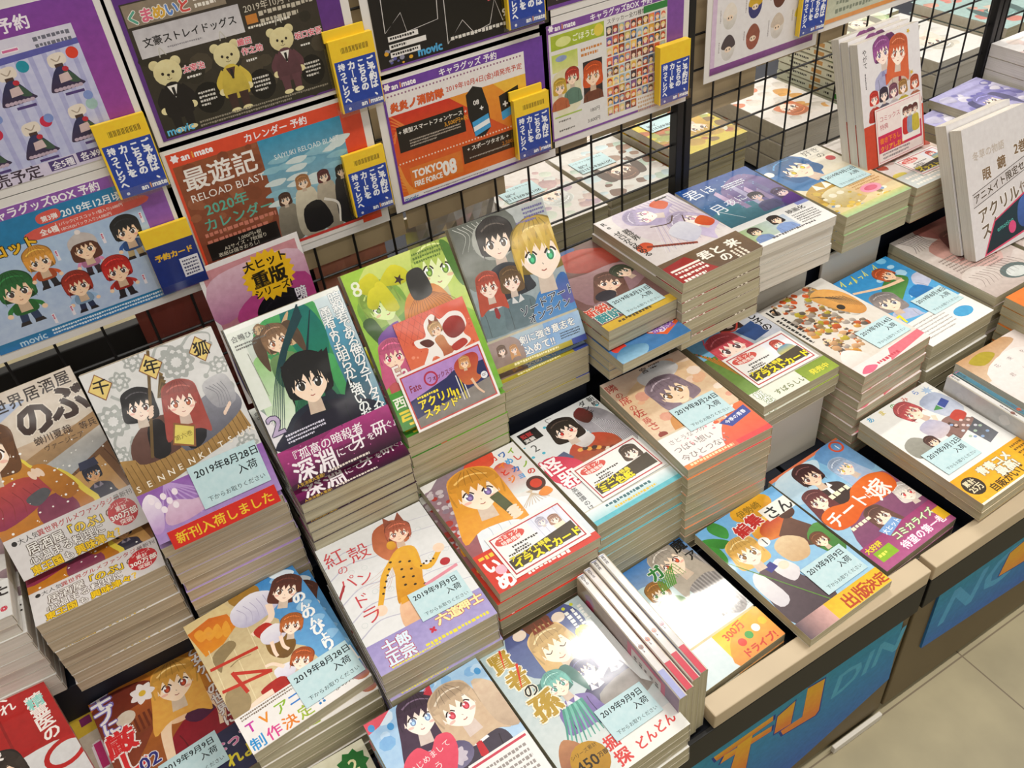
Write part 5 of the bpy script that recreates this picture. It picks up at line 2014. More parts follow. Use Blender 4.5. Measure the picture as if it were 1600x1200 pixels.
def art_dresses():
    a = Art(70, '#7c3f98', '#9a3f90')
    a.text('予約', 61, 8.6, 6.4, '#efe6f0', .03)
    a.text('キャラグッズ', 20, 8.8, 6.4, '#efe6f0', .03)
    a.fill(0, 11, 88.6, 64, '#c6c6e2', '#b8bcdc')
    for k in range(16):
        a.fill(k * 5.6, 18, k * 5.6 + 2.0, 64, '#a9aad2')
    a.fill(0, 11, 88.6, 17.6, '#d2cede')
    a.poly([(0, 19.4), (88.6, 17), (88.6, 19.4), (0, 22.6)], '#5a5aa4')
    a.text('ドレスホルダー', 14, 18.6, 7.4, '#d06a9a', .03, out='#f0e8f0', ow=.05)
    a.dashes(72, 13, 15, 2, 1.8, '#6a6a78', seed=2)
    for x, y, c, r in ((57, 30, '#1f8ca0', 1), (77.5, 29.4, '#d8402c', 1), (56.5, 54, '#c22848', 1), (77, 52, '#9ab8b4', 1), (36, 54, '#c22848', 1), (36, 30, '#d8c040', 1)):
        a.blob([(x - 3 * r, y - 7.6), (x + 3 * r, y - 8.2), (x + 3.4 * r, y - 4), (x - 3 * r, y - 3)], '#e2d6c8')
        a.curve([(x - 2, y - 6.6), (x, y - 5), (x + 2, y - 6.8)], .5, '#a89888')
        a.fill(x - 1.6, y - 4, x + 1.8, y - 1.6, '#4a3430')
        a.blob([(x - 2, y - 2), (x + 2, y - 2), (x + 6 * r, y + 4), (x + 7 * r, y + 6.4), (x - 5.4 * r, y + 7.4), (x - 6.4 * r, y + 5)], '#2c3058', '#3a2c44')
        a.blob([(x + 1, y - 1), (x + 4, y + 1), (x + 6, y + 5), (x + 2, y + 4)], '#3c5444')
        a.poly([(x - 1.5, y + .5), (x + 2.4, y), (x + 3, y + 3.6), (x - 2, y + 4)], '#cdb4b4')
        for k in range(7):
            a.ell(x - 4.8 + k * 1.7, y + 6.4, 1.0, .8, '#b9a4b4', n=8)
        a.ell(x + 2.0, y - 1.4, 1.3, 1.1, '#b8283a')
        a.ell(x + 7, y - 7, 2.5, 2.5, c)
        a.fill(x - 2, y + 8.4, x + 6, y + 9.6, '#4c3a74')
    for k in range(5):
        a.ell(8 + k * 19, 41 + (k % 2) * 5, 2, 2, '#7c90c8')
    a.fill(0, 64, 88.6, 70, '#cfc6dc')
    a.text('発売予定', 27, 69.4, 6.6, '#3a2c3c', .02)
    a.fill(57, 64.4, 68, 69, '#4c3a74')
    a.text('全5種', 58, 68.3, 3.9, '#f0ecf4', .02)
    a.fill(69.4, 64, 88, 68.6, '#4c3a74')
    a.text('各:¥900', 70.6, 67.9, 3.9, '#f0ecf4', .02)
    return a


def art_mascots():
    a = Art(70, '#8b55a8')
    a.fill(0, 5.6, 87.6, 19.6, '#1f78a8')
    a.fill(0, 19, 87.6, 65, '#a9c1de', '#b4c4de')
    a.fill(0, 64.8, 87.6, 70, '#1f74a2', '#2a78b8')
    a.text('キャラグッズBOX 予約', 22, 4.9, 5, '#f2eef2', .03)
    a.text('2019年12月頃発売', 53, 12.4, 4.7, '#eef2f6', .02)
    a.blob([(43, 8), (52, 7.4), (52, 12), (43, 12.4)], '#d4584e')
    a.text('第3弾', 44, 11.7, 3, '#f4ece8', .03)
    a.blob([(39.4, 14), (86.6, 13.4), (86.6, 18.8), (39.4, 19.4)], '#d4584e')
    a.text('全6種', 41, 18, 3.4, '#f4ece8', .03)
    a.line([(49, 14), (49, 19)], .25, '#f4ece8')
    a.text('1パック(マスコット1個入り):680円', 50, 16.1, 1.95, '#f4ece8', .0)
    a.text('1BOX(6パック入り):4,080円', 50, 18.7, 1.95, '#f4ece8', .0)
    a.text('マスコット', 4, 22, 7, '#e8b428', .045, out='#2a2210', ow=.06)
    a.chibi(20.5, 39.6, 8.2, '#2a6c3a', '#2f7a3c', '#2c3c5c', 'short')
    a.chibi(35.4, 29.2, 6.4, '#e6a044', '#cf5a30', '#2a2a30', 'short')
    a.chibi(56, 30.4, 6.2, '#5c3428', '#d88ab4', '#3c2c34', 'bob', hat='#e8dcd8')
    a.chibi(77, 28.6, 6.6, '#23252c', '#30599c', '#b8a074', 'short')
    a.chibi(46, 47.6, 6.4, '#a8382c', '#9cbcdc', '#2c3450', 'short')
    a.chibi(65.6, 47, 6.6, '#c8302c', '#b83430', '#2a2428', 'short')
    for x, y in ((43, 27), (65, 26), (85, 22), (75, 54), (29, 58), (38, 57)):
        a.fill(x, y, x + 1.4, y + 5.6, '#e8e2ea')
        a.dashes(x + .2, y + .4, 5, 1, .9, '#c8486a', vert=True)
    a.dashes(26, 66, 58, 2, 1.2, '#dce8f0', seed=5)
    a.text('movic', 10, 69.4, 5.4, '#bcd8ec', .02)
    return a


def teddy(a, x, y, k, suit, shirt=None, lower=None, rot=0):
    c = '#dfd3a0'
    a.curve([(x - 1, y - k * 1.2), (x, y - k * 1.9), (x + 2, y - k * 1.3)], .4, '#b8b4a8')
    for f in (-1, 1):
        a.ell(x + f * k * .82, y - k * .72, k * .4, k * .38, c, shade(c, .88))
    a.ell(x, y, k * 1.08, k, c, shade(c, .92))
    for f in (-1, 1):
        a.ell(x + f * k * .4, y + k * .02, k * .11, k * .12, '#2a201a')
    a.ell(x, y + k * .18, k * .12, k * .1, '#2a201a')
    a.line([(x, y + k * .25), (x, y + k * .42)], .25, '#6a5a40')
    a.curve([(x - k * .2, y + k * .46), (x, y + k * .54), (x + k * .2, y + k * .46)], .25, '#6a5a40')
    for f in (-1, 1):
        a.curve([(x + f * k * .6, y + k * 1.2), (x + f * k * 1.2, y + k * 2.0), (x + f * k * 1.15, y + k * 2.6)], k * .55, suit, k * .5)
        a.ell(x + f * k * 1.15, y + k * 2.8, k * .3, k * .28, c)
    a.blob([(x - k * .6, y + k), (x + k * .6, y + k), (x + k * 1.05, y + k * 3.3), (x - k * 1.05, y + k * 3.3)], suit, shade(suit, .88))
    for f in (-1, 1):
        a.poly([(x + f * k * .1, y + k * 3.1), (x + f * k * .9, y + k * 3.1), (x + f * k * .8, y + k * 4.4), (x + f * k * .2, y + k * 4.4)], lower or suit)
        a.ell(x + f * k * .5, y + k * 4.5, k * .42, k * .2, c)
    a.poly([(x - k * .4, y + k), (x + k * .4, y + k), (x, y + k * 2)], '#e8e4dc' if not shirt else shirt)
    a.poly([(x - k * .12, y + k * 1.15), (x + k * .12, y + k * 1.15), (x + k * .1, y + k * 1.9), (x - k * .1, y + k * 1.9)], '#1c1a1c')


def art_teddies():
    a = Art(71, '#5b2f7c')
    a.fill(2, 9, 88.6, 70, '#3a322a', '#2b2820')
    dots(a, 4, 32, 86, 68, 30, ['#443c30', '#2a261e'], 2, 6, 4)
    a.fill(2.6, 9.6, 47, 19, '#8a7c6a')
    for i, (ch, c) in enumerate(zip('くまめいと', ('#5aa08a', '#d86a84', '#d8a83c', '#5a84c8', '#d0504a'))):
        a.text(ch, 3 + i * 5.6, 17.6, 6.2, c, .045, out='#eae4dc', ow=.05)
    a.dashes(33, 10, 13, 3, 1.8, '#e8e2d8', seed=4)
    a.fill(3.8, 20.2, 51.8, 32.8, '#bcb8bc', '#cac6c8')
    a.text('文豪ストレイドッグス', 6.4, 28, 4.3, '#1d1a1c', .02)
    a.dashes(16, 30, 26, 1, .9, '#8a868c', seed=8)
    a.text('2019年10月下旬', 53.6, 24.6, 4, '#cfc6b4', .0)
    a.fill(53.6, 26, 59, 30, '#c07a34')
    a.dashes(60, 25.6, 27, 2, 2.2, '#bfb6a4', seed=2)
    a.dashes(53.6, 31, 33, 1, 1.3, '#e0dacc', seed=3)
    a.ell(27, 57, 7, 7.4, '#0e0c0c')
    a.ell(53, 58, 6.6, 7.4, '#0e0c0c')
    a.ell(79, 58, 6.2, 7.4, '#0e0c0c')
    for x, y in ((22.4, 53.4), (49, 54), (75.4, 54)):
        a.dashes(x, y, 8, 4, 1.2, '#d0ccc4', seed=int(x))
    teddy(a, 12.4, 41, 5.9, '#171315')
    teddy(a, 40.4, 40.6, 5.7, '#cfb648', '#4a2c28', '#3c2622')
    teddy(a, 67.6, 40.2, 5.5, '#5c3840')
    for x, y, t in ((19, 43, '太宰治'), (46.6, 38, '織田'), (47.4, 42.4, '作之助'), (74, 42, '坂口安吾')):
        a.text(t, x, y, 3.5, '#d86474', .03, out='#ece4e4', ow=.06)
    for x in (20, 48.6, 76):
        a.dashes(x, 45, 7, 1, 1.2, '#e0dcd4', seed=int(x))
    a.text('movic', 3, 69, 5.4, '#5cb4dc', .03)
    a.dashes(19, 66.4, 66, 2, 1.1, '#8c8474', seed=6)
    return a


def art_calendar():
    a = Art(70, '#d6462a')
    a.star(3.6, 3, 1.5, 2.3, 6, '#f0eaf0')
    mate(a, 6.6, 4.8, 4.6)
    a.text('カレンダー 予約', 38, 5.4, 4.6, '#f2eef2', .025)
    a.fill(1.4, 7, 44, 66, '#8c4c2e', '#7a3c2c')
    dots(a, 2, 8, 43, 66, 50, ['#94563a', '#7c4028'], 1, 4, 5)
    a.fill(44, 6.8, 88.6, 66, '#2f8cb0', '#a8c0c4')
    g = random.Random(5)
    for k in range(30):
        x, y = g.uniform(46, 87), g.uniform(18, 46)
        a.blob([(x - 6, y), (x - 1, y - 2), (x + 6, y - 1), (x + 2, y + 1.6)], '#cfdcdc' if k % 2 else '#88b8c8')
    a.text('最遊記', 3.6, 20, 12.6, '#ece6e0', .02)
    a.text('RELOAD BLAST', 4.4, 27, 5.6, '#ece6e0', .0)
    a.text('2020年', 9, 35.6, 7.6, '#5aa894', .02)
    a.text('カレンダー', 6, 43.6, 7.4, '#5aa894', .02)
    a.dashes(5, 45.2, 38, 2, 2.6, '#c87864', seed=3)
    a.fill(4, 51, 42, 61, '#17110f')
    a.text('1,000円+税', 20, 54.4, 2.7, '#d6ccb8', .0)
    a.text('A2サイズ・7枚綴り', 12, 57.2, 2.7, '#d6ccb8', .0)
    a.text('表紙は描きおろし!', 8, 60, 2.7, '#d6ccb8', .0)
    a.text('SAIYUKI RELOAD BLAST', 50, 19, 3.9, '#dfe8ea', .0, sx=.85)
    for x, y, k, h, c in ((49.6, 41, 3.2, '#4a3028', '#8c8474'), (61, 35, 3.6, '#a8744a', '#d6ccb4'), (72.6, 35.6, 3.2, '#5c2c30', '#b8ac98'), (82.6, 36, 3.0, '#1d1a1c', '#26242a')):
        a.blob([(x - k * 1.4, y + k * 1.4), (x + k * 1.4, y + k * 1.4), (x + k * 2, 64), (x - k * 2, 64)], c, shade(c, .7))
        a.head(x, y, k, h, '#3a3430', '#e6ccb4', 'bob', blush=False)
    a.blob([(58, 50), (68, 48), (72, 63), (58, 64)], '#17161a')
    a.curve([(70, 48), (77, 53), (76, 64)], 1.6, '#dcd6cc', 1)
    a.fill(44, 66, 88.6, 67.6, '#c23a34')
    a.fill(44, 67.6, 88.6, 70, '#e2dcd6')
    return a


def art_cloak():
    a = Art(70, '#120f12', '#141012')
    a.fill(0, 0, 4, 30, '#c0263a')
    a.fill(4, 0, 100, 70, '#100d10')
    for p in ([(8, 0), (6, 52), (16, 44), (18, 54), (36, 52), (40, 0)], [(42, 0), (40, 66), (50, 56), (56, 64), (66, 62), (70, 50), (74, 62), (78, 60), (62, 0)]):
        a.poly(p, '#0a0809')
        a.line(p, .4, '#cfcac8')
    a.poly([(50, 18), (54, 18), (54, 22), (58, 22), (58, 26), (54, 26), (54, 30), (50, 30), (50, 26), (46, 26), (46, 22), (50, 22)], '#ece8e4')
    a.poly([(68, 16), (74, 10), (80, 15), (79, 36), (84, 44), (70, 48), (66, 42)], '#caa428')
    a.poly([(69.4, 17), (74, 12.4), (78.6, 16), (77.6, 36), (81, 43), (71, 46), (68, 41)], '#14100e')
    a.text('8', 70, 40, 19, '#d6b02c', .06)
    a.line([(66, 50), (90, 47), (89, 4)], .7, '#d0505c')
    for k in range(7):
        a.poly([(91 + (k % 3) * 3, 14 + k * 4), (95 + (k % 3) * 2, 12 + k * 4), (94 + (k % 3) * 3, 17 + k * 4)], ['#d8d4d4', '#6aa8c8', '#a86c5c'][k % 3])
    for k in range(3):
        a.fill(7, 54 + k * 4, 24 + (k == 1) * 4, 56.6 + k * 4, '#e6e2de')
        a.dashes(8, 54.6 + k * 4, 15, 1, 1.4, '#2a2626', seed=k)
    a.text('9月27日(金)締切', 74, 60, 5.4, '#ece8e2', .04)
    a.dashes(42, 63, 56, 1, 2.2, '#d8d4cc', seed=6)
    a.text('movic', 22, 67.6, 6, '#4aa0d0', .05)
    dots(a, 4, 60, 20, 69, 12, ['#d8a02c', '#5a5a9c', '#8c8ca0'], .6, 1.8, 7)
    a.fill(0, 69, 100, 70, '#6c3f94')
    return a


def art_phonecase():
    a = Art(70, '#6a3c9c', '#5a3090')
    a.star(3.4, 2.4, 1.4, 2.1, 6, '#f0eaf0')
    mate(a, 6, 4.2, 4.2)
    a.text('キャラグッズ 予約', 34, 4.6, 4.4, '#f2eef2', .025)
    a.fill(1.4, 5.4, 87.4, 68.6, '#e4dedc')
    for k in range(40):
        a.ell(3 + k * 2.1, 7.4, .55, .55, '#8c5c7c', n=8)
    a.text('炎炎ノ消防隊', 3, 16, 5.4, '#d8602a', .045, out='#b42c20', ow=.03)
    a.text('2019年10月4日(金)頃発売予定', 37, 14.4, 3.7, '#c04a34', .02)
    a.fill(1.4, 18, 87.4, 65.6, '#c8301e', '#dc6a24')
    a.poly([(38, 18), (87.4, 18), (87.4, 56), (58, 34)], '#e0902c', '#dc7428')
    a.poly([(66, 18), (87.4, 18), (87.4, 38)], '#e6b43c')
    for k in range(8):
        a.poly([(1.4, 18 + k * 2.2), (2.6, 18 + k * 2.2), (12 - k, 27), (10.6 - k, 27)], '#e07a3c')
        a.poly([(1.4, 62 - k * 2.2), (2.6, 62 - k * 2.2), (14 - k, 65.6), (12 - k, 65.6)], '#e8903c')
    a.fill(4.4, 25, 46, 39.8, '#14100f', '#1c1210')
    a.text('+ 模型スマートフォンケース +', 5.4, 29.4, 3.1, '#eee8e0', .02)
    a.text('3,500円+税', 33, 33, 3.2, '#dc9a2c', .012)
    a.dashes(11, 34, 32, 3, 1.0, '#a89c90', seed=3)
    a.blob([(48.4, 19.6), (59, 18), (62, 42), (51.4, 44.8)], '#121012', n=2)
    a.poly([(50.4, 36), (61.2, 33.6), (62, 42), (51.4, 44.8)], '#3c9ad0')
    a.poly([(50.8, 39), (61.4, 36.6), (61.7, 39.4), (51.1, 41.8)], '#e8ecee')
    a.text('08', 52.4, 26.6, 3.8, '#e4e0dc', .03)
    a.text('+', 56, 31, 4.6, '#e4e0dc', .05)
    a.poly([(69, 26), (82, 23), (82, 37), (70, 40.6)], '#121012')
    a.poly([(69.6, 35.6), (82, 32.4), (82, 37), (70, 40.6)], '#3c9ad0')
    a.text('+', 71, 33.6, 6, '#e4e0dc', .06)
    for k in range(42):
        a.ell(3 + k * 2, 46, .5, .5, '#f0d8c4', n=8)
    a.fill(42, 48, 87.4, 59, '#241712', '#3a2010')
    a.text('+ スポーツタオル +', 45, 52, 3.2, '#eee8e0', .02)
    a.text('2,500円', 68, 55.6, 3.2, '#c87a24', .012)
    a.dashes(46, 56, 30, 1, 1, '#a89c90', seed=6)
    a.fill(8, 50, 41, 63, '#d8762c')
    a.text('TOKYO', 9.4, 56.6, 6.4, '#f0ece6', .045, sx=.85)
    a.text('FIRE FORCE', 9.4, 62, 4.8, '#f0ece6', .04, sx=.72)
    a.text('08', 28, 61.6, 12.4, '#f0ece6', .04, sx=.72)
    a.text('movic', 2, 69, 3.6, '#2a6c9c', .03)
    a.dashes(14, 67, 70, 1, 1.0, '#8c8484', seed=8)
    return a


def art_stickers():
    a = Art(70, '#7a4898')
    a.star(3, 2, 1.4, 2.1, 6, '#f0eaf0')
    mate(a, 5.6, 3.8, 4.2)
    a.text('キャラグッズBOX 予約', 30, 4.2, 4.4, '#f2eef2', .025)
    a.fill(1, 5, 87, 68.6, '#dfdcd8')
    a.fill(2.4, 6.4, 40, 15, '#a8b838', '#9cb030')
    a.ell(11, 11, 5.4, 2.8, '#d8dc8c')
    a.text('ごほうび', 17, 12.4, 4.4, '#eef0d0', .03)
    a.ell(36, 10.6, 3.4, 3.6, '#dcc84c')
    a.fill(2.4, 17.4, 20.6, 28, '#b8c85c', '#d4d48c')
    a.ell(9, 20.4, 4, 1.8, '#8c9ac0')
    a.dashes(23, 18.6, 15, 2, 2, '#c8803c', seed=3)
    a.fill(24, 27, 38, 52, '#2a2024')
    a.torso(31, 39, 5, '#3a302c', '#6c3a28', None, None, long=2.6)
    a.head(31, 36, 6.6, '#cf5424', '#8a6a3a', '#f0d0b4', 'bob', blush=False)
    a.blob([(2, 32), (12, 27), (21, 32), (21, 52), (5, 54)], '#d8d0a8', '#e2dcc0')
    a.head(16, 33, 4.8, '#b8382c', '#4a6a4a', '#f0d4bc', 'short')
    a.head(7, 37, 4.4, '#c8a43c', '#4a4a3a', '#f0d4bc', 'bob')
    a.torso(16, 35, 4.2, '#4a6c5c', '#5c7c6c', None, None, long=3.4)
    a.torso(7, 39, 4, '#8c4a34', '#b0603c', None, None, long=3)
    a.fill(2.4, 55, 22, 56, '#a8c05c')
    a.dashes(5, 58, 14, 1, 1.3, '#6c6864', seed=4)
    a.dashes(5, 64, 14, 1, 1.3, '#6c6864', seed=5)
    a.text('180円', 28, 59, 3, '#4c4844', .012)
    a.text('3,600円', 26, 65.4, 3, '#4c4844', .012)
    a.text('ステッカー全72種類', 42, 9, 3.2, '#5c5450', .012)
    a.fill(69, 5.4, 87, 9.6, '#2f7c3c')
    g = random.Random(9)
    cs = ['#b8482c', '#d8a040', '#6c3a34', '#4a6a9c', '#c8c0a8', '#8c5a8c', '#d86a4c', '#3c3a44', '#9cb0b8', '#e0c87c']
    for r in range(9):
        for c in range(10):
            x, y = 41.4 + c * 4.5, 10.6 + r * 6.2
            if r > 7 and c > 4:
                continue
            a.fill(x, y, x + 4.3, y + 5.4, shade(g.choice(cs), g.uniform(.8, 1.15)))
            a.ell(x + 2.1, y + 3, 1.3, 1.5, '#eccfb4', n=10)
            a.blob([(x + .4, y + 3), (x + 1, y + 1), (x + 3, y + .9), (x + 3.9, y + 2.8), (x + 2, y + 1.9)], g.choice(cs), n=3)
            a.fill(x + .8, y + 4.4, x + 3.6, y + 5.4, g.choice(cs))
    a.dashes(65, 61, 20, 4, 1.6, '#c8a888', seed=3)
    return a


def art_eggs():
    a = Art(100, '#e0dcdc')
    a.fill(0, 0, 4, 100, '#d0b8d0')
    a.fill(0, 95, 100, 100, '#84488c', '#6c3a74')
    cs = [('#4a3f44', '#e8e2dc'), ('#8c5040', '#a85c4c'), ('#c8b8a8', '#e8e0d8'), ('#e0c83c', '#e8e2d8'), ('#5c3c38', '#4a302c'), ('#d8cc4c', '#e4e0d8'), ('#d8c02c', '#6c5a34'), ('#4c3838', '#3a2c2c'),
          ('#e2d8cc', '#e8e2da'), ('#c8a02c', '#3c3c7c'), ('#9c4c3c', '#6c3c30'), ('#5a3e3a', '#704840')]
    k = 0
    for r in range(4):
        for c in range(4):
            x, y = 16 + c * 23, 12 + r * 22 + (3 - c) * 2
            t, b = cs[k % 12]
            k += 1
            a.ell(x, y, 6.4, 9, b, shade(b, .85))
            a.blob([(x - 6.4, y - 1), (x - 4, y - 7), (x, y - 9.4), (x + 4, y - 7), (x + 6.4, y - 1), (x, y + 1)], t)
            a.ell(x, y + 1, 3, 2, '#ead2ba')
            for f in (-1, 1):
                a.ell(x + f * 1.3, y + 1, .5, .7, '#2a2424')
            a.dashes(x - 9, y - 6, 12, 1, 1.2, '#a8a0a0', vert=True, seed=k)
    return a


def art_salmon():
    a = Art(70, '#cf6a52', '#c8604c')
    a.dashes(6, 30, 80, 3, 5, '#e6c4b4', seed=3)
    a.fill(0, 52, 100, 68, '#b8bca8', '#c0c4b0')
    a.dashes(10, 56, 60, 2, 3.4, '#7c8474', seed=4)
    a.fill(0, 67, 100, 70, '#d8904c')
    return a


def art_dark_upper():
    a = Art(70, '#2c2228')
    dots(a, 0, 30, 100, 66, 40, ['#d8a02c', '#5c4a7c', '#8c7c9c', '#3a2a34', '#a86c3c'], 1, 4, 3)
    a.dashes(6, 64, 80, 1, 2, '#c8c0b0', seed=5)
    a.fill(0, 68, 100, 70, '#6c3f94')
    return a


# ------------------------------------------------------------------ floor and display cabinets
fl = MB().box(-1.6, 4.2, -2.4, 3.6, -.02, 0).make('floor', M['floor'])
wl = MB().box(-1.6, 4.2, 3.5, 3.6, 0, 2.9).make('wall_back', M['white'])
tag(wl, 'pale shop wall beyond the display', kind='structure')
tag(fl, 'beige stone tile shop floor in front of the display', kind='structure')


def cabinet(x0, x1, label):
    r = empty('display_cabinet', label, 'display cabinet', 'low display cabinets side by side', Matrix.Translation(((x0 + x1) / 2, .6, 0)))
    k = (x1 - x0) / 2

    def P(mb, name, mat, bevel=0):
        o = mb.make(name, mat, r, bevel)
        return o
    z = lambda v: v + Z0
    lx = max(-k, .352 - (x0 + x1) / 2)
    P(MB().box(-k, k, -.264, .92, .012, z(-.945)), 'front_body', M['taupe'], .002)
    P(MB().box(-k, k, -.270, -.2645, z(-.943), z(-.889)), 'black_rail', M['black'], .001)
    P(MB().box(lx, k, -.270, -.247, z(-.8885), z(-.8635)), 'front_lip', M['beige'], .0015)
    P(MB().box(-k, k, -.264, .92, z(-.944), z(-.901)), 'tray', M['navy'])
    P(MB().box(-k, k, -.25, .9, 0, .012), 'plinth', M['black'])
    return r


cabinet(-1.05, .6735, 'taupe display cabinet under the left sign with slanted orange letters')
cabinet(.6805, 2.6, 'taupe display cabinet beyond the black seam, with the second sign')


def sign_board(name, label, outline, inks, y=.3355):
    xs = [p[0] for p in outline]
    zs = [p[1] for p in outline]
    x0, x1, zt, zb = min(xs), max(xs), max(zs), min(zs)
    w = x1 - x0
    a = Art((zt - zb) / w * 100, '#ffffff')
    a.tris, a.boxes = [], []
    m = lambda p: ((p[0] - x0) / w * 100, (zt - p[1]) / w * 100)
    a.poly([m(p) for p in outline], '#2a8fae', '#3a62b8')
    inks(a, m)
    h = a.H * w / 100
    mb = MB()
    mb.prism([(p[0] - x0 - w / 2, p[1] - zb - h / 2) for p in outline], 0, .003)
    v, f, ink = a.mesh(w, h / 2, .003)
    b = len(mb.v)
    o = link_mesh(name, mb.v + v, mb.f + [tuple(i + b for i in q) for q in f], [M['paper']], None, None, [lin('#2c6a9c')] * sum(len(q) for q in mb.f) + ink)
    o.matrix_world = Matrix.Translation((x0 + w / 2, y + .0005, Z0 + zb + h / 2)) @ Matrix.Rotation(R(90), 4, 'X')
    return tag(o, label, 'sign', 'blue signs on the cabinet fronts')


def letters_one(a, m):
    for p in ([(.50, -.99), (.53, -.965), (.54, -1.04), (.51, -1.06)], [(.56, -.97), (.58, -.955), (.575, -1.03), (.558, -1.04)], [(.59, -.965), (.62, -.955), (.625, -1.0), (.60, -1.02)]):
        pass
    a.text('DING', m((.545, 0))[0], m((0, -1.028))[1], 12, '#4fa4c4', .02, rot=-6, skew=.2)
    shapes = ([(.3599, .2271), (.4474, .2272), (.4486, .2153), (.3652, .2128)], [(.3766, .2133), (.4485, .2033), (.4492, .1903), (.3716, .1988)], [(.3958, .2140), (.4179, .2160), (.4158, .1300), (.3880, .1500)],
              [(.4553, .2174), (.4816, .226), (.4822, .1729), (.4554, .1775)], [(.499, .2357), (.5271, .2305), (.531, .1549), (.5264, .1477), (.4718, .1582), (.4663, .1728), (.5012, .1702)])
    for grow, c, c2 in ((.0035, '#233a8c', None), (0, '#e8b42c', '#e07a3c')):
        for s in shapes:
            cx, cz = sum(p[0] for p in s) / len(s), sum(p[1] for p in s) / len(s)
            q = []
            for p in s:
                d = math.hypot(p[0] - cx, p[1] - cz) or 1
                q.append(m((p[0] + (p[0] - cx) / d * grow, p[1] - Z0 + (p[1] - cz) / d * grow)))
            a.poly(q, c, c2)


def letters_two(a, m):
    a.text('NGO', m((.735, 0))[0], m((0, -1.035))[1], 10, '#4fa0cc', .02, rot=-3, skew=.2)
    for grow, c, c2 in ((.003, '#233a8c', None), (0, '#e8b42c', '#e08a3c')):
        p = [(.853, .176), (.857, .222), (.90, .232), (.985, .22), (.985, .16), (.93, .165), (.89, .17)]
        cx, cz = .91, .19
        q = []
        for s in p:
            d = math.hypot(s[0] - cx, s[1] - cz)
            q.append(m((s[0] + (s[0] - cx) / d * grow, s[1] - Z0 + (s[1] - cz) / d * grow)))
        a.poly(q, c, c2)


sign_board('sign_board', 'blue sign with orange slanted letters on the cabinet left of the black seam',
           [(.10, -.945), (.654, -.945), (.667, -1.092), (.53, -1.143), (.44, -1.17), (.10, -1.17)], letters_one)
sign_board('sign_board', 'blue sign with pale letters on the cabinet right of the black seam',
           [(.718, -.945), (1.7, -.945), (1.7, -1.10), (.95, -1.088), (.721, -1.068)], letters_two)
ps = MB().box(-.045, .045, -.003, .003, 0, .014).make('plastic_strip', M['white'], None, .001)
ps.location = (.625, .3295, 0.0005)
tag(ps, 'short white plastic strip lying at the foot of the cabinet front', 'strip')


def plain_box(name, label, cat, x0, x1, y0, y1, z0, z1, mat, group=None, bevel=.0015):
    o = MB().box(-(x1 - x0) / 2, (x1 - x0) / 2, -(y1 - y0) / 2, (y1 - y0) / 2, 0, z1 - z0).make(name, mat, None, bevel)
    o.location = ((x0 + x1) / 2, (y0 + y1) / 2, z0 + Z0)
    return tag(o, label, cat, group)


GR = 'dark risers that lift the back row'
plain_box('display_riser', 'dark riser hidden low behind the yellow-suit and schoolgirl covers', 'riser', -.40, .339, .715, .885, -.9005, -.815, M['navy'], GR)
plain_box('display_riser', 'navy riser seen under the stack with the blond boy cover', 'riser', .345, .4695, .722, .885, -.9005, -.734, M['navy'], GR)
plain_box('display_riser', 'navy riser under the violet-haired guitarist cover', 'riser', .473, .718, .757, .885, -.9005, -.716, M['navy'], GR)
plain_box('display_riser', 'navy riser under the night-sky cover', 'riser', .724, .875, .757, .885, -.9005, -.716, M['navy'], GR)
plain_box('display_riser', 'navy riser under the blue-haired girl cover', 'riser', .885, 1.6, .757, .885, -.9005, -.724, M['navy'], GR)
plain_box('display_riser', 'dark riser on the far side behind the wire grid', 'riser', .30, 2.2, .925, 1.42, -.9005, -.75, M['navy'], GR)
plain_box('display_riser', 'low dark riser under the orange slices cover', 'riser', .50, .60, .36, .50, -.9005, -.8645, M['navy'], GR)
plain_box('display_riser', 'low dark riser under the red-haired reader cover', 'riser', .785, .88, .36, .50, -.9005, -.8595, M['navy'], GR)
plain_box('white_display_box', 'white box holding up the short stack with the pink-haired cover', 'box', .622, .7465, .575, .738, -.9005, -.7965, M['white'])
plain_box('cardboard_divider', 'pale board standing behind the orange crowd cover', 'board', .757, .875, .743, .748, -.9005, -.738, M['white'], 'pale boards behind the third row')
plain_box('cardboard_divider', 'pale board standing behind the blue sports cover', 'board', .90, 1.02, .738, .743, -.9005, -.738, M['white'], 'pale boards behind the third row')
plain_box('dark_void_board', 'added black board standing in for darkness behind the wire grid below the mascot poster', 'board', -.75, .29, .935, .95, -.9005, -.56, M['black'])  # added board, keeps the void behind the grid dark against the ambient light

# ------------------------------------------------------------------ wire grid
def grid_panel(x0, x1, label, first):
    r = empty('wire_grid_panel', label, 'wire grid', 'black wire grid panels', Matrix.Translation((0, .9, 0)))
    zb, zt = -.895 + Z0, -.10 + Z0
    mb = MB()
    x = first
    while x < x1 - .012:
        if x > x0 + .012:
            mb.rod((x, 0, zb), (x, 0, zt), .0016, 6)
        x += .049
    mb.make('upright_wires', M['wire'], r)
    mb = MB()
    k = 0
    z = -.523 + .048 * 8
    while z > -.88:
        mb.rod((x0, .0032, z + Z0), (x1, .0032, z + Z0), .0016, 6)
        z -= .048
    mb.make('cross_wires', M['wire'], r)
    for x in (x0, x1):
        MB().box(x - .0055, x + .0055, -.008, .008, zb - .004, zt).make('frame_post', M['wire'], r, .001)


grid_panel(-.62, .7515, 'black wire grid panel carrying the mascot, teddy bear and phone case posters', .364 - .049 * 20)
grid_panel(.766, 1.416, 'black wire grid panel beyond the double post, behind the two-girls books', .814)
grid_panel(1.430, 2.1, 'black wire grid panel at the far right, behind the thick white stack', 1.45)

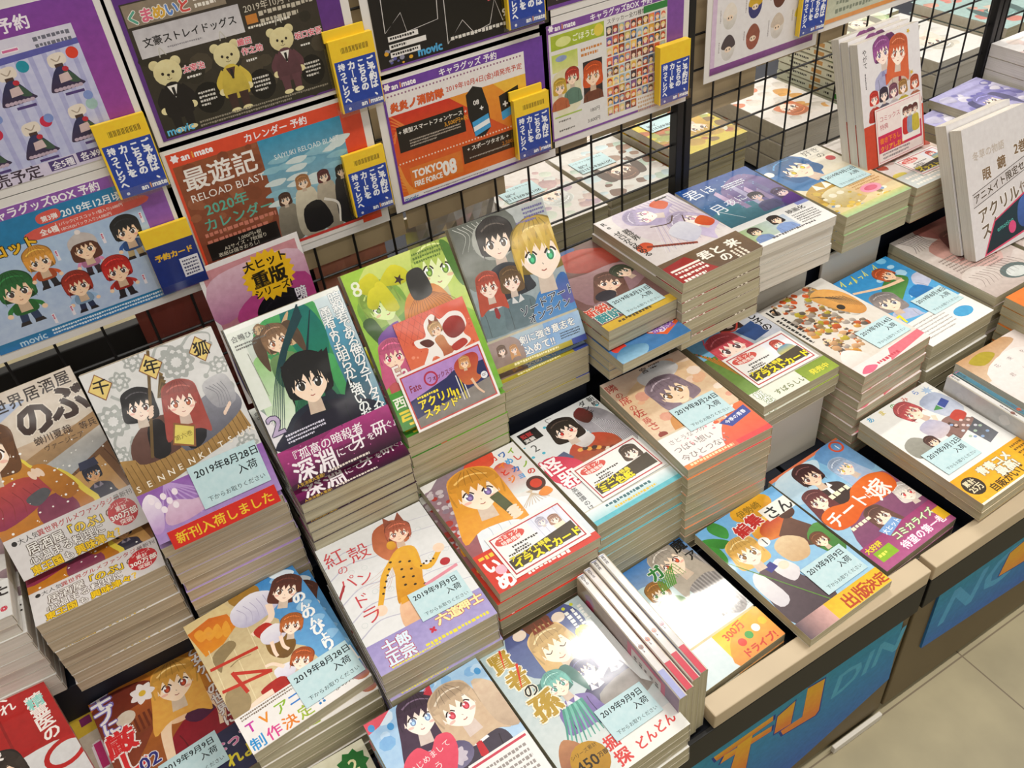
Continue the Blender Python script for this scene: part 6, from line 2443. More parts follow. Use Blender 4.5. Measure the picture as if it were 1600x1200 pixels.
# ------------------------------------------------------------------ hanging sheets
PY = .8905
wall_sheet('poster', art_dresses(), 'purple poster with small dark dresses on striped lavender', -.125, .083, -.205, PY)
wall_sheet('poster', art_mascots(), 'poster with big-headed toy figures on pale blue', -.125, .0815, -.368, PY)
wall_sheet('poster', art_teddies(), 'dark poster with three teddy bears in suits', .098, .306, -.205, PY)
wall_sheet('poster', art_calendar(), 'red and brown calendar poster with a blue sky picture', .0945, .303, -.366, PY)
wall_sheet('poster', art_cloak(), 'black poster with cloaks and a yellow figure 8', .335, .5435, -.203, PY)
wall_sheet('poster', art_phonecase(), 'orange poster with phone cases and black panels', .331, .5385, -.362, PY)
wall_sheet('poster', art_stickers(), 'white and green poster with a grid of tiny stickers', .545, .749, -.354, PY)
wall_sheet('poster', art_dark_upper(), 'dark poster above the green sticker poster, cut off by the frame', .549, .750, -.196, PY)
wall_sheet('poster', art_eggs(), 'white poster with rows of round egg-shaped toys', .797, .985, -.295, PY)
wall_sheet('poster', art_salmon(), 'salmon and green poster beyond the egg toy poster', 1.004, 1.205, -.327, PY)

for i, (xa, xb, za, zb, lab) in enumerate(((-.03, .19, -.12, -.27, 'tan back of a sheet between the dress and teddy bear posters'), (.0, .20, -.30, -.46, 'tan back of a sheet between the mascot and calendar posters'),
                                          (.22, .43, -.14, -.30, 'tan back of a sheet between the teddy bear and cloak posters'), (.20, .335, -.38, -.556, 'tan back of a sheet under the calendar poster, near its corner'),
                                          (.34, .48, -.40, -.552, 'tan back of a sheet peeking out under the orange poster'), (.485, .61, -.37, -.53, 'tan back of a sheet left below the green sticker poster'),
                                          (.615, .745, -.36, -.522, 'tan back of a sheet low beneath the green sticker poster'), (.775, .90, -.36, -.545, 'tan back of a sheet below the egg toy poster'),
                                          (.905, 1.08, -.30, -.505, 'tan back of a sheet behind the salmon poster'), (-.30, -.04, -.08, -.30, 'tan back of a sheet behind the top of the dress poster'))):
    o = MB().box(xa, xb, 0, .0012, 0, za - zb).make('hanging_sheet', M['tan'])
    o.location = (0, .9065 + .0022 * (i % 3), zb + Z0)
    tag(o, lab, 'sheet', 'sheets hung on the far side of the grid')


def reservation_card(label, x0, ztop, kind=0, t=.006, extra=False):
    w, h = .049, .0755
    r = empty('reservation_card', label, 'card', 'reservation card pads clipped to the posters', Matrix.Translation((x0 + w / 2, PY - .0012, ztop - h + Z0)))
    a = Art(h / w * 100, '#eec62c')
    if kind == 0:
        if extra != 'plain':
            for k in range(24):
                a.fill(24 + k * 2.6, 18, 24 + k * 2.6 + (1.6 if k % 3 else .8), 30, '#5c4a10')
        a.fill(4, 44, 98, 154, '#1f3f9c')
        for i, s in enumerate(('ご予約は、', 'こちらの', 'カードを', '持ってレジへ。')):
            a.vtext(s, 84 - i * 22, 49, 18.5 if i < 3 else 15.6, '#eef0f6', .06, pitch=.92)
        mate(a, 46, 148, 15, '#f0f2f6')
    else:
        a.fill(0, 40, 100, 154, '#1c2f74')
        a.text('予約カード', 10, 74, 16.4, '#e8b42c', .06)
        a.fill(56, 84, 96, 130, '#e2e0e4')
        a.dashes(60, 90, 32, 5, 5, '#4c4c68', seed=3)
    up = Matrix.Rotation(R(90), 4, 'X')
    p = sheet_mesh('printed_front', a, w, .0006, [M['gloss']], r, '#e8c438')
    p.matrix_parent_inverse = Matrix.Identity(4)
    p.matrix_basis = Matrix.Translation((0, -t, h / 2)) @ up
    MB().box(-w / 2, w / 2, -t + .0001, -.0008, .0005, h - .0006).make('card_pad', M['yellow'], r)
    if extra is True:
        o = MB().box(-w / 2 - .002, w / 2 - .006, -t * .45, -.0006, h - .002, h + .009).make('raised_card', M['yellow'], r)
        o['label'] = 'card standing higher than the rest of the pad'
    c = MB()
    c.box(-w / 2 - .003, w / 2 + .003, -.0006, 0, -.003, h * .9)
    c.box(-w / 2 - .003, w / 2 + .003, -t - .0014, -t - .0009, -.003, h * .12)
    c.box(-w / 2 - .003, w / 2 + .003, -t - .0014, 0, -.0036, -.0028)
    o = c.make('clear_pocket', M['clear'], r)
    o['label'] = 'clear plastic pocket'
    return r


reservation_card('yellow and blue reservation card pad at the corner of the dress poster', .040, -.3165)
reservation_card('reservation card pad with yellow title and white box beside the mascot poster', .043, -.432, 1)
reservation_card('reservation card pad beside the teddy bear poster, a second card sticking up', .281, -.301, 0, .008, True)
reservation_card('reservation card pad overlapping the lower corner of the calendar poster', .2695, -.423)
reservation_card('reservation card pad overlapping the orange phone case poster', .488, -.4235, 0, .008, True)
reservation_card('reservation card pad beside the sticker poster, next to the double post', .703, -.417, 0, .011, 'plain')
reservation_card('reservation card pad at the top edge, above the orange poster', .492, -.267, 0, .007)
reservation_card('reservation card pad beside the egg toy poster', .948, -.392, 0, .007)

# ------------------------------------------------------------------ the books on the display
LEAN = 'display copies leaning on the back row stacks'
TOP = 'display copies lying on top of the stacks'


def easel(bk, label):
    """small black prop that holds a leaning copy from behind"""
    r = empty('book_easel', label, 'easel', 'props behind the leaning copies')
    w = .05
    by = bk.t * math.sin(R(bk.tilt))
    L = .07
    p0, p1 = Vector((0, .001, .0005)), Vector((0, .001 + L * math.cos(R(bk.tilt)), .0005 + L * math.sin(R(bk.tilt))))
    mb = MB()
    for sx in (-.02, .02):
        mb.rod((sx, p0.y + .003, p0.z + .0015), (sx, p1.y + .003, p1.z), .0014, 6)
        mb.rod((sx, p1.y + .003, p1.z), (sx, p1.y + .012, .002), .0014, 6)
    mb.rod((-.02, p1.y + .003, p1.z), (.02, p1.y + .003, p1.z), .0014, 6)
    mb.make('wire_frame', M['wire'], r)
    base = bk.mat @ Vector((0, -bk.h / 2, 0))
    r.matrix_world = Matrix.Translation((base.x, base.y + .004, base.z)) @ Matrix.Rotation(R(bk.yaw), 4, 'Z')
    return r


# --- back row, leaning covers over flat stacks
A1 = Book(art_izakaya(), 'tan manga leaning at the left with an orange-kimono girl and large brown lettering', (-.132, .804, -.607), 2.1, 59.5, band=band_izakaya(), band_h=35.2, edge='#b8a68c', pages='pages_warm', group=LEAN)
stack_under(A1, 8, 'orange-kimono cover', y=.790, top=-.6935, yaw=.4)
A2 = Book(art_fox(), 'white manga leaning with grey lotus pattern, two robed figures and yellow diamonds', (.0026, .7331, -.5763), -.2, 61.9, band=band_fox(), band_h=42.2, edge='#cfcac0', pages='pages_warm', group=LEAN)
stack_under(A2, 10, 'grey lotus cover', y=.784, top=-.6642, yaw=0)
A3 = Book(art_assassin(), 'green and black manga leaning with a black-haired boy and magenta band', (.1401, .7367, -.5884), .5, 59.6, band=band_assassin(), band_h=34.2, edge='#2a2c2a', group=LEAN)
stack_under(A3, 9, 'green and black cover', y=.7665, top=-.6748, yaw=.3)
A4 = Book(art_green(), 'lime green manga leaning with a red flyer tucked into its film', (.274, .7443, -.5838), -.4, 57.5, t=.0155, edge='#8a9a5a', group=LEAN)
stack_under(A4, 9, 'lime green cover', y=.786, top=-.669, yaw=0)
A5 = Book(art_blond(), 'silvery paperback leaning with a blond boy and a pale blue band', (.410, .7658, -.5905), -3.6, 58.8, size=(.1235, .1785), t=.0140, band=band_blond(), band_h=30.2, edge='#b8b49c', group=LEAN)
stack_under(A5, 4, 'blond boy cover', x=.4085, y=.8045, top=-.6766, yaw=-.5, jit=.0007)
for b, l in ((A1, 'orange-kimono'), (A2, 'grey lotus'), (A3, 'green and black'), (A4, 'lime green'), (A5, 'blond boy')):
    easel(b, 'thin black wire easel behind the leaning %s cover' % l)


def loose_sheet(name, art, bk, u, v, w, label, cat, tilt_extra=0.0, lift=.0004, mat='paper', group=None):
    o = sheet_mesh(name, art, w, .0003, [M[mat]], None, '#e8e2dc')
    o.matrix_world = bk.on(u, v, lift)
    return tag(o, label, cat, group)


A4.child_card('bonus_card', art_flyer_top(), 60, 82, .087, .5, 'orange-red card with a white-edged fox-eared figure', .0004)
A4.child_card('bonus_flyer', art_flyer(), 53, 122, .105, .5, 'purple and navy flyer with yellow lettering', .0010)
st = Art(17.5, '#cc2a20')
st.text('新刊入荷しました', 50, 13.4, 11.4, '#e8c030', .02, 'c')
rs_ = loose_sheet('notice_strip', st, A2, 52, 143, .112, 'red strip with yellow characters below the grey lotus cover', 'card')
arrival_card(A2, 68, 113, '2019年8月28日', 'pale blue date card on the grey lotus manga', .070, lift=.0006)
pop = Art(150, '#e4dedc')
pop.fill(4, 5, 96, 146, '#c88a90', '#9a5a74')
pop.blob([(4, 20), (40, 10), (96, 16), (96, 60), (50, 50), (4, 60)], '#d8b4c0', '#b06a94')
pop.blob([(20, 60), (50, 40), (96, 40), (96, 80), (40, 90)], '#a83c7c', '#c04a84')
pop.blob([(4, 80), (30, 70), (40, 110), (20, 146), (4, 146)], '#6a5a94', '#23233a')
pop.head(64, 76, 23, '#14121a', '#2a2a3c', '#f0d0ba', 'short', -6, blush=False)
pop.torso(60, 84, 22, '#191726', '#14131e', None, None, long=3)
pop.star(62, 30, 22, 26, 22, '#e6b41e')
pop.text('大ヒット', 62, 20, 11, '#221c10', .03, 'c')
pop.text('重版', 62, 38, 17, '#221c10', .05, 'c')
pop.text('シリーズ!', 62, 48, 9, '#221c10', .03, 'c')
pop.vtext('暗殺者である', 86, 52, 12, '#e8e4ea', .03, out='#5a3a6a', ow=.02, pitch=.9)
r_ = empty('display_card', 'display card with a yellow burst standing behind the green and black manga', 'card', None, Matrix.Translation((.1415, .8625, -.674 + Z0)))
p_ = sheet_mesh('printed_front', pop, .119, .0008, [M['gloss']], r_, '#e4dedc')
p_.matrix_basis = Matrix.Rotation(R(2), 4, 'Z') @ Matrix.Rotation(R(-8), 4, 'X') @ Matrix.Translation((0, 0, .0935)) @ Matrix.Rotation(R(90), 4, 'X')
pb_ = MB().box(-.02, .02, .001, .030, 0, .004).make('foot', M['white'], r_)

A0 = Book(art_mixed(21, '#d8d2cc', ['#c8b0a0', '#a88a8c', '#d8c8b8', '#8c7478'], 30), 'white-banded manga cut off by the frame, left of the orange-kimono stack', (-.268, .802, -.675), -2, 0, band=band_seen_white(), band_h=40, pages='pages_pale', group=TOP)
stack_under(A0, 8, 'white-banded cover at the frame edge')

# --- third row from the aisle
L1 = Book(art_red_record(), 'red manga in the lower left corner with white vertical lettering', (-.276, .653, -.780), 12, 0, edge='#a02020', pages='pages_pale', group=TOP)
stack_under(L1, 7, 'red manga in the corner', x=-.330, y=.606)
MO = Book(art_red_dress(), 'orange and red manga with a blonde girl in a red dress', (-.131, .628, -.850), 6.0, 0, edge='#a8643c', group=TOP)
PK = Book(art_pink_nineteen(), 'manga with a pink 19 half covered by the red dress manga', (-.158, .632, -.8655), 6.0, 0, edge='#c8a06c', group=TOP)
stack_under(PK, 1, 'pink 19 cover', jit=.0005)
NO = Book(art_countryside(), 'manga with a red 14, blue sky and girls bending over', (-.0065, .600, -.7733), 6.0, 0, band=band_anime(), band_h=35.2, edge='#d8ccb8', group=TOP)
stack_under(NO, 7, 'red 14 cover', x=.0005, y=.597, yaw=1.3)
arrival_card(NO, 73, 118, '2019年8月28日', 'pale blue date card on the red 14 manga', .066)
arrival_card(MO, 53, 110, '2019年9月9日', 'pale blue date card on the red dress manga', .062)
KO = Book(art_yellow_suit(), 'white manga with an amber-haired figure in a yellow suit', (.1365, .582, -.7471), -.7, 0, band=band_purple(), band_h=29.2, edge='#d2ccc8', group=TOP)
stack_under(KO, 9, 'yellow suit cover')
arrival_card(KO, 70, 102, '2019年9月9日', 'pale blue date card on the yellow suit manga', .058)
ME = Book(art_meal(), 'red and white manga with an orange-haired girl eating', (.2765, .6015, -.7487), .5, 0, edge='#c8b8a8', group=TOP)
ME.child_card('bonus_card', bonus_white(0, 'アニメイト特典', 'イラストカード', pic_cats), 56, 112, .097, 1, 'white bonus card with red border and yellow lettering')
stack_under(ME, 9, 'orange-haired eating girl', x=.2725, y=.601)
KA = Book(art_winged(), 'white manga with a black-haired girl and grey wing, bonus card on it', (.409, .6205, -.7544), 1.6, 0, size=(.1245, .179), band=band_aqua(), band_h=18.2, edge='#cfd4d2', group=TOP)
KA.child_card('bonus_card', bonus_white(1, 'アニメイト特典', 'ミニ色紙', pic_dark), 58, 99, .094, 1, 'white bonus card with red border and a dark-haired girl', .0006)
stack_under(KA, 8, 'grey wing cover')
TO = Book(art_seat(), 'peach manga with a face looking sideways and red vertical title', (.5345, .611, -.7358), -1.6, 0, size=(.1235, .1785), band=band_seat(), band_h=46, edge='#dcc4a8', group=TOP)
stack_under(TO, 9, 'peach cover')
arrival_card(TO, 60, 89, '2019年8月24日', 'pale blue date card on the peach manga', .066)
B7 = Book(art_redhair(), 'manga with pink-red hair and a bonus card, above a white box', (.684, .653, -.749), .6, 0, edge='#dcd8cc', group=TOP)
B7.child_card('bonus_card', bonus_white(2, 'アニメイト特典', 'イラストカード', pic_red), 55, 93, .104, 0, 'white bonus card with a red-haired picture')
stack_under(B7, 2, 'pink-red hair cover', jit=.0022)
B8 = Book(art_orange_crowd(), 'manga crowded with small orange and brown figures', (.820, .626, -.7531), 3.2, 0, band=band_pink(), band_h=16.2, edge='#c84a40', group=TOP)
stack_under(B8, 9, 'orange crowd cover')
arrival_card(B8, 70, 107, '2019年9月14日', 'pale blue date card on the orange crowd manga', .062)
B9 = Book(art_blue_sports(), 'blue manga with players and a white lower half, half hidden by a stack', (.962, .632, -.777), 2.0, 0, t=.022, band=band_white_blue(), band_h=41.2, edge='#dcdad4', pages='pages', group=TOP)
stack_under(B9, 4, 'blue sports cover')
arrival_card(B9, 71, 93, '2019年8月18日', 'pale blue date card on the blue sports manga', .062)
FF = Book(art_brown_haze(), 'hazy brown manga lying under the upright white notice books', (1.1005, .642, -.763), .8, 0, t=.0162, edge='#7c6a60', group=TOP)
stack_under(FF, 7, 'hazy brown cover', jit=.0018)
F2 = Book(art_brown_haze(), 'second hazy brown manga at the right frame edge', (1.238, .645, -.763), .5, 0, t=.0162, edge='#7c6a60', group=TOP)
stack_under(F2, 7, 'hazy brown cover at the frame edge')

# --- front row by the aisle
C0 = Book(art_pale_girl(), 'pale manga with a green 2, cut off by the lower frame edge', (-.030, .410, -.840), 0, 0, edge='#cfc8b4', group=TOP)
stack_under(C0, 2, 'green 2 cover')
C1 = Book(art_pair(), 'sky blue manga with two girls and a pink heart', (.105, .397, -.797), 1.2, 0, edge='#b8c8d8', group=TOP)
stack_under(C1, 5, 'pink heart cover', jit=.0008)
KE = Book(art_princess(), 'manga with a sleeping golden-haired face, yellow 12 and gold medal', (.2375, .4045, -.8039), 1.7, 0, edge='#d8d4c8', group=TOP)
stack_under(KE, 4, 'golden-haired face cover')
arrival_card(KE, 69, 108, '2019年9月9日', 'pale blue date card on the golden-haired face manga', .056)
C3 = Book(art_silver_girl(), 'glaring white and blue manga with a silver-haired girl', (.413, .4445, -.862), 2.6, 0, size=(.1235, .1710), band=band_yellow(), band_h=36, edge='#e0cc80', group=TOP)
stack_under(C3, 1, 'silver-haired girl cover', jit=.0005)
C4 = Book(art_orange_fruit(), 'manga with a blonde girl in a waistcoat and orange slices', (.5485, .4285, -.8485), 2.3, 0, band=band_publish(), band_h=18.2, edge='#e6e0cc', group=TOP)
arrival_card(C4, 70, 104, '2019年9月9日', 'pale blue date card on the orange slices manga', .064)
C5 = Book(art_brides(), 'manga with an orange splash title and four faces', (.694, .4546, -.8683), 3.5, 0, edge='#dcc8c8', group=TOP)
stack_under(C5, 1, 'orange splash cover', jit=.0005)
C6 = Book(art_white_reader(), 'white manga with a red-haired reader and yellow band', (.8315, .4385, -.829), 1.6, 0, band=band_gold(), band_h=36.2, edge='#d8a838', group=TOP)
stack_under(C6, 1, 'red-haired reader cover')
arrival_card(C6, 31, 84, '2019年9月12日', 'pale blue date card on the red-haired reader manga', .062)
G2 = Book(art_pinkwhite(), 'pinkish white manga at the right frame edge, beyond the upright spines', (.991, .426, -.803), .6, 0, pages='pages_pale', group=TOP)
stack_under(G2, 3, 'pinkish white cover')
G1 = Book(art_mixed(33, '#dc7a34', ['#e08a3c', '#d0602c', '#e8b04c', '#c84c24'], 40, None, band='#e8c02c'), 'orange and yellow manga below the hazy brown stack', (1.110, .4515, -.762), 0, 0, edge='#d8902c', group=TOP)
stack_under(G1, 6, 'orange and yellow cover')

# --- back row beyond the blond boy cover
D0 = Book(art_dusk(), 'dark brown-red paperback between the blond boy and the guitarist', (.526, .770, -.637), 1.5, 0, size=(.1045, .178), edge='#6c5a50', group=TOP)
stack_under(D0, 1, 'dark brown-red cover', jit=.0005)
DB = Book(art_orange_blue(), 'orange and blue manga jutting out below the dark brown-red paperback', (.5265, .742, -.6684), 1.0, 0, size=(.1045, .178), edge='#7c8cb0', group=TOP)
stack_under(DB, 2, 'orange and blue cover', x=.526, y=.770, jit=.0005)
arrival_card(D0, 61, 142, '2019年8月31日', 'pale blue date card on the dark brown-red paperback', .060)
D1 = Book(art_lavender(), 'white manga with violet-haired figures and an orange guitar', (.644, .7665, -.6114), 1.0, 0, band=band_brown(), band_h=38.2, edge='#cfc8bc', group=TOP)
stack_under(D1, 6, 'violet-haired guitar cover', jit=.002)
D2 = Book(art_night_sky(), 'night-blue paperback with white brush lettering', (.796, .786, -.6308), -1.6, 0, band=band_photo(), band_h=46.2, edge='#c8ccd0', pages='pages_pale', group=TOP)
stack_under(D2, 4, 'night-blue cover', jit=.002)
D3 = Book(art_blue_hair(), 'cream manga with a blue-haired girl in gold', (.966, .803, -.6586), 0, 0, edge='#c8cca8', group=TOP)
stack_under(D3, 3, 'blue-haired girl cover')
arrival_card(D3, 66, 78, '2019年9月12日', 'pale blue date card on the blue-haired girl manga', .062)
D4 = Book(art_mixed(12, '#e0d8d2', ['#c86a4c', '#d8b8b0', '#e6d0c0', '#b8503c', '#d8c84c'], 44, None, band='#c8d0cc'), 'white and red manga lying under the upright two-girls books', (1.107, .803, -.664), 0, 0, edge='#c8603c', group=TOP)
D4.child_card('bonus_card', bonus_white(3, '特典', 'イラスト', pic_red), 60, 106, .082, 0, 'white bonus card with yellow lettering')
stack_under(D4, 3, 'white and red cover')
D5 = Book(art_mixed(14, '#a8a4cc', ['#8c88c0', '#c8c4dc', '#7470b0', '#dcd8e4'], 60, None, band='#e4e2de'), 'lavender manga on a second copy, near the far grid post', (1.345, .800, -.655), 4, 0, edge='#b8b4c8', group=TOP)
stack_under(D5, 3, 'lavender cover', x=1.300, y=.785, yaw=6)
D6 = Book(art_mixed(15, '#e4e0de', ['#e8d8d0', '#dcc8c4', '#d8d0d0'], 20), 'white manga with a brown-haired head on a tall far stack', (1.478, .800, -.600), 0, 0, t=.021, pages='pages_pale', group=TOP)
stack_under(D6, 5, 'white cover at the far right')

# --- upright books standing on the stacks
UP = 'books standing upright on the stacks'
tq = .0142
for i in range(3):
    tl = 72.5
    b = Book(art_two_girls(), ('white manga standing upright with a violet and an orange-haired girl', 'middle one of the three upright two-girls manga', 'rearmost of the three upright two-girls manga')[i],
             (1.0865 - .0012 * i, .815 + .0158 * i, -.5735), 1.8, tl, t=tq, band=band_two_girls(), band_h=50, edge='#e2dedc', pages='pages_pale', group=UP)
    if i == 0:
        b.child_card('bonus_card', art_insert_red(), 57, 109, .100, 0, 'white and red bonus card with three small figures', .0008)
for i in range(2):
    b = Book(art_white_notice(), ('white manga set standing upright with grey boxed lettering', 'second upright white set behind the front one')[i], (1.1525 - .003 * i, .657 + .0222 * i, -.6715), 0, 67, size=(.135, .192), t=.019, edge='#d8d4d2', pages='pages_pale', group=UP)


def spine_up(label, x, y0, zt, w, h, t, cover, spine, lean=0, pages='pages'):
    """a book standing on its fore edge, spine up, cover facing the left side"""
    a = Art(h / w * 100, cover[0], cover[1])
    g = random.Random(int(x * 1e4))
    for k in range(14):
        X, Y, r = g.uniform(10, 90), g.uniform(10, 130), g.uniform(5, 14)
        c = g.choice(cover)
        a.blob([(X - r, Y), (X, Y - r), (X + r, Y), (X, Y + r)], c)
    a.head(46, 44, 18, cover[-1], '#4a3a3c', '#f2dacb', 'long')
    if len(cover) > 4:
        a.fill(4, 84, 96, 140, cover[4])
        a.fill(9, 90, 91, 134, '#e2d6d4')
        a.dashes(14, 94, 70, 5, 5, '#6c5c5c', seed=2)
    b = Book(a, label, (0, 0, 0), size=(w, h), t=t, edge=spine, pages=pages, group='books standing on edge with the spine up')
    s = Art(h / (t * .62) * 100, spine, shade(spine, .94))
    g = random.Random(int(x * 1e4) + 3)
    s.vtext(g.choice(('転生', '異世界', '恋する')), 50, 40, 62, '#3a3436', .02, pitch=1.0)
    s.fill(0, 20, 100, 34, g.choice(('#3c4c8c', '#c84c5c', '#7c8cb0')))
    s.ell(50, s.H * .62, 40, 46, g.choice(('#c8582c', '#8c5c4c', '#a03c54')))
    s.fill(0, s.H * .8, 100, s.H, g.choice(('#a0a4d0', '#c8384c', '#d8c8c4')))
    s.dashes(34, s.H * .5, s.H * .2, 1, 30, '#5c5054', vert=True, seed=5)
    o = sheet_mesh('spine_print', s, t * .62, .0002, [M['film']], b.root, spine)
    o.matrix_parent_inverse = Matrix.Identity(4)
    o.matrix_basis = Matrix.Translation((w / 2 + .0001, 0, t / 2)) @ Matrix.Rotation(R(90), 4, 'Y') @ Matrix.Rotation(R(0), 4, 'Z')
    # local +x (spine) -> up, local +z (front cover) -> -x, local +y (head) -> +y
    m = Matrix(((0, 0, -1, 0), (0, 1, 0, 0), (1, 0, 0, 0), (0, 0, 0, 1)))
    rot = Matrix.Rotation(R(lean), 4, 'Y') @ m
    low = (-.8885 if x < .5 else -.9003) + Z0
    b.root.matrix_world = Matrix.Translation((x, y0 + h / 2, low + w / 2 * math.cos(R(lean)) + .0005)) @ rot
    return b


spine_up('white book on edge with a lavender foot, next to the silver-haired girl cover', .3455, .340, 0, .108, .172, .0108, ('#d8d4dc', '#b8bcd8', '#c8c0d0', '#a8a0b8'), '#dcdad8')
spine_up('white book on edge with an orange dot, left of the lavender-footed one', .3343, .338, 0, .108, .172, .0108, ('#dcd4d0', '#d8c8c4', '#c88a8c', '#8c6c5c'), '#e0dcd8')
spine_up('red-footed book on edge, second from the golden-haired face stack', .3231, .334, 0, .107, .172, .0108, ('#c8b8b0', '#a03c54', '#b86c7c', '#d8c8c4'), '#dcd4d2')
spine_up('book on edge showing a violet cover with pink frame', .3119, .330, 0, .108, .172, .0108, ('#b8a48c', '#8c6c8c', '#a888a4', '#6c4c64', '#d4587c'), '#e0dcda')
spine_up('silvery white book on edge beside the red-haired reader cover', .9080, .356, 0, .0945, .150, .0110, ('#d6d4d2', '#c2c4c4', '#dcdad8', '#b0b0b4'), '#dad8d4', 0)
spine_up('teal-spined book on edge beside the pinkish white manga', .9195, .356, 0, .0945, .150, .0110, ('#3c6c80', '#c8ccd0', '#5c3c58', '#8c9ca8'), '#4a7c90', 0)

# --- far side of the grid, facing the other aisle
FAR = 'copies lying on the far side of the grid'
far = (
    (.605, 1.040, -.655, .0145, 5, art_mixed(41, '#dcd6d0', ['#d8c0b8', '#c8a8a8', '#dce0dc', '#b8a0b0', '#cfd8c8'], 50), 'pale manga on the far side, seen past the blond boy cover', 'pale far cover by the blond boy'),
    (.742, 1.045, -.655, .0145, 5, art_mixed(42, '#d8d6d0', ['#a88c7c', '#d8d0c8', '#bcd0c0', '#7c5c4c', '#c8dce0'], 50), 'pale manga with brown figures, just left of the double post, far side', 'pale brown far cover by the post'),
    (.880, 1.050, -.632, .0150, 6, art_mixed(43, '#d8c43c', ['#a8b05c', '#c8a03c', '#8c6c3c', '#e0c84c', '#b8683c', '#d8d8c0'], 60, band='#e8b82c'), 'yellow and green manga on the far side behind the double post', 'yellow and green far cover'),
    (1.095, 1.050, -.656, .0300, 2, art_mixed(44, '#e0dad4', ['#dca45c', '#e4dcd4', '#d8cfc4', '#cf7a54'], 36), 'thick white and orange book on the far side beyond the post', 'thick white and orange far book'),
    (1.478, 1.075, -.652, .0240, 3, art_mixed(46, '#e2dfda', ['#e4e0d8', '#d8d4cc', '#dcd6c8'], 12), 'thick white book on the far side behind the two-girls books', 'thick white far book'),
    (.655, 1.250, -.690, .0145, 3, art_mixed(47, '#dcd8d4', ['#c8a0a0', '#b89c90', '#d8d8d8', '#8ca4b8'], 40), 'pinkish grey manga in the rear far row', 'pinkish grey rear cover'),
    (.800, 1.250, -.690, .0145, 3, art_mixed(48, '#c8c8c8', ['#7c8c9c', '#d8c8b8', '#5c5c6c', '#a8b8b0'], 40), 'grey and blue manga in the rear far row', 'grey and blue rear cover'),
    (.950, 1.250, -.690, .0145, 3, art_mixed(49, '#d08ab0', ['#c87ca8', '#dca8c4', '#e0c8d4', '#b85c8c'], 30), 'magenta-pink manga in the rear far row, seen beside the post', 'magenta-pink rear cover'),
    (1.660, 1.080, -.640, .0200, 4, art_mixed(50, '#a8c4c0', ['#c0ccc4', '#d88a7c', '#d8a08c', '#88aca8'], 24), 'aqua and coral book at the upper right corner', 'aqua and coral far book'),
    (1.100, 1.262, -.690, .0145, 3, art_mixed(51, '#d8cfc4', ['#c8b49c', '#b88c6c', '#e0d8cc'], 30), 'beige manga in the rear far row beyond the post', 'beige rear cover'),
    (1.520, 1.305, -.660, .0200, 3, art_mixed(52, '#c8d0cc', ['#d8d4c8', '#a8b8b8', '#d8a894'], 24), 'pale green book in the rear far row', 'pale green rear book'),
)
for k, (x, y, z, t, n, art, lab, desc) in enumerate(far):
    big = t > .02
    b = Book(art, lab, (x, y, z), 180 + (k % 3 - 1) * .8, 0, size=(.150, .205) if x > 1.4 and y < 1.2 else B6, t=t, edge='#d8d2c8', pages='pages_pale' if big else 'pages', group='far side covers facing the other aisle')
    stack_under(b, n, desc, jit=.0008)
    if k in (0, 1, 2):
        arrival_card(b, 64, 90, '2019年8月31日', 'pale blue date card, upside down, on the %s' % desc, .064)

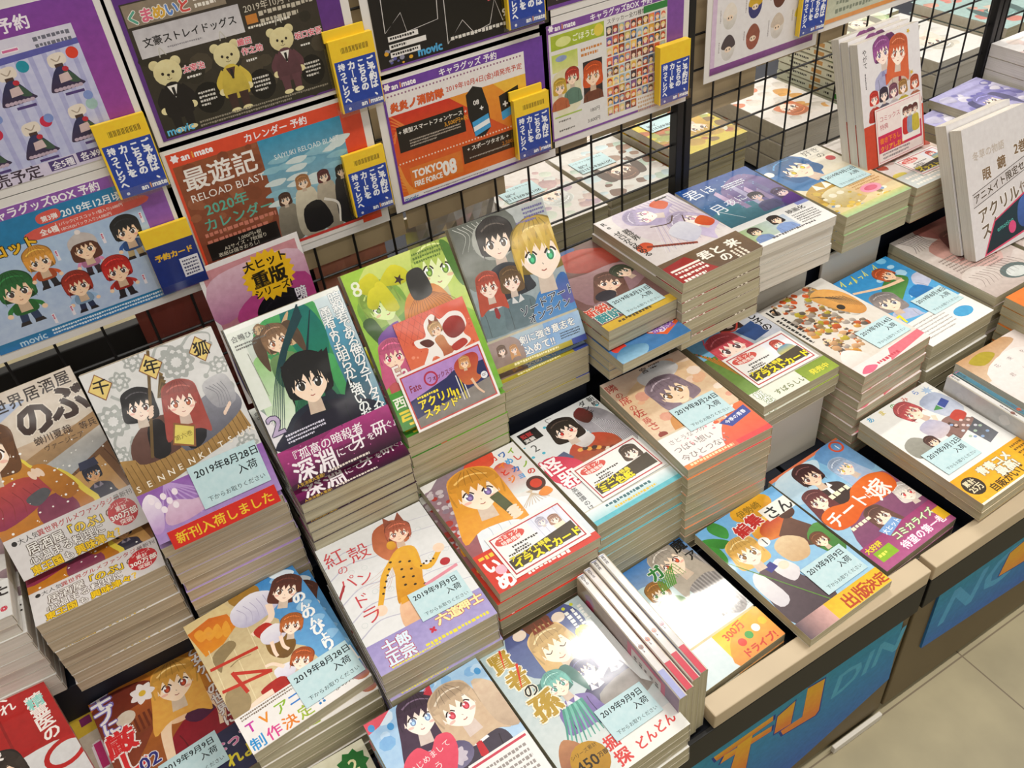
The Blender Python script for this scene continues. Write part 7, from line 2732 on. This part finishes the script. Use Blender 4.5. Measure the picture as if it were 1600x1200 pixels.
GB = Book(art_mixed(45, '#dfe0cc', ['#c8d4a8', '#e0d8c0', '#a8c48c'], 20), 'green-marked white book, topmost of the spine stack on the far side', (1.248, 1.050, -.560), 180, 0, t=.0150, edge='#dde0cc', pages='pages_pale', group='far side covers facing the other aisle')
sp = Art(142.2 / 9 * 100, '#dfe0cc', '#d8dcc4')
sp.fill(14, 240, 86, 420, '#4aa43c')
sp.fill(20, 700, 80, 900, '#c89a5c')
sp.dashes(30, 500, 170, 1, 40, '#3a3a34', vert=True, seed=1)
sp.dashes(30, 980, 380, 1, 36, '#4a4a44', vert=True, seed=2)
o = sheet_mesh('spine_print', sp, .182 / sp.H * 100, .0002, [M['paper']], GB.root, '#dfe0cc')
o.matrix_parent_inverse = Matrix.Identity(4)
o.matrix_basis = Matrix.Translation((.064 + .0001, 0, .0145 / 2)) @ Matrix.Rotation(R(90), 4, 'Y')
stack_under(GB, 11, 'green-marked white book', jit=.0006)

# --- odds and ends seen through the grid
def film_bag(label, cx, cy, z0, w, d, h, mat, seed):
    g = random.Random(seed)
    v, f = [], []
    nx, nz = 10, 10
    for s in (-1, 1):
        for j in range(nz + 1):
            for i in range(nx + 1):
                u, t = i / nx, j / nz
                bul = (4 * u * (1 - u)) ** .5 * (4 * t * (1 - t) * .8 + .2) ** .6
                v.append(((u - .5) * w, s * (d / 2 * bul * g.uniform(.55, 1.0) + .0006), t * h))
    n = (nx + 1) * (nz + 1)
    for s in (0, 1):
        for j in range(nz):
            for i in range(nx):
                a = s * n + j * (nx + 1) + i
                q = (a, a + 1, a + nx + 2, a + nx + 1)
                f.append(q if s == 0 else q[::-1])
    ring = [i for i in range(nx + 1)] + [j * (nx + 1) + nx for j in range(1, nz + 1)] + [nz * (nx + 1) + i for i in reversed(range(nx))] + [j * (nx + 1) for j in reversed(range(1, nz))]
    for i in range(len(ring)):
        a, b = ring[i], ring[(i + 1) % len(ring)]
        f.append((b, a, n + a, n + b))
    o = link_mesh('film_bag', v, f, [mat])
    o.location = (cx, cy, z0 + Z0)
    return tag(o, label, 'bag', 'film packs standing behind the grid')


film_bag('crumpled silvery film pack behind the grid above the lime green cover', .418, .955, -.7495, .135, .05, .185, M['silver'], 3)
ledge = MB().box(-.60, .292, .9092, .9345, -.9003 + Z0, -.735 + Z0).make('back_ledge', M['black'])
tag(ledge, 'black ledge along the foot of the board behind the grid', 'ledge')
film_bag('dull red film pack behind the grid beside the reservation card with white box', .058, .9215, -.735, .10, .020, .205, plain('dull_red_film', '#7c3a30', 0.3, 0.1), 5)
film_bag('salmon film pack behind the grid right of the display card', .262, .9215, -.735, .095, .020, .215, plain('salmon_film', '#b87a66', 0.2, 0.15), 8)

bpy.data.objects.remove(_tob)
